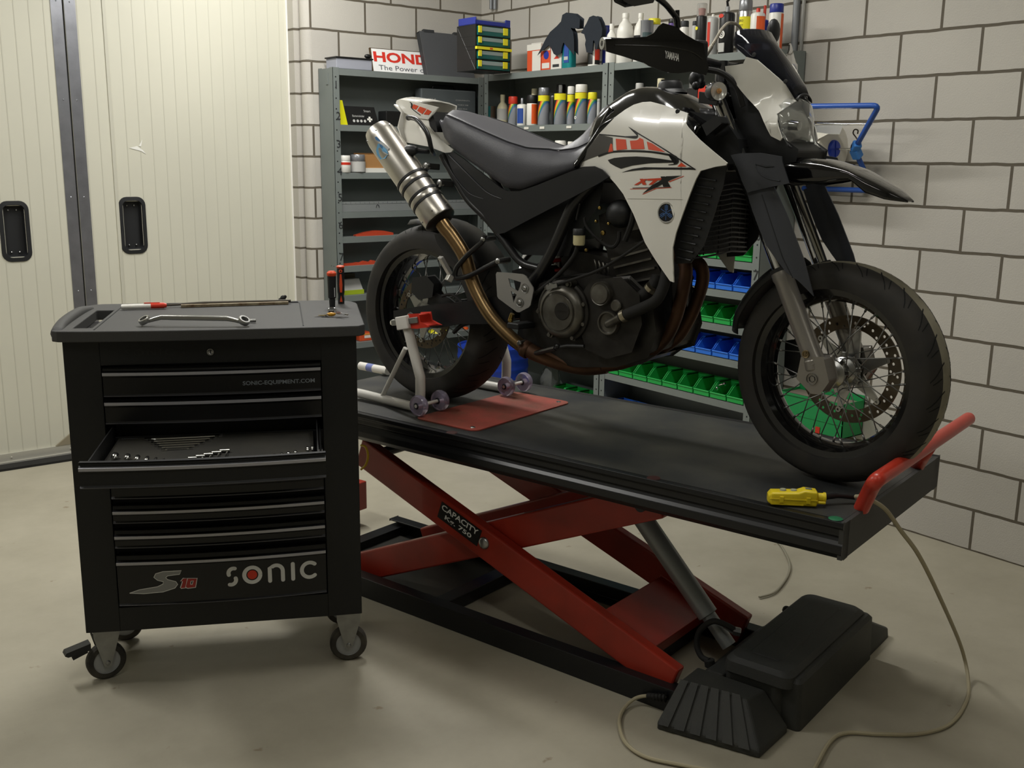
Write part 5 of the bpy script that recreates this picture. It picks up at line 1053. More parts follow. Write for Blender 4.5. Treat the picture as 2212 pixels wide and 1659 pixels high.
# round tuning-fork emblem
ce = BF.on(1440, 459.4, yS); rw_ = .0285; ye = yS(ce.x, ce.y)
mb = MB(); mb.lathe([(rw_, 0), (rw_, .002), (rw_-.001, .003), (rw_-.004, .003), (rw_-.0045, .002)], (ce.x, ye, ce.y), (0, -1, 0), 36); em = mb.build('emblem_ring', M_CHR, sh)
mb = MB(); mb.lathe([(0, .0022), (rw_-.004, .0022)], (ce.x, ye, ce.y), (0, -1, 0), 36); mb.build('emblem_disc', mat('emblem_black', '14161d', .2), em)
mb = MB()
for k in range(3):
    a = PI/2+2*PI*k/3; e = V((math.cos(a), 0, math.sin(a))); t_ = V((-math.sin(a), 0, math.cos(a))); o = V((ce.x, ye-.0026, ce.y))
    mb.bar(o-e*.001, o+e*.022, .0022, .0006, up=(0, 1, 0)); mb.bar(o+e*.008-t_*.004, o+e*.020-t_*.004, .0016, .0006, up=(0, 1, 0)); mb.bar(o+e*.008+t_*.004, o+e*.020+t_*.004, .0016, .0006, up=(0, 1, 0)); mb.bar(o+e*.008-t_*.0045, o+e*.008+t_*.0045, .0016, .0006, up=(0, 1, 0)); mb.bar(o-e*.020, o-e*.001, .0014, .0006, up=(0, 1, 0))
mb.build('emblem_forks', mat('emblem_blue', '4a6fa8', .3, .3), em)
p = BF.on(1464, 241, yS); mb = MB(); mb.lathe([(0, .002), (.006, .002), (.0075, 0)], (p.x, yS(p.x, p.y), p.y), (0, -1, 0), 14); mb.build('shroud_screw', M_BLK, sh)
# black tank top
tt = [B(px, py, 0) for px, py in ((1318, 240), (1326, 232), (1345, 212), (1375, 194), (1402, 187), (1450, 190), (1490, 206), (1530, 233), (1568, 258))]
rws = []
for i in range(26):
    x = lerp(tt[0].x-.0, tt[-1].x, i/25); z = interp([p.x for p in tt], [p.z for p in tt], x); R_ = []
    for k in range(-9, 10):
        t = k/9; u = abs(t); zz = z-.075*u**2.2-.05*max(0, u-.7)*2; y = yS(x, zz+.02)*.97*math.sin(u*PI/2*.95)/math.sin(PI/2*.95); R_.append(V((x, -y if t > 0 else y, zz)))
    rws.append(R_)
mb = MB(); mb.sheet(rws, .004); mb.build('tank_top', M_GBLK, bike, weld=True)
c = B(1448, 190, 0); mb = MB(); mb.lathe([(0, .022), (.03, .022), (.034, .016), (.036, .0), (.045, -.004), (.05, -.012)], (c.x, 0, c.z-.004), (-.05, 0, 1), 28); mb.bar((c.x-.028, 0, c.z+.02), (c.x+.028, 0, c.z+.018), .012, .008); mb.build('fuel_cap', M_BLK, bike)
mb = MB(); mb.prism([B(px, py, -.10) for px, py in ((1470, 250), (1490, 243), (1560, 256), (1590, 300), (1600, 350), (1572, 352), (1512, 303), (1484, 274))], (0, .2, 0)); mb.build('tank_front', M_BLK, bike, bev=.004)
mb = MB(); mb.prism([B(px, py, -.17) for px, py in ((1518, 271), (1549, 250), (1556, 266), (1527, 290))], (0, .05, 0)); mb.build('horn', M_BLK, bike, bev=.003)
mb = MB(); mb.prism([B(px, py, -.08) for px, py in ((1508, 305), (1530, 300), (1558, 335), (1545, 345))], (0, .03, 0)); mb.build('red_connector', mat('dull_red_plastic', '7c2620', .5), bike, bev=.003)
# ---- seat
stp = [B(px, py, 0) for px, py in ((930, 250), (945, 236), (970, 233), (1000, 240), (1050, 262), (1100, 284), (1150, 305), (1190, 318), (1225, 320), (1252, 311), (1278, 288), (1300, 258), (1322, 226))]
ssm = [B(px, py, -.115) for px, py in ((935, 252), (960, 247), (1000, 262), (1050, 283), (1100, 300), (1150, 316), (1200, 325), (1235, 320), (1262, 305), (1290, 275), (1320, 234))]
sbt = [B(px, py, -.14) for px, py in ((928, 262), (942, 295), (975, 322), (1010, 347), (1060, 382), (1095, 405), (1125, 409), (1180, 388), (1235, 366), (1262, 333), (1296, 287), (1328, 244))]
fz = lambda L, x: interp([p.x for p in L], [p.z for p in L], x)
x0s, x1s = max(stp[0].x, sbt[0].x)-.0, stp[-1].x+.004; rings = []
for i in range(41):
    x = lerp(x0s, x1s, i/40); zt_ = fz(stp, x); zs_ = min(fz(ssm, x), zt_-.004); zb_ = min(fz(sbt, x), zs_-.02)
    ws = interp([x0s, x0s+.04, .25, .45, .62, .72, x1s], [.06, .105, .122, .125, .10, .078, .06], x); wb = interp([x0s, .2, .45, .6, .72, x1s], [.09, .13, .142, .13, .115, .085], x)
    h_ = [(0, zt_), (ws*.45, zt_-.001), (ws*.8, lerp(zt_, zs_, .45)), (ws, zs_), (ws+.010, zs_-.012), (lerp(ws, wb, .5)+.012, lerp(zs_, zb_, .45)), (wb+.004, lerp(zs_, zb_, .8)), (wb, zb_), (wb*.6, zb_-.002), (0, zb_-.002)]
    rings.append([V((x, -y, z)) for y, z in h_]+[V((x, y, z)) for y, z in h_[-2:0:-1]])
mb = MB(); mb.loft(rings, 0); st_ = mb.build('seat', mat('seat_vinyl', '45454a', .42, bump=.25, bscale=500), bike, weld=True)
for s in (-1, 1): mb = MB(); mb.tube([V((x, s*(interp([x0s, x0s+.04, .25, .45, .62, .72, x1s], [.06, .105, .122, .125, .10, .078, .06], x)+.001), min(fz(ssm, x), fz(stp, x)-.004)+.001)) for x in [lerp(x0s+.02, x1s-.02, k/30) for k in range(31)]], .0016, 6); mb.build('seat_seam', mat('seam_black', '26262a', .6), st_)
mb = MB(); mb.tube(cr([B(1322, 234, -.09), B(1300, 275, -.10), B(1270, 322, -.115), B(1242, 362, -.125)], 5), [.010]*14+[.012, .006], 10); mb.build('seat_trim', M_GBLK, bike)
# ---- tail
yT = lambda x, z: -.108+.25*max(0, .06-x)**1.2
A_ = [(855, 222), (857, 217), (862, 214.5), (885, 218.5), (920, 225), (947, 232), (934, 243), (925, 258), (898, 254), (871, 243), (860, 233)]
B_ = [(872, 243), (898, 252), (925, 257), (928, 272), (934, 287), (955, 305), (979, 323), (974, 329), (961, 330), (927, 317), (874, 307), (864, 275)]
AF = [(855, 222), (857, 217), (862, 214.5), (885, 218.5), (900, 224), (898, 250), (871, 243), (860, 233)]
for L, y_, T in ((AF, yT, 1), (B_, lambda x, z: yT(x, z)+.006, 1), (B_, lambda x, z: yT(x, z)+.006, 0), (A_, yT, 0)): mb = MB(Matrix.Diagonal((1, -1, 1, 1)) if T else None); mb.patch(so(L, yf=y_), y_, .005, .02); tl_ = mb.build('tail_cover', M_WP, bike)
ta = [BF.on(px, py, yT) for px, py in ((855, 222), (862, 214.5), (885, 218.5), (900, 222))]
mb = MB(); mb.sheet([[V((p.x, y*abs(yT(p.x, 0))*1.0, p.y+.012*(1-y*y))) for y in (-1, -.6, -.2, .2, .6, 1)] for p in ta], .004); mb.build('tail_top', M_WP, bike, weld=True)
mb = MB(); q = [BF.on(px, py, yT) for px, py in ((858, 226), (871, 243), (865, 275), (874, 305))]; mb.sheet([[V((p.x+.006, y*.1, p.y)) for y in (-1, 0, 1)] for p in q], .004); mb.build('tail_rear', M_WP, bike, weld=True)
tg = []
for L in ([(893, 225), (904, 229), (898, 237), (889.5, 233.5)], [(906.5, 230), (921, 235), (912, 246.5), (901, 239)], [(923, 236), (932, 240.5), (926, 248), (915, 247)]): dec(L, 'graphic_stripe', M_ORG, .0014, (0, 0), 1, tl_, yT)
dec(ln([(885, 220.5), (890, 225), (888, 232), (896, 240), (908, 249)], 1.6), 'graphic_line', M_GRB, .0014, (0, 0), 1, tl_, yT)
mb = MB(); mb.prism([BF.y(px, py, -.10) for px, py in ((914, 250), (933, 241), (940, 262), (945, 285), (930, 285), (925, 262))], (0, .2, 0)); mb.build('tail_inner', M_BLK, bike)
for s in (-1, 1):
    T = Matrix.Diagonal((1, -s, 1, 1)); mb = MB(T); mb.tube(fillet([B(885, 254, -.135), B(900, 256, -.15), B(925, 288, -.158), B(932, 325, -.145), B(938, 332, -.10)], .03, 5), .008, 12); mb.build('grab_handle', M_FRM, bike)
    mb = MB(T); mb.sphere(B(883, 254, -.13), .011, 12, 0, (1.2, .8, .9)); mb.build('handle_plug', M_BLK, bike)
    f = V((-1, -.1, 0)); c = B(884, 325, -.17); mb = MB(T); mb.lathe([(0, -.034), (.010, -.032), (.017, -.018), (.0185, 0), (.017, .008), (.014, .014)], c, f, 20); mb.tube([c-f*.025, B(925, 328, -.10)], [.010, .008], 10); ri = mb.build('indicator', M_BLK, bike); mb = MB(T); mb.lathe([(.0165, .010), (.014, .018), (0, .022)], c, f, 20); mb.build('indicator_lens', M_LENS, ri)
# ---- side panel, frame
def yP(x, z): return interp([.15, .3, .5, .7, .9], [-.115, -.128, -.142, -.150, -.150], x)+.02*max(0, (z-.82)*6)**1
SP = [(962, 332), (979, 328), (1000, 342), (1040, 373), (1082, 406), (1096, 413), (1122, 413), (1160, 400), (1234, 370), (1262, 361), (1284, 359), (1300, 366), (1316, 382), (1290, 398), (1237, 426), (1194, 448), (1140, 476), (1090, 503), (1078, 505), (1062, 492), (1042, 462), (1013, 433), (985, 385)]
mb = MB(); mb.patch(so(SP, yf=yP), yP, .005, .02, mir=True); mb.build('side_panel', mat('side_panel_black', '202123', .38, bump=.1, bscale=700), bike)
mb = MB(); q = [BF.on(px, py, yP) for px, py in ((970, 335), (1000, 365), (1040, 405), (1060, 420), (1085, 430))]; mb.tube(cr([V((p.x, yP(p.x, p.y)-.001, p.y)) for p in q], 5), [.0022]*20+[.001], 8)
q = [BF.on(px, py, yP) for px, py in ((958, 340), (985, 385), (1015, 418), (1045, 430))]; mb.tube(cr([V((p.x, yP(p.x, p.y)-.001, p.y)) for p in q], 5), [.0016]*15+[.001], 8)
mb.build('panel_crease', MATS['side_panel_black'], bike)
mb = MB(); mb.prism([B(px, py, -.09) for px, py in ((1080, 440), (1240, 400), (1300, 390), (1290, 440), (1235, 520), (1225, 548), (1130, 545), (1085, 505))], (0, .18, 0)); mb.build('airbox', M_BLK, bike, bev=.008)
for s in (-1, 1):
    T = Matrix.Diagonal((1, -s, 1, 1)); mb = MB(T)
    mb.tube(fillet([B(955, 335, -.10), B(1008, 430, -.10), B(1060, 480, -.105), B(1125, 570, -.115), B(1165, 580, -.115)], .04, 5), .0125, 12)
    mb.tube(fillet([B(1290, 385, -.10), B(1240, 435, -.115), B(1190, 550, -.12), B(1160, 600, -.12), B(1120, 640, -.12)], .05, 5), .018, 14)
    mb.tube(fillet([B(1285, 370, -.08), B(1330, 385, -.09), B(1480, 330, -.05)], .05, 5), .02, 12)
    mb.build('frame_tube', M_FRM, bike)
mb = MB(); mb.prism([B(px, py, -.11) for px, py in ((1112, 590), (1165, 575), (1180, 640), (1170, 700), (1190, 760), (1150, 765), (1120, 740), (1130, 680))], (0, .22, 0)); mb.build('frame_plate', M_FRM, bike, bev=.01)
# ---- swing arm, rear brake
for s in (-1, 1):
    T = Matrix.Diagonal((1, -s, 1, 1)); mb = MB(T); mb.prism([B(px, py, -.125) for px, py in ((852, 674), (905, 665), (1000, 655), (1095, 640), (1110, 690), (1060, 697), (990, 697), (945, 706), (905, 704), (880, 698), (853, 700))], (0, .04, 0)); mb.build('swingarm', mat('swingarm_black', '17181a', .42), bike, bev=.005)
mb = MB(); mb.tube([(0, -.135, .314), (0, .135, .314)], .010, 14); mb.lathe([(0, .012), (.012, .010), (.015, 0)], (0, -.128, .314), (0, -1, 0), 6); mb.build('rear_axle', M_ALU, bike)
mb = MB(); mb.prism([B(px, py, -.115) for px, py in ((892, 602), (920, 598), (935, 615), (932, 640), (905, 645), (890, 630))], (0, .045, 0)); mb.prism([B(px, py, -.10) for px, py in ((930, 630), (965, 645), (990, 665), (975, 670), (925, 655))], (0, .012, 0)); mb.build('rear_caliper', M_BLK, bike, bev=.004)
mb = MB(); mb.tube(cr([B(955, 640, -.12), B(975, 636, -.12), B(995, 650, -.12), B(1010, 668, -.12)], 5), .005, 8); mb.build('brake_hose', M_RUB, bike)
mb = MB(); mb.tube(fillet([B(980, 718, -.11), B(1000, 700, -.11), B(1025, 695, -.11), B(1095, 692, -.11)], .02, 4), .007, 10); mb.build('chain_guard', M_BLK, bike)
hg_ = [];  
for i in range(9): a = math.radians(lerp(35, 100, i/8)); hg_.append([V((math.cos(a)*r, y*.085, .314+math.sin(a)*r)) for y, r in ((-1, .315), (-.8, .33), (0, .335), (.8, .33), (1, .315))])
mb = MB(); mb.sheet(hg_, .003); mb.build('rear_hugger', M_BLK, bike, weld=True)
mb = MB(); mb.prism([B(px, py, -.12) for px, py in ((940, 508), (950, 505), (1010, 560), (1000, 575), (960, 545), (945, 525))], (0, .02, 0)); mb.build('hugger_bracket', M_BLK, bike, bev=.003)
# ---- silencer and pipes
sa = B(815, 281, -.185); sb = B(951, 476, -.165); sd_ = (sb-sa); L_ = sd_.length; sd_.normalize()
mb = MB(); mb.lathe([(.0, .018), (.030, .018), (.034, .010), (.045, .0), (.052, .02), (.0545, .035)], sa, sd_, 40, 0); mb.lathe([(.0545, .035), (.0555, L_-.045)], sa, sd_, 40, 0); mb.lathe([(.0568, L_-.045), (.0568, L_-.004), (.055, L_)], sa, sd_, 40, 0); mb.lathe([(.0555, L_-.045), (.0568, L_-.045)], sa, sd_, 40, 0, False)
mb.lathe([(.055, L_), (.050, L_+.004), (.027, L_+.012), (.0, L_+.012)], sa, sd_, 40, 1)
sl = mb.build('silencer', [mat('brushed_titanium', 'cdc9c1', .3, 1, var=.06, vscale=6), mat('silencer_end_dark', '3a3734', .4, .8)], bike); sl['label'] = 'brushed silencer with blue sticker'
for t0 in (.60, .78):
    for dt in (-.014, .014):
        mb = MB(); h = L_*t0+dt; mb.lathe([(.0556, h-.005), (.0578, h-.004), (.0578, h+.004), (.0556, h+.005)], sa, sd_, 40); mb.build('clamp_band', M_BLK, sl)
    mb = MB(); h = L_*t0; mb.lathe([(.0558, h-.008), (.0566, h-.006), (.0566, h+.006), (.0558, h+.008)], sa, sd_, 40); mb.build('clamp_ring', MATS['brushed_titanium'], sl)
for (px, py) in ((921, 359), (951, 396)):
    p = B(px, py, -.14); mb = MB(); mb.lathe([(0, .010), (.004, .010), (.012, .006), (.0135, 0), (.0135, -.006)], p, (0, -1, 0), 20); mb.lathe([(0, .0115), (.004, .0115), (.0045, .009)], p, (0, -1, 0), 6, 1); mb.build('mount_washer', [M_ALU, M_STL], sl)
    mb = MB(); q = B(px+28, py+2, -.10); mb.bar(p+V((0, .008, 0)), q, .022, .02); mb.tube([p+V((0, .004, 0)), p+V((-.025, .0, -.03))], .011, 10); mb.build('silencer_bracket', M_BLK, bike, bev=.003)
up_ = V((0, 0, 1)); side = (sd_.cross(V((0, 1, 0)))).normalized()
for kk in range(6): a = 2*PI*kk/6+.5; w1 = V((0, 1, 0)); w1 = (w1-sd_*w1.dot(sd_)).normalized(); w2 = sd_.cross(w1); e = w1*math.cos(a)+w2*math.sin(a); mb = MB(); mb.sphere(sa+sd_*(L_-.02)+e*.0568, .0035, 8); mb.sphere(sa+sd_*.024+e*.0535, .0035, 8); mb.build('rivet', M_CHR, sl)
def onsil(L, lift, m, name):
    w1 = V((0, -1, 0)); w1 = (w1-sd_*w1.dot(sd_)).normalized(); w2 = sd_.cross(w1); mb = MB()
    for poly in L:
        P3 = []
        for px, py in poly:
            q = B(px, py, -.238) if False else None; r0 = BF.I @ CAM; rd = (BF.I.to_3x3() @ ray(px, py)); 
            # nearest hit on the cylinder
            o = r0-sa; oc = o-sd_*o.dot(sd_); dc = rd-sd_*rd.dot(sd_); a = dc.dot(dc); b = 2*oc.dot(dc); c = oc.dot(oc)-(.0556+lift)**2; D = b*b-4*a*c
            t = (-b-math.sqrt(max(0, D)))/(2*a); P3.append(r0+rd*t)
        mb.add(P3, [tuple(range(len(P3)))])
    mb.build(name, m, sl)
tc5 = lambda L: [(780+a/5.925, 180+b/5.925) for a, b in L]
onsil([tc5([(215, 770), (250, 780), (290, 850), (245, 975), (205, 920), (190, 860)]), tc5([(250, 780), (300, 800), (330, 850), (345, 900), (310, 960), (245, 975), (290, 850)])], .0012, mat('sticker_blue', '6fa8cf', .4), 'silencer_sticker')
onsil([tc5([(195, 690), (300, 770), (360, 830), (345, 860), (290, 810), (190, 720)]), tc5([(270, 870), (300, 880), (355, 915), (340, 920), (290, 895)])], .0018, mat('sticker_silver', 'd9dde0', .2, .6), 'silencer_sticker')
onsil([tc5([(175, 690), (200, 680), (245, 735), (230, 745), (190, 725)]), tc5([(235, 770), (275, 800), (265, 830), (240, 810)])], .0022, mat('sticker_ink', '3d6f9e', .4), 'silencer_lettering')
p0 = sa+sd_*(L_+.008)
tn = [p0, p0+sd_*.03, B(978, 512, -.16), B(1003, 552, -.155), B(1018, 600, -.15), B(1035, 640, -.15), B(1062, 685, -.15), B(1100, 726, -.148), B(1133, 752, -.145)]
pp_ = cr(tn, 6); mb = MB(); mb.tube(pp_, [lerp(.0255, .0215, i/(len(pp_)-1)) for i in range(len(pp_))], 20); mb.build('exhaust_pipe', M_PIPE, bike, weld=True)
cq = [B(1128, 748, -.145), B(1160, 765, -.14), B(1210, 783, -.12), B(1262, 794, -.10), B(1310, 790, -.08)]
mb = MB(); mb.tube(cr(cq, 6), .0245, 18); mb.lathe([(.025, -.012), (.028, -.01), (.028, .01), (.025, .012)], B(1137, 755, -.145), B(1160, 768, -.14)-B(1133, 752, -.145), 20); mb.build('collector_pipe', M_HDR, bike, weld=True)
p = B(1122, 741, -.172); mb = MB(); mb.lathe([(0, .006), (.006, .006), (.009, .003), (.010, 0)], p, (0, -1, 0), 6); mb.tube([p, p+V((0, .03, 0))], .007, 8); mb.build('pipe_bolt', M_ALU, bike)
h1 = [B(1300, 791, -.09), B(1345, 784, -.075), B(1400, 762, -.06), B(1437, 730, -.05), B(1458, 690, -.045), B(1472, 640, -.04), B(1482, 590, -.035), B(1476, 562, -.03), B(1455, 545, -.03)]
h2 = [B(1310, 790, -.05), B(1390, 770, .0), B(1455, 735, .03), B(1485, 695, .04), B(1505, 650, .045), B(1518, 605, .045), B(1514, 575, .04), B(1495, 560, .035)]
for q in (h1, h2): mb = MB(); mb.tube(cr(q, 6), .0195, 18); mb.build('header_pipe', M_HDR, bike, weld=True)
# ---- engine
def poly(L, y0, dy, name, m, bev=.008): mb = MB(); mb.prism([B(px, py, y0) for px, py in L], (0, dy, 0)); return mb.build(name, m, bike, bev=bev)
cc_ = poly([(1170, 620), (1205, 605), (1290, 600), (1350, 615), (1400, 650), (1410, 720), (1395, 765), (1330, 785), (1240, 785), (1185, 770), (1160, 720), (1158, 660)], -.135, .27, 'crankcase', M_ENGD, .012)
poly([(1278, 612), (1340, 606), (1375, 640), (1380, 700), (1360, 755), (1310, 768), (1270, 750), (1255, 700), (1262, 640)], -.165, .05, 'engine_side_cover', M_ENGD, .01)
poly([(1315, 545), (1395, 522), (1432, 610), (1420, 640), (1350, 650), (1325, 620)], -.085, .17, 'cylinder', M_ENGD, .006)
for k in range(4): a = B(1322+6*k, 560+18*k, -.09); b = B(1402+7*k, 538+20*k, -.09); mb = MB(); mb.bar(a, b, .006, .012, up=(0, 1, 0)); mb.build('cylinder_rib', M_ENG, bike)
poly([(1300, 470), (1380, 430), (1420, 470), (1440, 540), (1400, 560), (1330, 560), (1305, 520)], -.055, .14, 'cylinder_head', M_ENGD, .01)
poly([(1345, 440), (1400, 420), (1420, 450), (1410, 480), (1360, 490)], -.085, .17, 'cam_cover', M_ENG, .012)
poly([(1215, 560), (1240, 545), (1310, 560), (1325, 600), (1290, 612), (1225, 612)], -.05, .12, 'carburettor_body', M_ENGD, .006)
def rcov(px, py, y, r, h, name, prof, m, seg=40):
    c = B(px, py, y); mb = MB(); mb.lathe(prof, c, (0, -1, 0), seg); return mb.build(name, m, bike)
rcov(1218, 672, -.16, .08, 0, 'clutch_cover', [(.082, -.04), (.082, .012), (.079, .020), (.068, .030), (.063, .031), (.061, .027), (.058, .027), (.055, .033), (.02, .036), (0, .036)], M_ENG, 56)
cl_ = [o for o in bike.children if o.name.startswith('clutch_cover')][0]
c = B(1218, 672, -.19); mb = MB(); mb.lathe([(0, .0068), (.026, .0068), (.028, .005)], c+V((-.004, 0, .0)), (0, -1, 0), 32); mb.text('YAMAHA', c+V((-.022, -.0078, -.004)), (1, 0, 0), (0, 0, 1), .007, 0, fit=.036, ext=.0006); mb.build('cover_boss', M_ENGD, cl_)
for k, a in enumerate((20, 75, 130, 185, 240, 300, 340)):
    t = math.radians(a); p = B(1218, 672, -.16)+V((math.cos(t)*.088, 0, math.sin(t)*.088)); mb = MB(); mb.lathe([(0, .018), (.006, .018), (.0065, .010), (.010, .009), (.011, 0), (.011, -.02)], p, (0, -1, 0), 12); mb.build('cover_bolt', M_ENG, cl_)
mb = MB()
for a0_, a1_ in ((-60, 60), (80, 200)):
    mb.tube([B(1218, 672, -.165)+V((math.cos(math.radians(lerp(a0_, a1_, i/14)))*.088, 0, math.sin(math.radians(lerp(a0_, a1_, i/14)))*.088)) for i in range(15)], .009, 8)
mb.build('cover_flange', M_ENGD, cl_)
rcov(1302, 634, -.165, .033, 0, 'filter_cover', [(.036, -.03), (.036, .012), (.033, .017), (.030, .015), (.028, .019), (0, .020)], M_ENG)
wp = rcov(1317, 697, -.165, .033, 0, 'water_pump', [(.036, -.03), (.036, .010), (.034, .014), (.030, .014), (.028, .006), (.012, .004), (0, .004)], M_ENG)
mb = MB(); w0_ = B(1314, 700, -.175); mb.tube([w0_, B(1345, 684, -.185)], .0125, 14); mb.sphere(w0_, .0125, 12); mb.build('pump_outlet', M_ENG, bike)
rcov(1333, 660, -.165, .015, 0, 'oil_plug', [(.018, -.02), (.018, .008), (.014, .012), (0, .013)], M_ENG)
mb = MB(); mb.tube(cr([B(1341, 685, -.185), B(1362, 676, -.185), B(1395, 662, -.18), B(1418, 648, -.17), B(1432, 622, -.15), B(1440, 590, -.12), B(1445, 560, -.10)], 6), .0165, 16); mb.build('coolant_hose', M_RUB, bike)
mb = MB(); mb.tube(cr([B(1371, 652, -.14), B(1390, 638, -.14), B(1408, 622, -.12), B(1420, 600, -.10)], 6), .0185, 16); mb.build('coolant_hose', M_RUB, bike)
for a, b, r in (((1344, 684), (1352, 680), .0195), ((1370, 653), (1376, 649), .0215), ((1404, 626), (1409, 620), .021)):
    mb = MB(); yy = -.185 if r < .02 else -.135; mb.tube([B(*a, yy), B(*b, yy)], r*.95, 18); mb.build('hose_clamp', mat('clamp_steel', 'a9a18d', .3, .9), bike)
mb = MB(); hc = [V((B(1208, 590, 0).x+.018*math.cos(t), .0+.03*math.sin(t), B(1208, 612, 0).z+.0085*t/1.0)) for t in [k*.35 for k in range(0, 54)]]; hc = [V((B(1206, 590, 0).x+.034*math.cos(t), .034*math.sin(t), B(1206, 622, 0).z+.0052*t)) for t in [k*.35 for k in range(0, 64)]]
mb.tube(hc, .0065, 8); mb.build('shock_spring', mat('spring_red', 'b3201a', .35, coat=.3), bike)
mb = MB(); c = B(1206, 600, 0); mb.cyl((c.x, 0, c.z-.1), (c.x, 0, c.z+.13), .016, 14); mb.cyl((c.x, 0, c.z+.06), (c.x, 0, c.z+.09), .032, 18); mb.build('shock_body', M_ALU, bike)
mb = MB(); c = B(1251, 515, -.16); mb.lathe([(0, -.02), (.016, -.02), (.018, -.014), (.018, .012), (0, .012)], c, (0, 0, 1), 20); rs = mb.build('fluid_reservoir', mat('cream_reservoir', 'cfc69c', .4), bike)
mb = MB(); mb.lathe([(.0195, .010), (.0195, .026), (.017, .029), (0, .029)], c, (0, 0, 1), 20); mb.build('reservoir_cap', M_BLK, rs)
mb = MB(); mb.tube(cr([B(1248, 530, -.16), B(1238, 556, -.16), B(1205, 595, -.155), B(1160, 632, -.15), B(1145, 645, -.14)], 6), .007, 10); mb.build('reservoir_hose', M_RUB, bike)
mb = MB(); mb.tube(cr([B(1400, 515, -.16), B(1340, 556, -.165), B(1290, 585, -.17), B(1230, 606, -.18), B(1190, 618, -.18)], 6), .0045, 8); mb.tube(cr([B(1190, 618, -.18), B(1210, 600, -.15), B(1290, 590, -.13)], 5), .004, 8); mb.build('clutch_cable', M_RUB, bike)
mb = MB(); c = B(1192, 622, -.18); mb.tube([c+V((0, 0, .015)), c+V((0, 0, -.03))], .009, 12); mb.bar(c+V((-.01, -.012, .0)), c+V((.03, -.012, .012)), .006, .012); mb.build('clutch_arm', M_ALU, bike)
mb = MB()
for q, r in (([(1262, 470), (1268, 490), (1290, 515), (1300, 520)], .0045), ([(1290, 515), (1310, 530), (1325, 533), (1336, 520), (1338, 500)], .006), ([(1350, 520), (1365, 480), (1372, 440)], .009), ([(1245, 475), (1252, 440)], .003)): mb.tube(cr([B(px, py, -.12) for px, py in q], 5), r, 8)
mb.build('engine_hoses', M_RUB, bike)
for px, py, r in ((1297, 449, .005), (1289, 478, .004), (1304, 503, .007), (1316, 483, .004), (1268, 540, .005)): mb = MB(); mb.lathe([(0, .008), (r, .006), (r*1.2, 0)], B(px, py, -.11), (0, -1, 0), 8); mb.build('carburettor_screw', M_BR, bike)
mb = MB(); mb.sphere(B(1340, 462, -.09), .042, 16, 0, (1.1, .8, 1)); mb.build('ignition_cover', M_BLK, bike)
mb = MB(); 
for k in range(6): mb.tube([B(1285+9*k, 560+3*k, -.06), B(1290+9*k, 585+2*k, -.06)], .004, 6)
mb.build('intake_ribs', M_ENG, bike)
poly([(1150, 770), (1300, 775), (1400, 772), (1385, 783), (1260, 790), (1170, 782)], -.09, .18, 'engine_cradle', M_FRM, .006)
poly([(1425, 560), (1448, 600), (1446, 690), (1420, 745), (1405, 745), (1425, 680), (1420, 610)], -.06, .12, 'down_tube', M_FRM, .006)
poly([(1130, 705), (1180, 700), (1200, 730), (1190, 760), (1140, 755)], -.13, .04, 'gear_cover', M_BLK, .006)
mb = MB(); mb.tube([B(1200, 752, -.19), B(1225, 747, -.19), B(1262, 748, -.185)], .006, 8); mb.sphere(B(1204, 748, -.195), .008, 10); mb.tube([B(1150, 765, -.15), B(1200, 752, -.19)], .008, 8); mb.build('brake_pedal', M_FRM, bike)
# ---- foot rest plate with cut-outs
yf_ = -.175; c3 = lambda L: [(lambda p: (p.x, p.z))(B(760+a/2.765, 180+b/2.765, yf_)) for a, b in L]
out = c3([(866, 1128), (940, 1132), (1018, 1140), (1040, 1152), (1083, 1222), (1084, 1240), (1066, 1325), (1056, 1338), (1000, 1368), (985, 1366), (875, 1285), (868, 1272), (860, 1140)])
mb = MB(); plate(mb, out, [c3([(934, 1164), (1010, 1188), (1004, 1215), (992, 1243), (948, 1216)]), c3([(950, 1240), (984, 1262), (972, 1290), (966, 1312)])], lambda x, z: V((x, yf_, z)), (0, .004, 0)); hp = mb.build('heel_guard', mat('satin_aluminium_plate', 'a6a4a0', .42, .6), bike)
for a, b in ((1035, 1225), (1005, 1308)): x, z = c3([(a, b)])[0]; mb = MB(); mb.lathe([(0, .004), (.004, .005), (.0065, .003), (.007, .0), (.013, -.0005), (.0145, .001)], (x, yf_-.001, z), (0, -1, 0), 20); mb.build('plate_bolt', M_ALU, hp)
mb = MB(); mb.tube([B(1107, 678, -.17), B(1103, 690, -.17)], .008, 10); mb.sphere(B(1103, 692, -.17), .009, 10); mb.build('pedal_pivot', M_BR, bike)
mb = MB(); a = V((B(1150, 690, -.12).x, -.12, B(1150, 700, -.12).z)); mb.bar(a, a+V((.0, -.10, .005)), .045, .018, up=(0, 0, 1)); mb.build('foot_peg', M_BLK, bike, bev=.003)
# passenger peg and its loop bracket
for s in (-1, 1):
    T = Matrix.Diagonal((1, -s, 1, 1)); mb = MB(T); mb.tube(fillet([B(1047, 508, -.17), B(1043, 522, -.175), B(1010, 550, -.18), B(984, 580, -.18), B(982, 602, -.18), B(1010, 598, -.18), B(1073, 566, -.17)], .025, 4), .0085, 10); mb.build('peg_bracket', M_FRM, bike)
    mb = MB(T)
    for px, py in ((1042, 517), (1074, 564)): p = B(px, py, -.178); mb.cyl(p, p+V((.0, .06, 0)), .009, 12); mb.lathe([(0, .004), (.004, .004), (.009, 0)], p, (0, -1, 0), 12)
    mb.build('bracket_spacer', M_ALU, bike)
    mb = MB(T); a = B(951, 555, -.23); b = B(972, 592, -.19); mb.bar(a, b, .02, .012); mb.bar(B(966, 598, -.2), B(976, 604, -.185), .024, .022); mb.build('passenger_peg', mat('satin_peg', 'b9b8b4', .35, .7), bike, bev=.002)
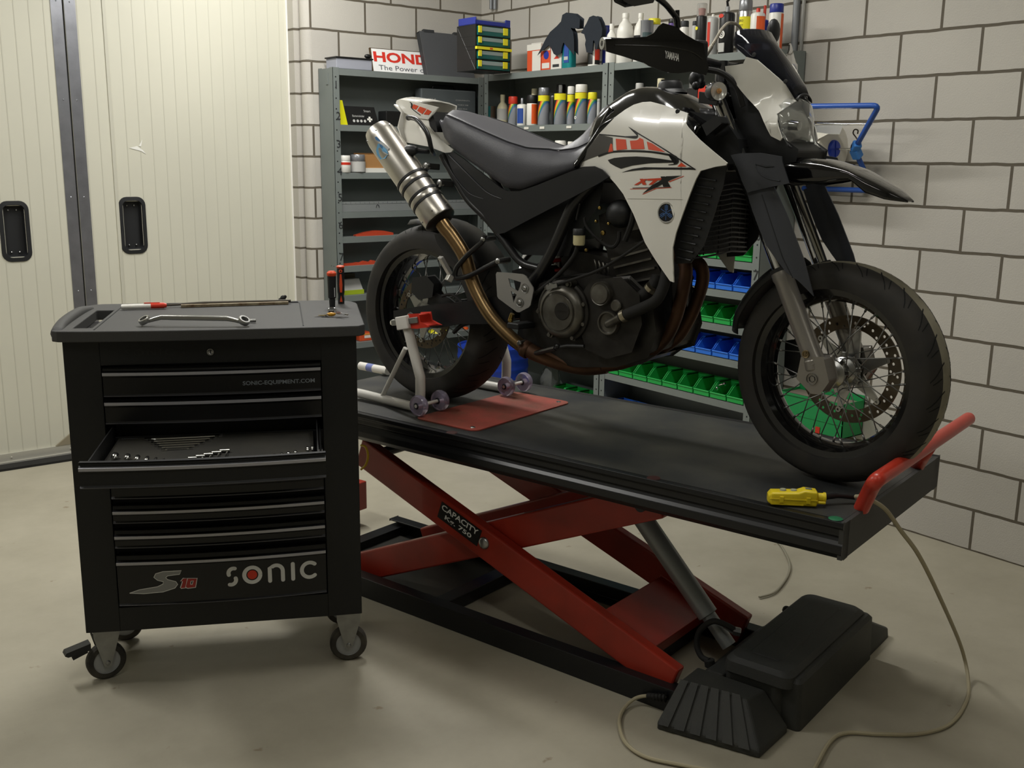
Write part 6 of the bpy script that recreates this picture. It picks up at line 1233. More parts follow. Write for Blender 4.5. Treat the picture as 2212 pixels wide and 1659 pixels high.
# ---- radiator with slatted guard
xr_ = 1.135; r0 = BF.x(1478, 560, xr_); r1 = BF.x(1600, 385, xr_)
zb_, zt2 = .60, BF.x(1560, 372, xr_).z
mb = MB(); mb.box((xr_-.06, -.15, zb_), (xr_-.02, .15, zt2)); mb.build('radiator', mat('radiator_core', '151515', .6, bump=1, bscale=300), bike)
for k in range(15):
    z = lerp(zb_+.005, zt2-.03, k/14); mb = MB(); mb.tube([V((xr_+.012-.03*(y/.16)**2, y, z-.012*(abs(y)/.16))) for y in [lerp(-.165, .165, j/12) for j in range(13)]], .0028, 6); mb.build('radiator_slat', M_BLK, bike)
for k in range(5):
    y = lerp(-.12, .12, k/4); mb = MB(); mb.tube([V((xr_+.008-.03*(y/.16)**2, y, zb_)), V((xr_+.008-.03*(y/.16)**2, y, zt2-.03))], .002, 6); mb.build('radiator_bar', M_BLK, bike)
for s in (-1, 1):
    mb = MB(Matrix.Diagonal((1, -s, 1, 1))); ysd = lambda x, z: yS(x, z)+.03
    L = so([(1502, 388), (1515, 370), (1546, 362), (1570, 360), (1562, 400), (1540, 470), (1520, 530), (1492, 568), (1460, 570), (1455, 530), (1474, 470)], yf=ysd); mb.patch(L, ysd, .004, .03); 
    for k in range(11):
        t = k/10; a = BF.on(lerp(1512, 1462, t), lerp(385, 555, t), ysd); mb.tube([V((a.x, ysd(a.x, a.y)-.003, a.y)), V((a.x+.05, ysd(a.x+.05, a.y)-.004, a.y-.006))], .0025, 6)
    mb.build('radiator_shroud', M_BLK, bike)
# ---------------------------------------------------------------- goods on the shelves
def col(name, c, r=.4, **k): return mat(name, c, r, **k)
C_W = col('bottle_white', 'e4e2da', .35); C_BK = col('cap_black', '161616', .4); C_GY = col('can_grey', '8c8e92', .3, metal=.5); C_OR = col('label_orange', 'dd5a22'); C_RD = col('label_red', 'c8321f'); C_YL = col('cap_yellow', 'e6dc28'); C_BL = col('label_blue', '2b4a94'); C_SV = col('can_silver', 'b9babc', .25, metal=.8); C_TL = col('teal_label', '3b9ea0'); C_CR = col('cream_plastic', 'cfc8a8'); C_TR = mat('clear_plastic', 'dcdcd8', .1, trans=.8, ior=1.2); C_RC = col('cap_red', 'd23a26'); C_NB = col('navy_blue', '27348f', .35); C_LG = col('pale_grey', 'b6b6b2'); C_DG = col('dark_grey_plastic', '2f3133', .5)
def rainbow():
    m = bpy.data.materials.new('rainbow_label'); m.use_nodes = True; nt = m.node_tree; b = nt.nodes['Principled BSDF']; N = nt.nodes.new; L = nt.links.new
    tc = N('ShaderNodeTexCoord'); sp = N('ShaderNodeSeparateXYZ'); L(tc.outputs['Object'], sp.inputs[0])
    a = N('ShaderNodeMath'); a.operation = 'MULTIPLY'; a.inputs[1].default_value = 12; L(sp.outputs['Y'], a.inputs[0])
    c = N('ShaderNodeMath'); c.operation = 'MULTIPLY_ADD'; c.inputs[1].default_value = 5.5; L(sp.outputs['Z'], c.inputs[0]); L(a.outputs[0], c.inputs[2])
    r = N('ShaderNodeValToRGB'); r.color_ramp.interpolation = 'LINEAR'; e = r.color_ramp.elements; e[0].position = 0; e[0].color = lin('8d9096'); e[1].position = 1; e[1].color = lin('14161a')
    for p, q in ((.22, '8d9096'), (.30, '2f5f9e'), (.37, '2f9140'), (.44, 'cfc42a'), (.51, 'dd7426'), (.58, 'd2381f'), (.63, '14161a')): k = e.new(p); k.color = lin(q)
    L(c.outputs[0], r.inputs[0]); L(r.outputs[0], b.inputs['Base Color']); b.inputs['Roughness'].default_value = .3; return m
M_RB = rainbow()
SR = {'u2': (-.242, 'x'), 'u1': (-.174, 'y')}
def place(px0, px1, pyt, zb, inset=.05, wall='x'):      # centre, radius and height of a round thing standing on a shelf
    m = (px0+px1)/2
    if wall == 'x': P = atx(m, pyt, -.242+inset); 
    else: P = aty(m, pyt, -.174+inset)
    r = (px1-px0)/2*dist(P)/FPX; return P, r, P.z-zb
def prof_part(name, prof, m, par, seg=20): mb = MB(); mb.lathe(prof, (0, 0, 0), (0, 0, 1), seg); return mb.build(name, m, par)
GC = 'cans and bottles standing on the steel shelves'
def can(px0, px1, pyt, zb, body, cap, label, capf=.2, inset=.05, style='cap', band=None, wall='x', name='spray_can', cat='spray can', lab=None):
    P, r, h = place(px0, px1, pyt, zb, inset, wall)
    t = thing(name, label, cat, (P.x, P.y, zb+.0008), 0, GC); hb = h*(1-capf)
    if style == 'cap':
        prof_part('can_body', [(0, 0), (r*.94, 0), (r, .003), (r, hb-.006), (r*.93, hb-.001), (0, hb-.001)], body, t); prof_part('cap', [(0, hb), (r*.95, hb), (r*.97, hb+.002), (r*.95, h-.004), (r*.88, h), (0, h)], cap, t)
    elif style == 'nozzle':
        prof_part('can_body', [(0, 0), (r*.94, 0), (r, .003), (r, hb*.93), (r*.9, hb*.97), (r*.55, hb), (0, hb)], body, t); prof_part('nozzle', [(0, hb), (r*.28, hb), (r*.28, h-.003), (r*.2, h), (0, h)], cap, t)
    elif style == 'bottle':
        prof_part('bottle_body', [(0, 0), (r*.93, 0), (r, .005), (r, hb*.66), (r*.97, hb*.74), (r*.75, hb*.86), (r*.4, hb*.95), (r*.38, hb), (0, hb)], body, t); prof_part('cap', [(0, hb), (r*.42, hb), (r*.42, h-.002), (r*.38, h), (0, h)], cap, t)
    elif style == 'tin':
        prof_part('can_body', [(0, 0), (r, 0), (r, .003), (r*.985, .005), (r*.985, h-.005), (r, h-.003), (r, h), (0, h)], body, t)
    if band: z0, z1, bm_ = band; prof_part('label_band', [(r+.0003, h*z0), (r+.0006, h*z0), (r+.0006, h*z1), (r+.0003, h*z1)], bm_, t)
    if lab: z0, z1, bm_, a0, a1 = lab; mb = MB(); mb.lathe([(r+.0004, h*z0), (r+.0007, h*z0), (r+.0007, h*z1), (r+.0004, h*z1)], (0, 0, 0), (0, 0, 1), 10, a0=math.radians(a0), a1=math.radians(a1)); mb.build('front_label', bm_, t)
    return t, r, h
def face_text(t, txt, r, z, size, m, fit, name='label_lettering', shear=0, off=.0012):   # text facing the room on a thing on the right wall
    mb = MB(); mb.text(txt, (-r-off, fit/2, z), (0, -1, 0), (0, 0, 1), size, 0, 0, fit=fit, shear=shear); return mb.build(name, m, t)
z2, z3t = ZS2[1], ZS3[1]
# row of spray cans, unit beside the corner
tt_, r_, h_ = can(1051, 1071, 230, z2, C_TL, C_TL, 'Short turquoise and brown tin nearest the shelf corner', style='tin', band=(0, .22, C_RD), name='tin_can', cat='tin'); mb = MB(); mb.lathe([(r_+.0005, h_*.25), (r_+.0007, h_*.25), (r_+.0007, h_), (r_+.0005, h_)], (0, 0, 0), (0, 0, 1), 8, a0=math.radians(180), a1=math.radians(262)); mb.build('front_label', col('brown_label', '5a4a3c'), tt_)
can(1074, 1098, 205, z2, C_CR, C_CR, 'White squeeze bottle with long tapered spout beside the tins', capf=.2, style='bottle', band=(.0, .12, col('pale_blue', '8fb8cc')), name='squeeze_bottle', cat='bottle', lab=(.2, .55, C_LG, 100, 260))
can(1098, 1119, 209, z2, M_RB, C_RC, 'Rainbow spray can with red cap', capf=.25)
can(1117, 1139, 212, z2, C_W, C_GY, 'White and blue spray can with narrow grey cap', capf=.22, style='nozzle', lab=(.08, .62, C_BL, 120, 200))
can(1148, 1162, 192, z2, C_DG, C_CR, 'Dark can with beige cap standing behind the white-orange can', capf=.2, inset=.12)
can(1138, 1162, 206, z2, C_W, C_BK, 'White and orange spray can with black cap', capf=.27, lab=(.05, .7, C_OR, 180, 270))
can(1163, 1188, 190, z2, M_RB, C_GY, 'Rainbow spray can with plain grey cap', capf=.2, band=(.64, .79, C_YL))
can(1190, 1198, 207, z2, C_DG, C_GY, 'Slim dark tube between two rainbow cans', capf=.06, name='slim_can')
can(1198, 1224, 184, z2, M_RB, C_TR, 'Rainbow spray can with bare metal nozzle and yellow band', capf=.2, style='nozzle', band=(.62, .78, C_YL))
can(1202, 1223, 183, z2, C_DG, C_BK, 'Black-capped can behind the rainbow can with bare nozzle', capf=.2, inset=.115)
can(1226, 1243, 187, z2, M_RB, C_W, 'Rainbow spray can with white cap, partly hidden by its neighbour', capf=.2, inset=.075, band=(.6, .78, C_YL))
t, r, h = can(1243, 1270, 183, z2, M_RB, C_W, 'Rainbow spray can with white cap and wheel picture', capf=.2, band=(.64, .79, C_YL))
mb = MB(); mb.lathe([(.004, 0), (.0085, 0)], (-r-.0015, .006, h*.16), (-1, 0, 0), 20, 0, False); mb.build('wheel_picture', C_W, t)
can(1270, 1291, 200, z2, M_RB, C_YL, 'Shorter rainbow spray can with yellow cap', capf=.22)
can(1290, 1298, 214, z2, C_LG, C_LG, 'Pale slim tube beside the yellow-capped rainbow can', capf=.1, name='slim_can')
for i, (a, b, y, l) in enumerate(((1160, 1181, 306, 'White lid just visible above the seat, leftmost of four'), (1183, 1195, 306, 'Narrow silver-white cap above the seat, second of four'), (1198, 1225, 304, 'Widest cream lid above the seat, third of four'), (1226, 1241, 306, 'White cap above the seat, rightmost of four'))): can(a, b, y, ZS2[2], [C_W, C_SV, C_CR, C_W][i], C_W, l, capf=.25, name='jar', cat='jar')
# second shelf of the bin unit
can(1373, 1391, 180, z3t, C_W, C_LG, 'White can seen above the fuel tank, left of the filler cap', capf=.3)
can(1420, 1437, 170, z3t, C_DG, C_CR, 'Can with beige cap behind the fuel filler cap', capf=.2)
can(1489, 1506, 172, z3t, C_SV, C_TR, 'Silver can with clear cap behind the right indicator', capf=.3)
def crate(px0, px1, pyt, zb, dpt, m, label, name='box', cat='box', inset=.03, extra=None):
    P0 = atx(px0, pyt, -.242+inset); P1 = atx(px1, pyt, -.242+inset); H_ = (P0.z+P1.z)/2-zb; w = abs(P0.y-P1.y)
    t = thing(name, label, cat, (P0.x+dpt/2, (P0.y+P1.y)/2, zb+.0008), 0); mb = MB(); mb.box((-dpt/2, -w/2, 0), (dpt/2, w/2, H_)); mb.build('carton', m, t, bev=.002)
    return t, w, H_, dpt
t, w, H_, d = crate(1484, 1507, 190, z3t, .08, C_BK, 'Small black carton with white lettering behind the front indicator'); face_text(t, 'ALLOW', d/2, H_*.5, .008, C_W, w*.7)
t, w, H_, d = crate(1508, 1536, 185, z3t, .1, C_RD, 'Tall red carton with pale label behind the front indicator'); mb = MB(); mb.box((-d/2-.001, -w*.35, H_*.35), (-d/2, w*.35, H_*.6)); mb.build('pale_label', C_CR, t); face_text(t, 'Jet', d/2+.001, H_*.4, .02, C_RD, w*.45)
t, w, H_, d = crate(1536, 1556, 226, z3t, .1, C_RC, 'Lower red carton right of the tall red one, behind the indicator'); mb = MB(); mb.box((-d/2-.001, -w*.3, H_*.5), (-d/2, w*.3, H_*.62)); mb.build('pale_label', C_CR, t)
# top of the right-hand units
zt1_, zt2_ = ZS2[0], ZS3[0]
t, w, H_, d = crate(1139, 1169, 96, zt1_, .06, col('carton_orange', 'cf5230'), 'White-topped orange and white carton beside the organizer'); mb = MB(); mb.box((-d/2-.001, -w/2-.0005, H_*.78), (d/2+.001, w/2+.0005, H_+.0005)); mb.box((-d/2-.001, -w*.48, .002), (-d/2, w*.12, H_*.75)); mb.build('carton_print', col('carton_white', 'd6d3cb'), t)
mb = MB(); mb.prism([(-d/2, -w/2, H_), (d/2, -w/2, H_), (0, -w*.2, H_+.012)], (0, w*.7, 0)); mb.build('carton_flap', MATS['carton_white'], t)
t, w, H_, d = crate(1170, 1189, 99, zt1_, .05, col('carton_orange', 'cf5230'), 'Narrow orange carton with round emblem under the dark glove tip'); mb = MB(); mb.box((-d/2-.001, -w*.42, H_*.08), (-d/2, w*.42, H_*.3)); mb.box((-d/2-.001, -w/2, H_*.8), (-d/2, w/2, H_)); mb.build('carton_print', MATS['carton_white'], t); mb = MB(); mb.lathe([(0, .001), (w*.3, .001)], (-d/2, -w*.05, H_*.62), (-1, 0, 0), 16); mb.build('round_emblem', C_NB, t)
t, w, H_, d = crate(1190, 1213, 99, zt1_, .06, MATS['carton_white'], 'White carton with small red print beneath the dark glove'); mb = MB(); mb.box((-d/2-.001, -w*.3, H_*.1), (-d/2, w*.3, H_*.22)); mb.build('barcode', C_DG, t); mb = MB(); mb.prism([(-d/2-.001, w*.2, H_*.45), (-d/2-.001, -.1*w, H_*.6), (-d/2-.001, -.3*w, H_*.45)], (.001, 0, 0)); mb.build('carton_print', C_RD, t)
M_AQ = mat('blue_liquid_bottle', '2fa3a6', .12, trans=.5, ior=1.3)
P, r, h = place(1214, 1246, 88, zt1_, .05); t = thing('spray_bottle', 'Turquoise spray bottle with blue label under a draped dark glove', 'spray bottle', (P.x, P.y, zt1_+.0008), 0, GC)
mb = MB(); mb.loft([[V((a*.6, b, z)) for a, b in rrect(2*r*k, 2*r*k, r*k*.5, 4)] for k, z in ((.95, 0), (1, .006), (1, h*.75), (.9, h*.9), (.4, h))], 0); mb.build('bottle_body', M_AQ, t)
mb = MB(); mb.box((-r*.62-.001, -r*.65, h*.2), (-r*.6, r*.35, h*.9)); mb.build('front_label', C_BL, t); mb = MB(); mb.box((-r*.62-.002, -r*.5, h*.3), (-r*.62, r*.3, h*.42)); mb.build('label_panel', C_LG, t); prof_part('trigger_head', [(0, h), (r*.4, h), (r*.4, h+.03), (0, h+.035)], C_BK, t)
M_GL = mat('dark_knit', '20262e', .9, bump=.8, bscale=500)
def glove(L, x, name, label, thick=.03, hook=None):     # folded work glove draped over the bottle behind it
    Q = [atx(px, py, x) for px, py in L]; mb = MB(); mb.prism([V((x-thick/2, q.y, q.z)) for q in Q], (thick, 0, 0)); o = mb.build(name, M_GL, bev=.008, seg=3); tag(o, label, 'glove'); return o
f5 = lambda L: [(1040+a/5.53, b/5.53) for a, b in L]
glove(f5([(735, 608), (800, 480), (850, 400), (930, 330), (985, 270), (1000, 195), (1040, 172), (1120, 180), (1190, 235), (1185, 320), (1130, 325), (1075, 310), (1080, 345), (1110, 400), (1118, 480), (1120, 620), (1040, 530), (1000, 480), (975, 560), (965, 625), (930, 650), (895, 630), (865, 560), (830, 520)]), -.214, 'work_glove', 'Dark knitted glove with bent cuff draped over the turquoise spray bottle')
P, r, h = place(1271, 1297, 92, zt1_, .05); t = thing('spray_bottle', 'Black and red spray bottle with white foot under a black glove', 'spray bottle', (P.x, P.y, zt1_+.0008), 0, GC)
prof_part('bottle_body', [(0, .004), (r*.95, .004), (r*.95, h*.85), (r*.5, h), (0, h)], C_BK, t); prof_part('foot', [(0, 0), (r, 0), (r, .008), (0, .008)], C_W, t); mb = MB(); mb.lathe([(r*.96, h*.25), (r*.965, h*.7)], (0, 0, 0), (0, 0, 1), 10, a0=math.radians(180), a1=math.radians(270)); mb.build('front_label', C_RC, t); mb = MB(); mb.lathe([(r*.965, h*.05), (r*.97, h*.95)], (0, 0, 0), (0, 0, 1), 4, a0=math.radians(170), a1=math.radians(190)); mb.build('edge_stripe', C_W, t)
glove(f5([(1235, 385), (1290, 290), (1320, 225), (1360, 208), (1405, 220), (1435, 280), (1455, 350), (1450, 420), (1425, 470), (1400, 560), (1385, 480), (1360, 450), (1345, 500), (1340, 620), (1290, 610), (1275, 530), (1285, 480), (1262, 395)]), -.214, 'work_glove', 'Black knitted glove draped over the black and red bottle')
can(1302, 1320, 56, zt2_, C_NB, C_NB, 'Blue plastic can half hidden behind the black glove', capf=.2, inset=.12, name='plastic_can', cat='can')
can(1310, 1334, 52, zt2_, C_W, C_W, 'Small white bottle above the bar end of the motorcycle', capf=.14, style='bottle', name='plastic_bottle', cat='bottle', inset=.04)
can(1334, 1370, 29, zt2_, C_W, C_W, 'Large white ribbed bottle beside the small white bottle', capf=.1, style='bottle', name='plastic_bottle', cat='bottle', inset=.06)
can(1371, 1399, 29, zt2_, C_W, C_W, 'White bottle with black label behind the grey tin', capf=.1, style='bottle', name='plastic_bottle', cat='bottle', band=(.2, .55, C_BK), inset=.09)
can(1384, 1412, 45, zt2_, C_GY, C_SV, 'Grey metallic tin with dark label in front of white bottles', style='tin', name='tin_can', cat='tin', lab=(.3, .7, col('slate_label', '3f5152'), 140, 230), inset=.04)
can(1400, 1428, 41, zt2_, C_W, C_YL, 'White tub with yellow lid right of the grey tin', capf=.14, name='tub', cat='tub', inset=.1)
can(1444, 1464, 42, zt2_, col('purple_label', '4c2b7a'), C_BK, 'Purple can mostly hidden behind the mirror stem', capf=.1)
can(1470, 1489, 46, zt2_, C_W, C_DG, 'White bottle with dark cap right of the mirror stem', capf=.16)
can(1496, 1509, 46, zt2_, C_LG, C_DG, 'Pale tube with dark cap left of the tall black can', capf=.12)
t, r, h = can(1506, 1529, 8, zt2_, C_BK, C_TR, 'Tall black spray can with clear pink cap and yellow dot', capf=.24); mb = MB(); mb.lathe([(0, .001), (.008, .001)], (-r-.0006, .006, h*.53), (-1, 0, 0), 16); mb.build('yellow_dot', C_YL, t)
prof_part('cap_liner', [(r*.5, h*.78), (r*.6, h*.9), (0, h*.92)], col('pink_liner', 'd58a80'), t)
can(1529, 1553, 31, zt2_, C_LG, C_W, 'Grey spray can with white nozzle and red edge', capf=.07, style='nozzle', lab=(.12, .8, C_RD, 110, 150))
t, r, h = can(1556, 1589, 14, zt2_, C_BK, C_SV, 'Large black spray can with red oval and ring emblem', capf=.12, style='nozzle', inset=.04)
mb = MB(); mb.lathe([(0, .0), (.014, .0)], (-r-.0012, .006, h*.79), (-1, 0, 0), 20); mb.v = [V((p.x, p.y, (p.z-h*.79)*.62+h*.79)) for p in mb.v]; mb.build('red_oval', C_RC, t)
mb = MB(); mb.lathe([(.0105, 0), (.0175, 0)], (-r-.0012, -.002, h*.40), (-1, 0, 0), 28, 0, False); mb.lathe([(.004, 0), (.008, 0)], (-r-.0012, -.002, h*.40), (-1, 0, 0), 20, 0, False); mb.build('ring_emblem', C_W, t); mb = MB(); mb.box((-r-.0012, -.018, h*.03), (-r*.9, .014, h*.22)); mb.build('text_panel', C_LG, t)
mb = MB(); mb.tube([(0, 0, h), (-.006, 0, h+.02), (.0, -.03, h+.05)], .006, 8); mb.build('spray_trigger', C_BK, t)
t, r, h = can(1597, 1627, 1, zt2_, C_SV, C_GY, 'Silver spray can with yellow diagonal label', capf=.2, inset=.06, lab=(.45, .68, C_YL, 120, 235))
face_text(t, 'ZERO', r, h*.58, .010, C_BK, r*1.1, off=.002); face_text(t, 'RUST', r, h*.49, .010, C_BK, r*1.1, off=.002)
can(1642, 1664, 12, zt2_, C_NB, C_RC, 'Blue and red trigger can behind the orange spray can', capf=.3, style='nozzle', inset=.13)
can(1623, 1654, 18, zt2_, C_W, C_RC, 'White spray can with orange label and red nozzle', capf=.1, style='nozzle', lab=(.12, .80, C_OR, 165, 262), inset=.05)
can(1663, 1694, 9, zt2_, C_W, C_NB, 'White and orange spray can with blue cap beside the conduit', capf=.19, lab=(.02, .78, C_OR, 215, 275), inset=.06)
# ---- left unit, top: clear box, sign, transparent case, organizer
Y1F = -.174
def ay(px, py, d=0): return aty(px, py, Y1F+d)
zt_ = ZS1[0]
a, b = ay(729, 150), ay(806, 150); t = thing('storage_box', 'Low clear plastic box with black lid beside the red-lettered sign', 'box', ((a.x+b.x)/2, Y1F+.07, zt_+.0008)); w = b.x-a.x; hh = ay(765, 124).z-zt_
mb = MB(); mb.box((-w/2, -.06, 0), (w/2, .06, hh-.008)); mb.build('tray', mat('milky_clear_plastic', 'b9bcc8', .2, trans=.35, ior=1.2), t, bev=.004); mb = MB(); mb.box((-w/2-.006, -.066, hh-.008), (w/2+.006, .066, hh)); mb.build('lid', C_BK, t, bev=.002)
P = ay(801, 128); mb = MB(); mb.sphere((0, 0, 0), .018, 14, 0, (1.3, .8, .7)); o = mb.build('rubber_pad', C_BK, loc=(P.x, Y1F+.03, zt_+hh+.0145)); tag(o, 'Small black lump lying on the lid of the clear box', 'rubber pad')
# red-lettered dealer sign leaning at the back
p0 = aty(798, 150, -.05); p1 = aty(1000, 162, -.05); hs = aty(800, 103, -.03).z-zt_; t = thing('dealer_sign', 'White sign with red lettering leaning behind the transparent case', 'sign', (p0.x, -.085, zt_+.001)); w = p1.x-p0.x; t.rotation_euler = (math.radians(-12), 0, 0)
mb = MB(); mb.box((0, 0, 0), (w, .012, hs)); mb.build('sign_board', col('brown_edge', '4a3a22'), t); mb = MB(); mb.box((.008, -.001, .002), (w, .001, hs-.004)); mb.build('sign_face', col('sign_face_white', 'eeeeec', .3), t)
mb = MB(); mb.text('HONDA', (.018, -.0015, hs*.44), (1, 0, 0), (0, 0, 1), hs*.42, fit=w*.70, bold=.035); mb.build('sign_lettering', col('sign_red', 'd4372a'), t)
mb = MB(); mb.text('The Power of Dreams', (.045, -.0015, hs*.12), (1, 0, 0), (0, 0, 1), hs*.2, fit=w*.80); mb.build('sign_slogan', col('slogan_grey', '5a5a62'), t)
# transparent organizer case leaning back
c0, c1, c2, c3_ = ay(924, 152, .03), ay(1026, 160, .03), aty(1008, 72, -.08), aty(906, 64, -.08)
t = thing('parts_case', 'Transparent grey parts case standing on edge, orange pieces inside', 'case', (c0.x, Y1F+.03, zt_+.001)); w = c1.x-c0.x; hh = c3_.z-zt_; t.rotation_euler = (math.radians(-14), 0, 0)
sk = (c3_.x-c0.x); M_TC = mat('smoky_clear_plastic', '75777a', .15, trans=.55, ior=1.15)
def cq(x, y, z): return V((x+sk*z/hh, y, z))
mb = MB(); mb.prism([cq(0, 0, 0), cq(w, 0, 0), cq(w, 0, hh), cq(0, 0, hh)], (0, .003, 0)); mb.build('lid', M_TC, t)
mb = MB(); mb.prism([cq(0, .036, 0), cq(w, .036, 0), cq(w, .036, hh), cq(0, .036, hh)], (0, .003, 0)); 
for a, b, c, d in ((0, 0, w, .006), (0, hh-.006, w, hh), (0, 0, .006, hh), (w-.006, 0, w, hh)): mb.prism([cq(a, .003, b), cq(c, .003, b), cq(c, .003, d), cq(a, .003, d)], (0, .033, 0))
mb.build('case_frame', C_DG, t)
for x in (w*.08, w*.72): mb = MB(); mb.prism([cq(x, -.002, hh-.004), cq(x+w*.22, -.002, hh-.004), cq(x+w*.22, -.002, hh+.012), cq(x, -.002, hh+.012)], (0, .02, 0)); mb.build('latch', C_DG, t)
for (u0, v0, u1, v1, m) in ((.35, .52, .6, .66, 'o'), (.35, .38, .62, .2, 'o'), (.68, .42, .95, .6, 'o'), (.7, .38, .98, .2, 'o'), (.3, .78, .95, .72, 'b'), (.35, .7, .95, .68, 'b')):
    mb = MB(); A = cq(w*u0, .02, hh*v0); B_2 = cq(w*u1, .02, hh*v1); M2 = (A+B_2)/2+V((0, 0, .012)); mb.tube(cr([A, M2, B_2], 5), .004, 6); mb.build('orange_strip' if m == 'o' else 'blue_strip', col('strip_orange', 'b8452a') if m == 'o' else col('strip_blue', '2c4c80'), t)
mb = MB(); mb.sphere(cq(w*.52, .02, hh*.5), .014, 10); mb.build('metal_piece', C_GY, t)
# corner organizer turned towards the room
ct = atz(1102, 158, zt_); tl2 = atz(1027, 152, zt_); 
e1 = V((-.88, .47, 0)); e1 = (V((tl2.x, tl2.y, 0))-V((ct.x, ct.y, 0))).normalized(); W1_ = (V((tl2.x, tl2.y, 0))-V((ct.x, ct.y, 0))).length
e1 = Matrix.Rotation(math.radians(0), 3, 'Z') @ e1; e2 = V((-e1.y, e1.x, 0)); e2 = e2 if e2.dot(V((.6, .78, 0))) > 0 else -e2
Ho = .0; 
best = min((abs(((lambda q: 829.5-FPX*q.y/-q.z)(CM.transposed() @ (V((ct.x, ct.y, z))-CAM)))-48), z) for z in [zt_+.05+.002*k for k in range(200)]); Ho = best[1]-zt_-.0
OT = Matrix(((-e1.x, e2.x, 0, ct.x), (-e1.y, e2.y, 0, ct.y), (0, 0, 1, zt_+.001), (0, 0, 0, 1)))
ang = math.atan2(-e1.y, -e1.x); t = thing('drawer_organizer', 'Black drawer organizer with green trays and yellow clips in the shelf corner', 'organizer', (ct.x, ct.y, zt_+.001), ang)
# local: x from -W1 to 0 along the front, y towards the corner
Wf = W1_; Df = .17; H1 = Ho-.035; mb = MB()
mb.box((-Wf, 0, 0), (-Wf+.008, Df, H1)); mb.box((-.008, 0, 0), (0, Df, H1)); mb.box((-Wf, Df-.006, 0), (0, Df, H1)); nb = [0, .235, .44, .54, .74, 1.0]
nb = [.02, .24, .45, .56, .78, 1.0]
for k in (0, .235, .455, .53, .75, .985): mb.box((-Wf, 0, H1*k), (0, Df, H1*k+.006))
mb.build('organizer_frame', C_BK, t, bev=.001)
M_TG = col('dark_teal_plastic', '145a55', .25)
for k0, k1 in ((.03, .225), (.255, .445), (.55, .74), (.77, .975)):
    mb = MB(); mb.box((-Wf+.01, -.010, H1*k0), (-.01, Df-.02, H1*k1)); dr_ = mb.build('organizer_tray', M_TG, t, bev=.004)
    mb = MB(); mb.box((-Wf+.03, -.0115, H1*(k0+.10)), (-.05, -.0095, H1*(k1-.01))); mb.build('tray_window', col('pale_tray_window', '8a9a97', .2), dr_)
    mb = MB(); mb.box((-Wf+.012, -.016, H1*(k0+.06)), (-Wf+.032, -.008, H1*k1)); mb.build('tray_clip', C_YL, dr_); mb = MB(); mb.box((-.062, -.016, H1*(k0+.05)), (-.032, -.008, H1*k1)); mb.build('tray_clip', C_YL, dr_)
    mb = MB(); mb.box((-.003, .012, H1*(k0+.03)), (.0015, Df-.04, H1*(k1-.04))); mb.build('side_window', col('side_teal', '137068', .3), t, bev=.001)
mb = MB(); mb.box((-Wf-.004, -.018, H1*.465), (-.004, -.002, H1*.525)); mb.box((.0, .02, H1*.475), (.003, .12, H1*.52)); mb.build('yellow_rail', C_YL, t)
mb = MB(); mb.box((-Wf*.65, -.0195, H1*.48), (-Wf*.57, -.018, H1*.51)); mb.build('red_badge', C_RD, t)
t2 = thing('blue_tray', 'Blue tray with grey insert lying on top of the drawer organizer', 'tray', (ct.x, ct.y, zt_+.0015+H1*.985+.006), ang)
mb = MB(); mb.box((-Wf+.003, .002, 0), (-.003, Df-.01, .004)); mb.box((-Wf+.003, .002, 0), (-.003, .006, .022)); mb.box((-.007, .002, 0), (-.003, Df-.01, .038)); mb.box((-Wf+.003, .002, 0), (-Wf+.007, Df-.01, .038)); mb.box((-Wf+.003, Df-.014, 0), (-.003, Df-.01, .038)); mb.box((-.035, .0, .0), (-.003, .006, .038)); mb.build('tray_shell', C_NB, t2)
mb = MB(); mb.box((-Wf+.012, .01, .004), (-.01, Df-.018, .030)); mb.build('tray_insert', col('insert_grey', '9c9d94'), t2)
# ---- left unit, second shelf
zs = ZS1[1]
a, b = ay(728, 268), ay(757, 268); h = ay(735, 216).z-zs; mb = MB(); mb.prism([(0, 0, 0), (b.x-a.x, 0, 0), ((b.x-a.x)*.62, .0, h), (0, 0, h)], (0, .08, 0)); t = thing('magazine_file', 'Bright yellow magazine file behind the numbered post', 'file', (a.x, Y1F+.03, zs+.001)); mb.build('file_body', col('bright_yellow_card', 'e3df1c'), t); mb = MB(); w = (b.x-a.x); mb.box((0, -.0015, 0), (w*.45, 0, h*.42)); mb.build('brown_label', col('tan_card', 'a98548'), t)
a, b = ay(768, 270), ay(824, 270); h = ay(790, 231).z-zs; w = b.x-a.x; t = thing('battery_charger', 'Black box with white panel lettering and a white cross', 'charger', (a.x-.02, Y1F+.035, zs+.001)); t.rotation_euler = (math.radians(-14), 0, 0)
mb = MB(); mb.prism([(-.004, 0, 0), (w+.02, 0, 0), (w+.004, 0, h), (-.012, 0, h)], (0, .05, 0)); mb.build('charger_body', C_BK, t, bev=.006)
mb = MB(); mb.text('Smart', (w*.62, -.0012, h*.75), (1, 0, 0), (0, 0, 1), h*.13, fit=w*.26); mb.build('panel_lettering', C_LG, t); mb = MB(); mb.text('Batterielader', (w*.16, -.0012, h*.46), (1, 0, 0), (0, 0, 1), h*.12, fit=w*.46); mb.build('panel_lettering', C_LG, t)
for k in range(4): mb = MB(); mb.lathe([(0, .0012), (h*.08, .0012)], (w*(.2+.14*k), 0, h*.24), (0, -1, 0), 12); mb.build('panel_symbol', C_LG, t)
mb = MB(); mb.box((w*.78, -.0012, h*.2), (w*.85, 0, h*.5)); mb.box((w*.72, -.0012, h*.30), (w*.91, 0, h*.40)); mb.build('white_cross', C_W, t)
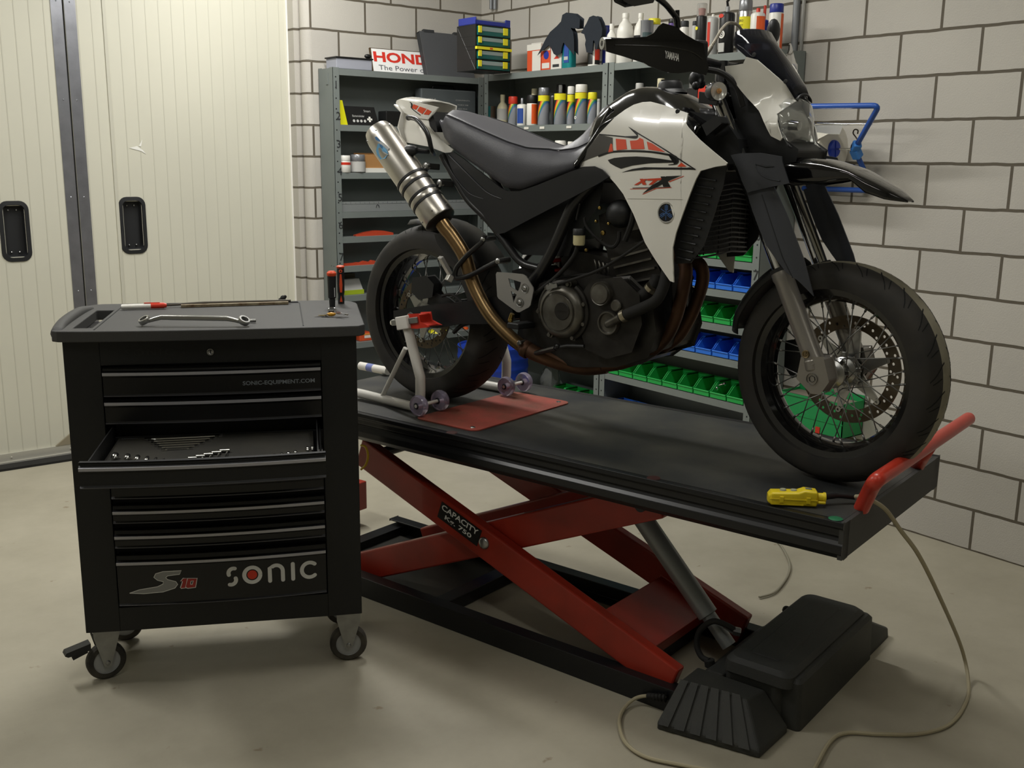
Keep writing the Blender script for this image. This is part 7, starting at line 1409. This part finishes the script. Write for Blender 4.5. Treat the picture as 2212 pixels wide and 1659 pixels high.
a, b = ay(836, 272, .02), ay(905, 272, .02); h = ay(870, 241, .02).z-zs; mb = MB(); mb.box((0, 0, 0), (b.x-a.x, .09, h)); o = mb.build('equipment_box', C_BK, loc=(a.x, Y1F+.03, zs+.001), bev=.006); tag(o, 'Plain black box between the charger and the grey metal case', 'box')
a, b = ay(912, 272, .02), ay(1030, 278, .02); h = ay(960, 193, .02).z-zs; w = b.x-a.x; t = thing('metal_case', 'Grey metal tool case standing upright behind the seat', 'case', (a.x, Y1F+.03, zs+.001)); mb = MB(); mb.box((0, 0, 0), (w, .07, h)); mb.build('case_body', col('hammered_grey', '5f6567', .4, metal=.3), t, bev=.008)
mb = MB(); mb.tube(fillet([(w*.25, .035, h), (w*.27, .035, h+.02), (w*.65, .035, h+.02), (w*.67, .035, h)], .01, 4), .006, 8); mb.build('case_handle', C_BK, t)
for x, z, s_, f_ in ((.12, .72, 'SET 8', .14), (.62, .72, 'CONTENTS', .26), (.65, .6, 'TORX M8', .2), (.66, .5, 'HEX M10', .17)): mb = MB(); mb.text(s_, (w*x, -.001, h*z), (1, 0, 0), (0, 0, 1), .007, fit=w*f_); mb.build('case_lettering', C_LG, t)
# ---- left unit, third shelf
zs = ZS1[2]
def cany(*a, **k): return can(*a, wall='y', **k)
cany(728, 757, 336, zs, C_W, C_W, 'White jar with red band behind the numbered post', capf=.32, band=(.45, .6, C_RD), name='jar', cat='jar', inset=.035)
cany(756, 789, 334, zs, C_TR, C_GY, 'Glass jar with grey screw lid and pale contents', capf=.34, name='jar', cat='jar', inset=.04, band=(.05, .6, C_LG))
a, b = ay(786, 370), ay(843, 370); h = ay(800, 334).z-zs; w = b.x-a.x; t = thing('cardboard_box', 'Open brown cardboard box in a white tray', 'box', (a.x, Y1F+.03, zs+.001)); mb = MB(); mb.box((0, 0, .0), (w, .004, h)); mb.box((0, .08, 0), (w, .084, h+.008)); mb.box((0, 0, 0), (.003, .084, h)); mb.box((w-.003, 0, 0), (w, .084, h)); mb.box((0, 0, 0), (w, .084, .003)); mb.build('carton', col('brown_cardboard', 'a87b49', .8), t)
mb = MB(); mb.box((-.004, -.006, 0), (w+.004, 0, h*.25)); mb.build('white_tray', C_W, t)
# ---- rulers on the fourth shelf
zs = ZS1[3]; a, b = ay(729, 445), ay(1034, 440); z1_ = ay(800, 440).z; mb = MB(); w = b.x-a.x; t = thing('steel_rule', 'Long aluminium straightedge with tick marks standing on the shelf lip', 'ruler', (a.x, Y1F+.012, zs+.001)); hh = z1_-zs+.012
mb.box((.02, 0, 0), (w, .003, hh)); mb.build('rule_blade', col('rule_aluminium', '9a9e9e', .4, metal=.4), t); mb = MB(); mb.box((0, -.004, 0), (.022, .008, hh*.9)); mb.build('end_stop', C_BK, t)
mb = MB()
for k in range(32): x = .03+k*(w-.04)/31; mb.box((x, -.0006, hh*.78), (x+.0012, 0, hh*(.9 if k % 2 else .96)))
mb.box((.03, -.0006, hh*.74), (w-.01, 0, hh*.755)); mk = mb.build('tick_marks', C_DG, t); mk['kind'] = 'stuff'
mb = MB(); x = ay(818, 445).x-a.x; mb.tube([V((x-.010, -.001, hh*.35)), V((x-.007, -.001, hh*.58)), V((x, -.001, hh*.66)), V((x+.007, -.001, hh*.58)), V((x+.010, -.001, hh*.35))], .0016, 6); mb.build('ruler_mark', C_BK, t)
# ---- orange items on the next shelves
def lump(px0, px1, pyt, zs, m, label, name, cat, hfac=1, prof=None, y=.03):
    a, b = ay(px0, pyt), ay(px1, pyt); w = b.x-a.x; h = (ay((px0+px1)/2, pyt).z-zs)*hfac; mb = MB(); pr = prof or [(0, 0), (w, 0), (w, h*.3), (w*.7, h*.75), (w*.55, h*.6), (w*.45, h), (w*.2, h*.5), (0, h*.1)]
    pr = [(x*w if prof else x, z*h if prof else z) for x, z in pr]; mb.prism([(x, 0, z) for x, z in pr], (0, .03, 0)); o = mb.build(name, m, loc=(a.x, Y1F+y, zs+.001), bev=.002); return tag(o, label, cat)
lump(775, 855, 500, ZS1[4], col('safety_orange', 'c4482c'), 'Long low orange tool on the shelf right of number six', 'caliper_case', 'tool', prof=[(0, 0), (1, 0), (1, .4), (.75, .9), (.5, 1), (.25, .7), (0, .15)])
lump(738, 818, 566, ZS1[5], MATS['safety_orange'], 'Orange wavy plastic piece on the shelf right of number seven', 'orange_holder', 'tool', prof=[(0, 0), (1, 0), (1, .7), (.92, 1), (.85, .5), (.7, .9), (.6, .5), (.5, .6), (.42, .45), (0, .4)])
lump(728, 750, 568, ZS1[5], C_BK, 'Black ring lying beside the orange plastic piece', 'black_ring', 'tool', prof=[(0, 0), (1, 0), (.9, .7), (.5, 1), (.1, .7)], y=.035)
a, b = ay(750, 636), ay(793, 634); zs = ZS1[6]; h = ay(770, 606).z-zs; t = thing('paper_stack', 'Stack of white paper with lime green sheet beneath', 'paper', (a.x, Y1F+.04, zs+.001)); w = b.x-a.x; mb = MB(); mb.box((0, -.005, 0), (w, .09, h*.3)); mb.build('green_folder', col('lime_card', 'a9bd2a'), t); mb = MB(); mb.prism([(0, 0, h*.3), (w*.97, 0, h*.3), (w*.95, .04, h), (0, .04, h)], (0, .04, 0)); mb.build('paper_sheets', C_LG, t)
a, b = ay(748, 600), ay(790, 600); h2 = ay(770, 596).z-zs; mb = MB(); mb.box((0, 0, 0), (b.x-a.x, .035, h2)); o = mb.build('brown_carton', col('dull_cardboard', '6e6552', .8), loc=(a.x, Y1F+.125, zs+.001)); tag(o, 'Dull brown carton behind the paper stack', 'box')
zs = ZS1[7]; a, b = ay(782, 762), ay(812, 762); h = ay(790, 722).z-zs; w = .09; t = thing('parts_box', 'Orange parts box with white label beside the trolley corner', 'box', (b.x-w, Y1F+.03, zs+.001)); mb = MB(); mb.box((0, 0, 0), (w, .1, h)); mb.build('carton', col('carton_bright_orange', 'd0532b'), t, bev=.002); mb = MB(); mb.box((w*.35, -.001, h*.35), (w*.9, 0, h*.7)); mb.build('white_label', C_W, t); mb = MB(); mb.box((0, -.001, h*.78), (w, 0, h*.92)); mb.build('yellow_stripe', col('stripe_amber', 'dba24a'), t)
mb = MB(); mb.text('PARTS', (w*.35, -.0016, h*.1), (1, 0, 0), (0, 0, 1), h*.12, fit=w*.5); 
for nm_, px0, px1, pyt, m, lb in (('yellow_part', 930, 965, 742, C_YL, 'Small yellow part on the low shelf seen through the rear wheel'), ('orange_disc', 1003, 1013, 712, C_OR, 'Small orange cap behind the rear wheel spokes')):
    a = ay(px0, pyt, .04); b = ay(px1, pyt, .04); r = (b.x-a.x)/2; mb = MB(); mb.lathe([(0, 0), (r, 0), (r*.9, .012), (0, .016)], (0, 0, 0), (0, 0, 1), 14); o = mb.build(nm_, m, loc=((a.x+b.x)/2, Y1F+.05, ZS1[7]+.001)); tag(o, lb, 'part')
# ---- blue drum in the corner
D0 = dist(V((-.62, -.62, .7))); p = CAM+ray(1065, 742)*D0*1.0
c = None
for d in [3.6+.02*k for k in range(150)]:
    q = CAM+ray(1065, 744)*d; r = 76*d/FPX
    if q.x > -.30-r-.02 or q.y > -.20-r-.02: break
    c = (q, r)
q, r = c; Hd = q.z; t = thing('steel_drum', 'Blue ribbed drum standing in the corner behind the rear wheel', 'drum', (q.x, q.y, 0))
M_DR = col('drum_blue', '1d3a9c', .35); pr = [(0, .002), (r*.97, .002), (r, .01)]
for k in range(60):
    z = lerp(.012, Hd-.02, k/59); f = k/59; rr3 = r*(1+(.018*max(0, math.sin(f*6*PI*3)) if f > .62 else 0)+(.025 if abs(f-.40) < .02 else 0)); pr.append((rr3, z))
pr += [(r*1.01, Hd-.012), (r*1.01, Hd), (r*.96, Hd), (r*.94, Hd-.01), (0, Hd-.01)]
mb = MB(); mb.lathe(pr, (0, 0, 0), (0, 0, 1), 48); mb.build('drum_body', M_DR, t)
# clear bag beside the drum
P = atx(1148, 822, -.36); mb = MB(); random.seed(3)
mb.sphere((0, 0, .11), .10, 18, 0, (.7, .55, 1.1)); mb.v = [V((p.x+random.uniform(-.012, .012), p.y+random.uniform(-.012, .012), max(.001, p.z+random.uniform(-.012, .012)))) for p in mb.v]
zb_ = ZS2[6]; o = mb.build('plastic_bag', mat('clear_bag', 'cfd2cf', .15, trans=.85, ior=1.1), loc=(-.165, P.y+.06, ZS2[6]+.002)); tag(o, 'Crumpled clear plastic bag between the blue drum and green bins', 'bag')
# small metal hinge lying in one green bin
P = atx(1556, 828, -.19); mb = MB(); mb.tube([(0, 0, 0), (0, -.02, .02), (.0, -.045, .03)], .006, 8); mb.sphere((0, -.045, .03), .01, 8); mb.sphere((0, 0, 0), .012, 10); o = mb.build('steel_bracket', M_CHR, loc=(P.x, P.y+.02, ZS3[8]+.04)); tag(o, 'Shiny steel fitting lying in a green bin of the lowest long row', 'fitting')
# ---- paper roll holder on the right wall
M_BT = col('blue_frame_paint', '2b55a8', .3); xo = -.26
h = thing('paper_roll_holder', 'Blue tubular wall holder carrying a white paper roll', 'roll holder', (0, -2.9, 0)); hi = h.matrix_basis.inverted() if False else Matrix.Translation((0, 2.9, 0))
def R_(px, py, x): return hi @ atx(px, py, x)
tR = R_(1899, 228, xo); tL = R_(1740, 230, xo); el = R_(1846, 322, -.13); lo = R_(1868, 372, -.05); bl = R_(1862, 411, -.04); bl0 = R_(1745, 407, -.04)
mb = MB(); mb.tube(fillet([tL, tR, el], .03, 5), .0115, 12); mb.tube([el, lo, R_(1872, 385, -.035), ], .0115, 12); mb.tube([bl0, V((bl.x, bl.y-.02, bl.z))], .0115, 12)
mb.tube(fillet([tL, V((el.x, tL.y+.0, el.z)), V((-.04, tL.y, el.z-.02))], .03, 4), .0115, 12); mb.tube([V((-.035, R_(1872, 385, -.035).y, R_(1872, 385, -.035).z)), V((-.04, bl.y-.02, bl.z))], .0115, 12); mb.build('holder_frame', M_BT, h)
mb = MB(); mb.bar(el+(tR-el).normalized()*.04, el, .034, .034); mb.bar(el, el+(lo-el).normalized()*.045, .036, .036); mb.build('elbow_joint', col('light_blue_plastic', '3f86d8', .4), h, bev=.005)
rc = R_(1800, 322, -.155); RR = .105; Lr = .24
mb = MB(); mb.lathe([(.03, 0), (RR, 0), (RR, Lr), (.03, Lr)], rc, (0, 1, 0), 40); mb.build('paper_roll', col('tissue_paper', 'ddd9cc', .9), h)
mb = MB(); mb.lathe([(0, .012), (.034, .012), (.038, .006), (.038, 0)], rc+V((0, 0, 0)), (0, -1, 0), 28); 
for k in range(4): a_ = PI/2*k+.1; mb.bar(rc+V((0, -.013, 0)), rc+V((math.cos(a_)*.033, -.013, math.sin(a_)*.033)), .003, .004, up=(0, 1, 0))
mb.build('roll_hub', col('hub_blue', '1f3fb4', .35), h)
mb = MB(); mb.tube([rc+V((0, .02, 0)), V((rc.x, el.y-.0, rc.z))], .005, 10); mb.tube([R_(1765, 266, -.2), R_(1820, 268, -.2), R_(1884, 268, -.2)], .004, 8); mb.build('holder_rod', M_CHR, h)
b0, b1, b2, b3 = R_(1752, 270, -.2), R_(1822, 270, -.2), R_(1814, 289, -.26), R_(1745, 288, -.26)
mb = MB(); mb.prism([b0, b1, b2, b3], (0, 0, -.002)); mb.build('cutter_blade', col('bright_blade', 'd9dad8', .2, metal=.7), h)
mb = MB(); mb.prism([R_(1715, 280, -.262), R_(1790, 289, -.262), R_(1765, 302, -.262), R_(1750, 314, -.262), R_(1715, 312, -.262)], (-.001, 0, 0)); mb.build('paper_sheet', MATS['tissue_paper'], h)
mb = MB(); g = lambda a, b: R_(1680+a/6.38, 200+b/6.38, -.15); mb.tube(cr([g(1000, 780), g(1040, 700), g(1110, 680), g(1080, 620), (g(1040, 560)), g(1060, 510), g(1105, 520), g(1100, 570)], 5), .0028, 8); mb.build('wire_hook', col('dark_wire', '4a4038', .4, metal=.7), h)
for y_, z_ in ((bl0.y+.02, bl0.z), (bl.y-.0, bl.z)): mb = MB(); mb.cyl((-.045, y_, z_), (-.0005, y_, z_), .012, 12); mb.build('wall_plug', M_BT, h)
# ---- green wall box behind the front wheel
xg = -.16; a = atx(1683, 843, xg); b = atx(1824, 868, xg); zb_ = atx(1822, 951, xg).z; t = thing('green_wall_box', 'Open green box on the block wall, seen through the front wheel', 'box', (xg, (a.y+b.y)/2, zb_)); w = abs(a.y-b.y)/2; hh = a.z-zb_
mb = MB(); dg = .155
mb.box((0, -w, 0), (.004, w, hh)); mb.box((dg-.004, -w, 0), (dg, w, hh*1.12)); mb.box((0, -w, 0), (dg, -w+.004, hh)); mb.box((0, w-.004, 0), (dg, w, hh)); mb.box((0, -w, 0), (dg, w, .004)); mb.box((-.004, -w, hh-.01), (.004, w, hh)); mb.box((-.002, -w, hh*.38), (.001, w, hh*.42)); mb.build('box_shell', col('box_green', '1f8f4e', .4), t)
mb = MB(); mb.box((.006, -w+.006, hh*.5), (dg-.01, w-.006, hh*.93)); mb.build('box_content', col('grey_brown_card', '7a7064', .8), t)
mb = MB(); mb.box((-.003, -w*.35, hh*.02), (0, -w*.22, hh*.2)); mb.build('red_tag', C_RD, t)
# short yellow cable loop hanging beside the trolley
q = [atz(787, 962, .52), atz(795, 985, .46), atz(790, 1008, .40)]; q = [hit(px, py, LF.M @ V((-.02, YN+.01, 0)), LF.ny) for px, py in ((780, 962), (790, 966), (795, 985), (790, 1004), (780, 1014))]
mb = MB(); mb.tube(cr(q, 6), .004, 8); tag(mb.build('yellow_cable', col('yellow_cable_sheath', 'd9b420', .4)), 'Short yellow cable loop hanging under the lift deck beside the trolley', 'cable')
# red bracket and black ramp parts behind the trolley
a = LF.z(800, 1080, .1); mb = MB(); mb.box((LF.z(812, 1075, .12).x-.18, BYF-.14, .075), (LF.z(812, 1075, .12).x-.02, BYF-.02, .2)); mb.build('arm_bracket', M_RED, lift, bev=.004)
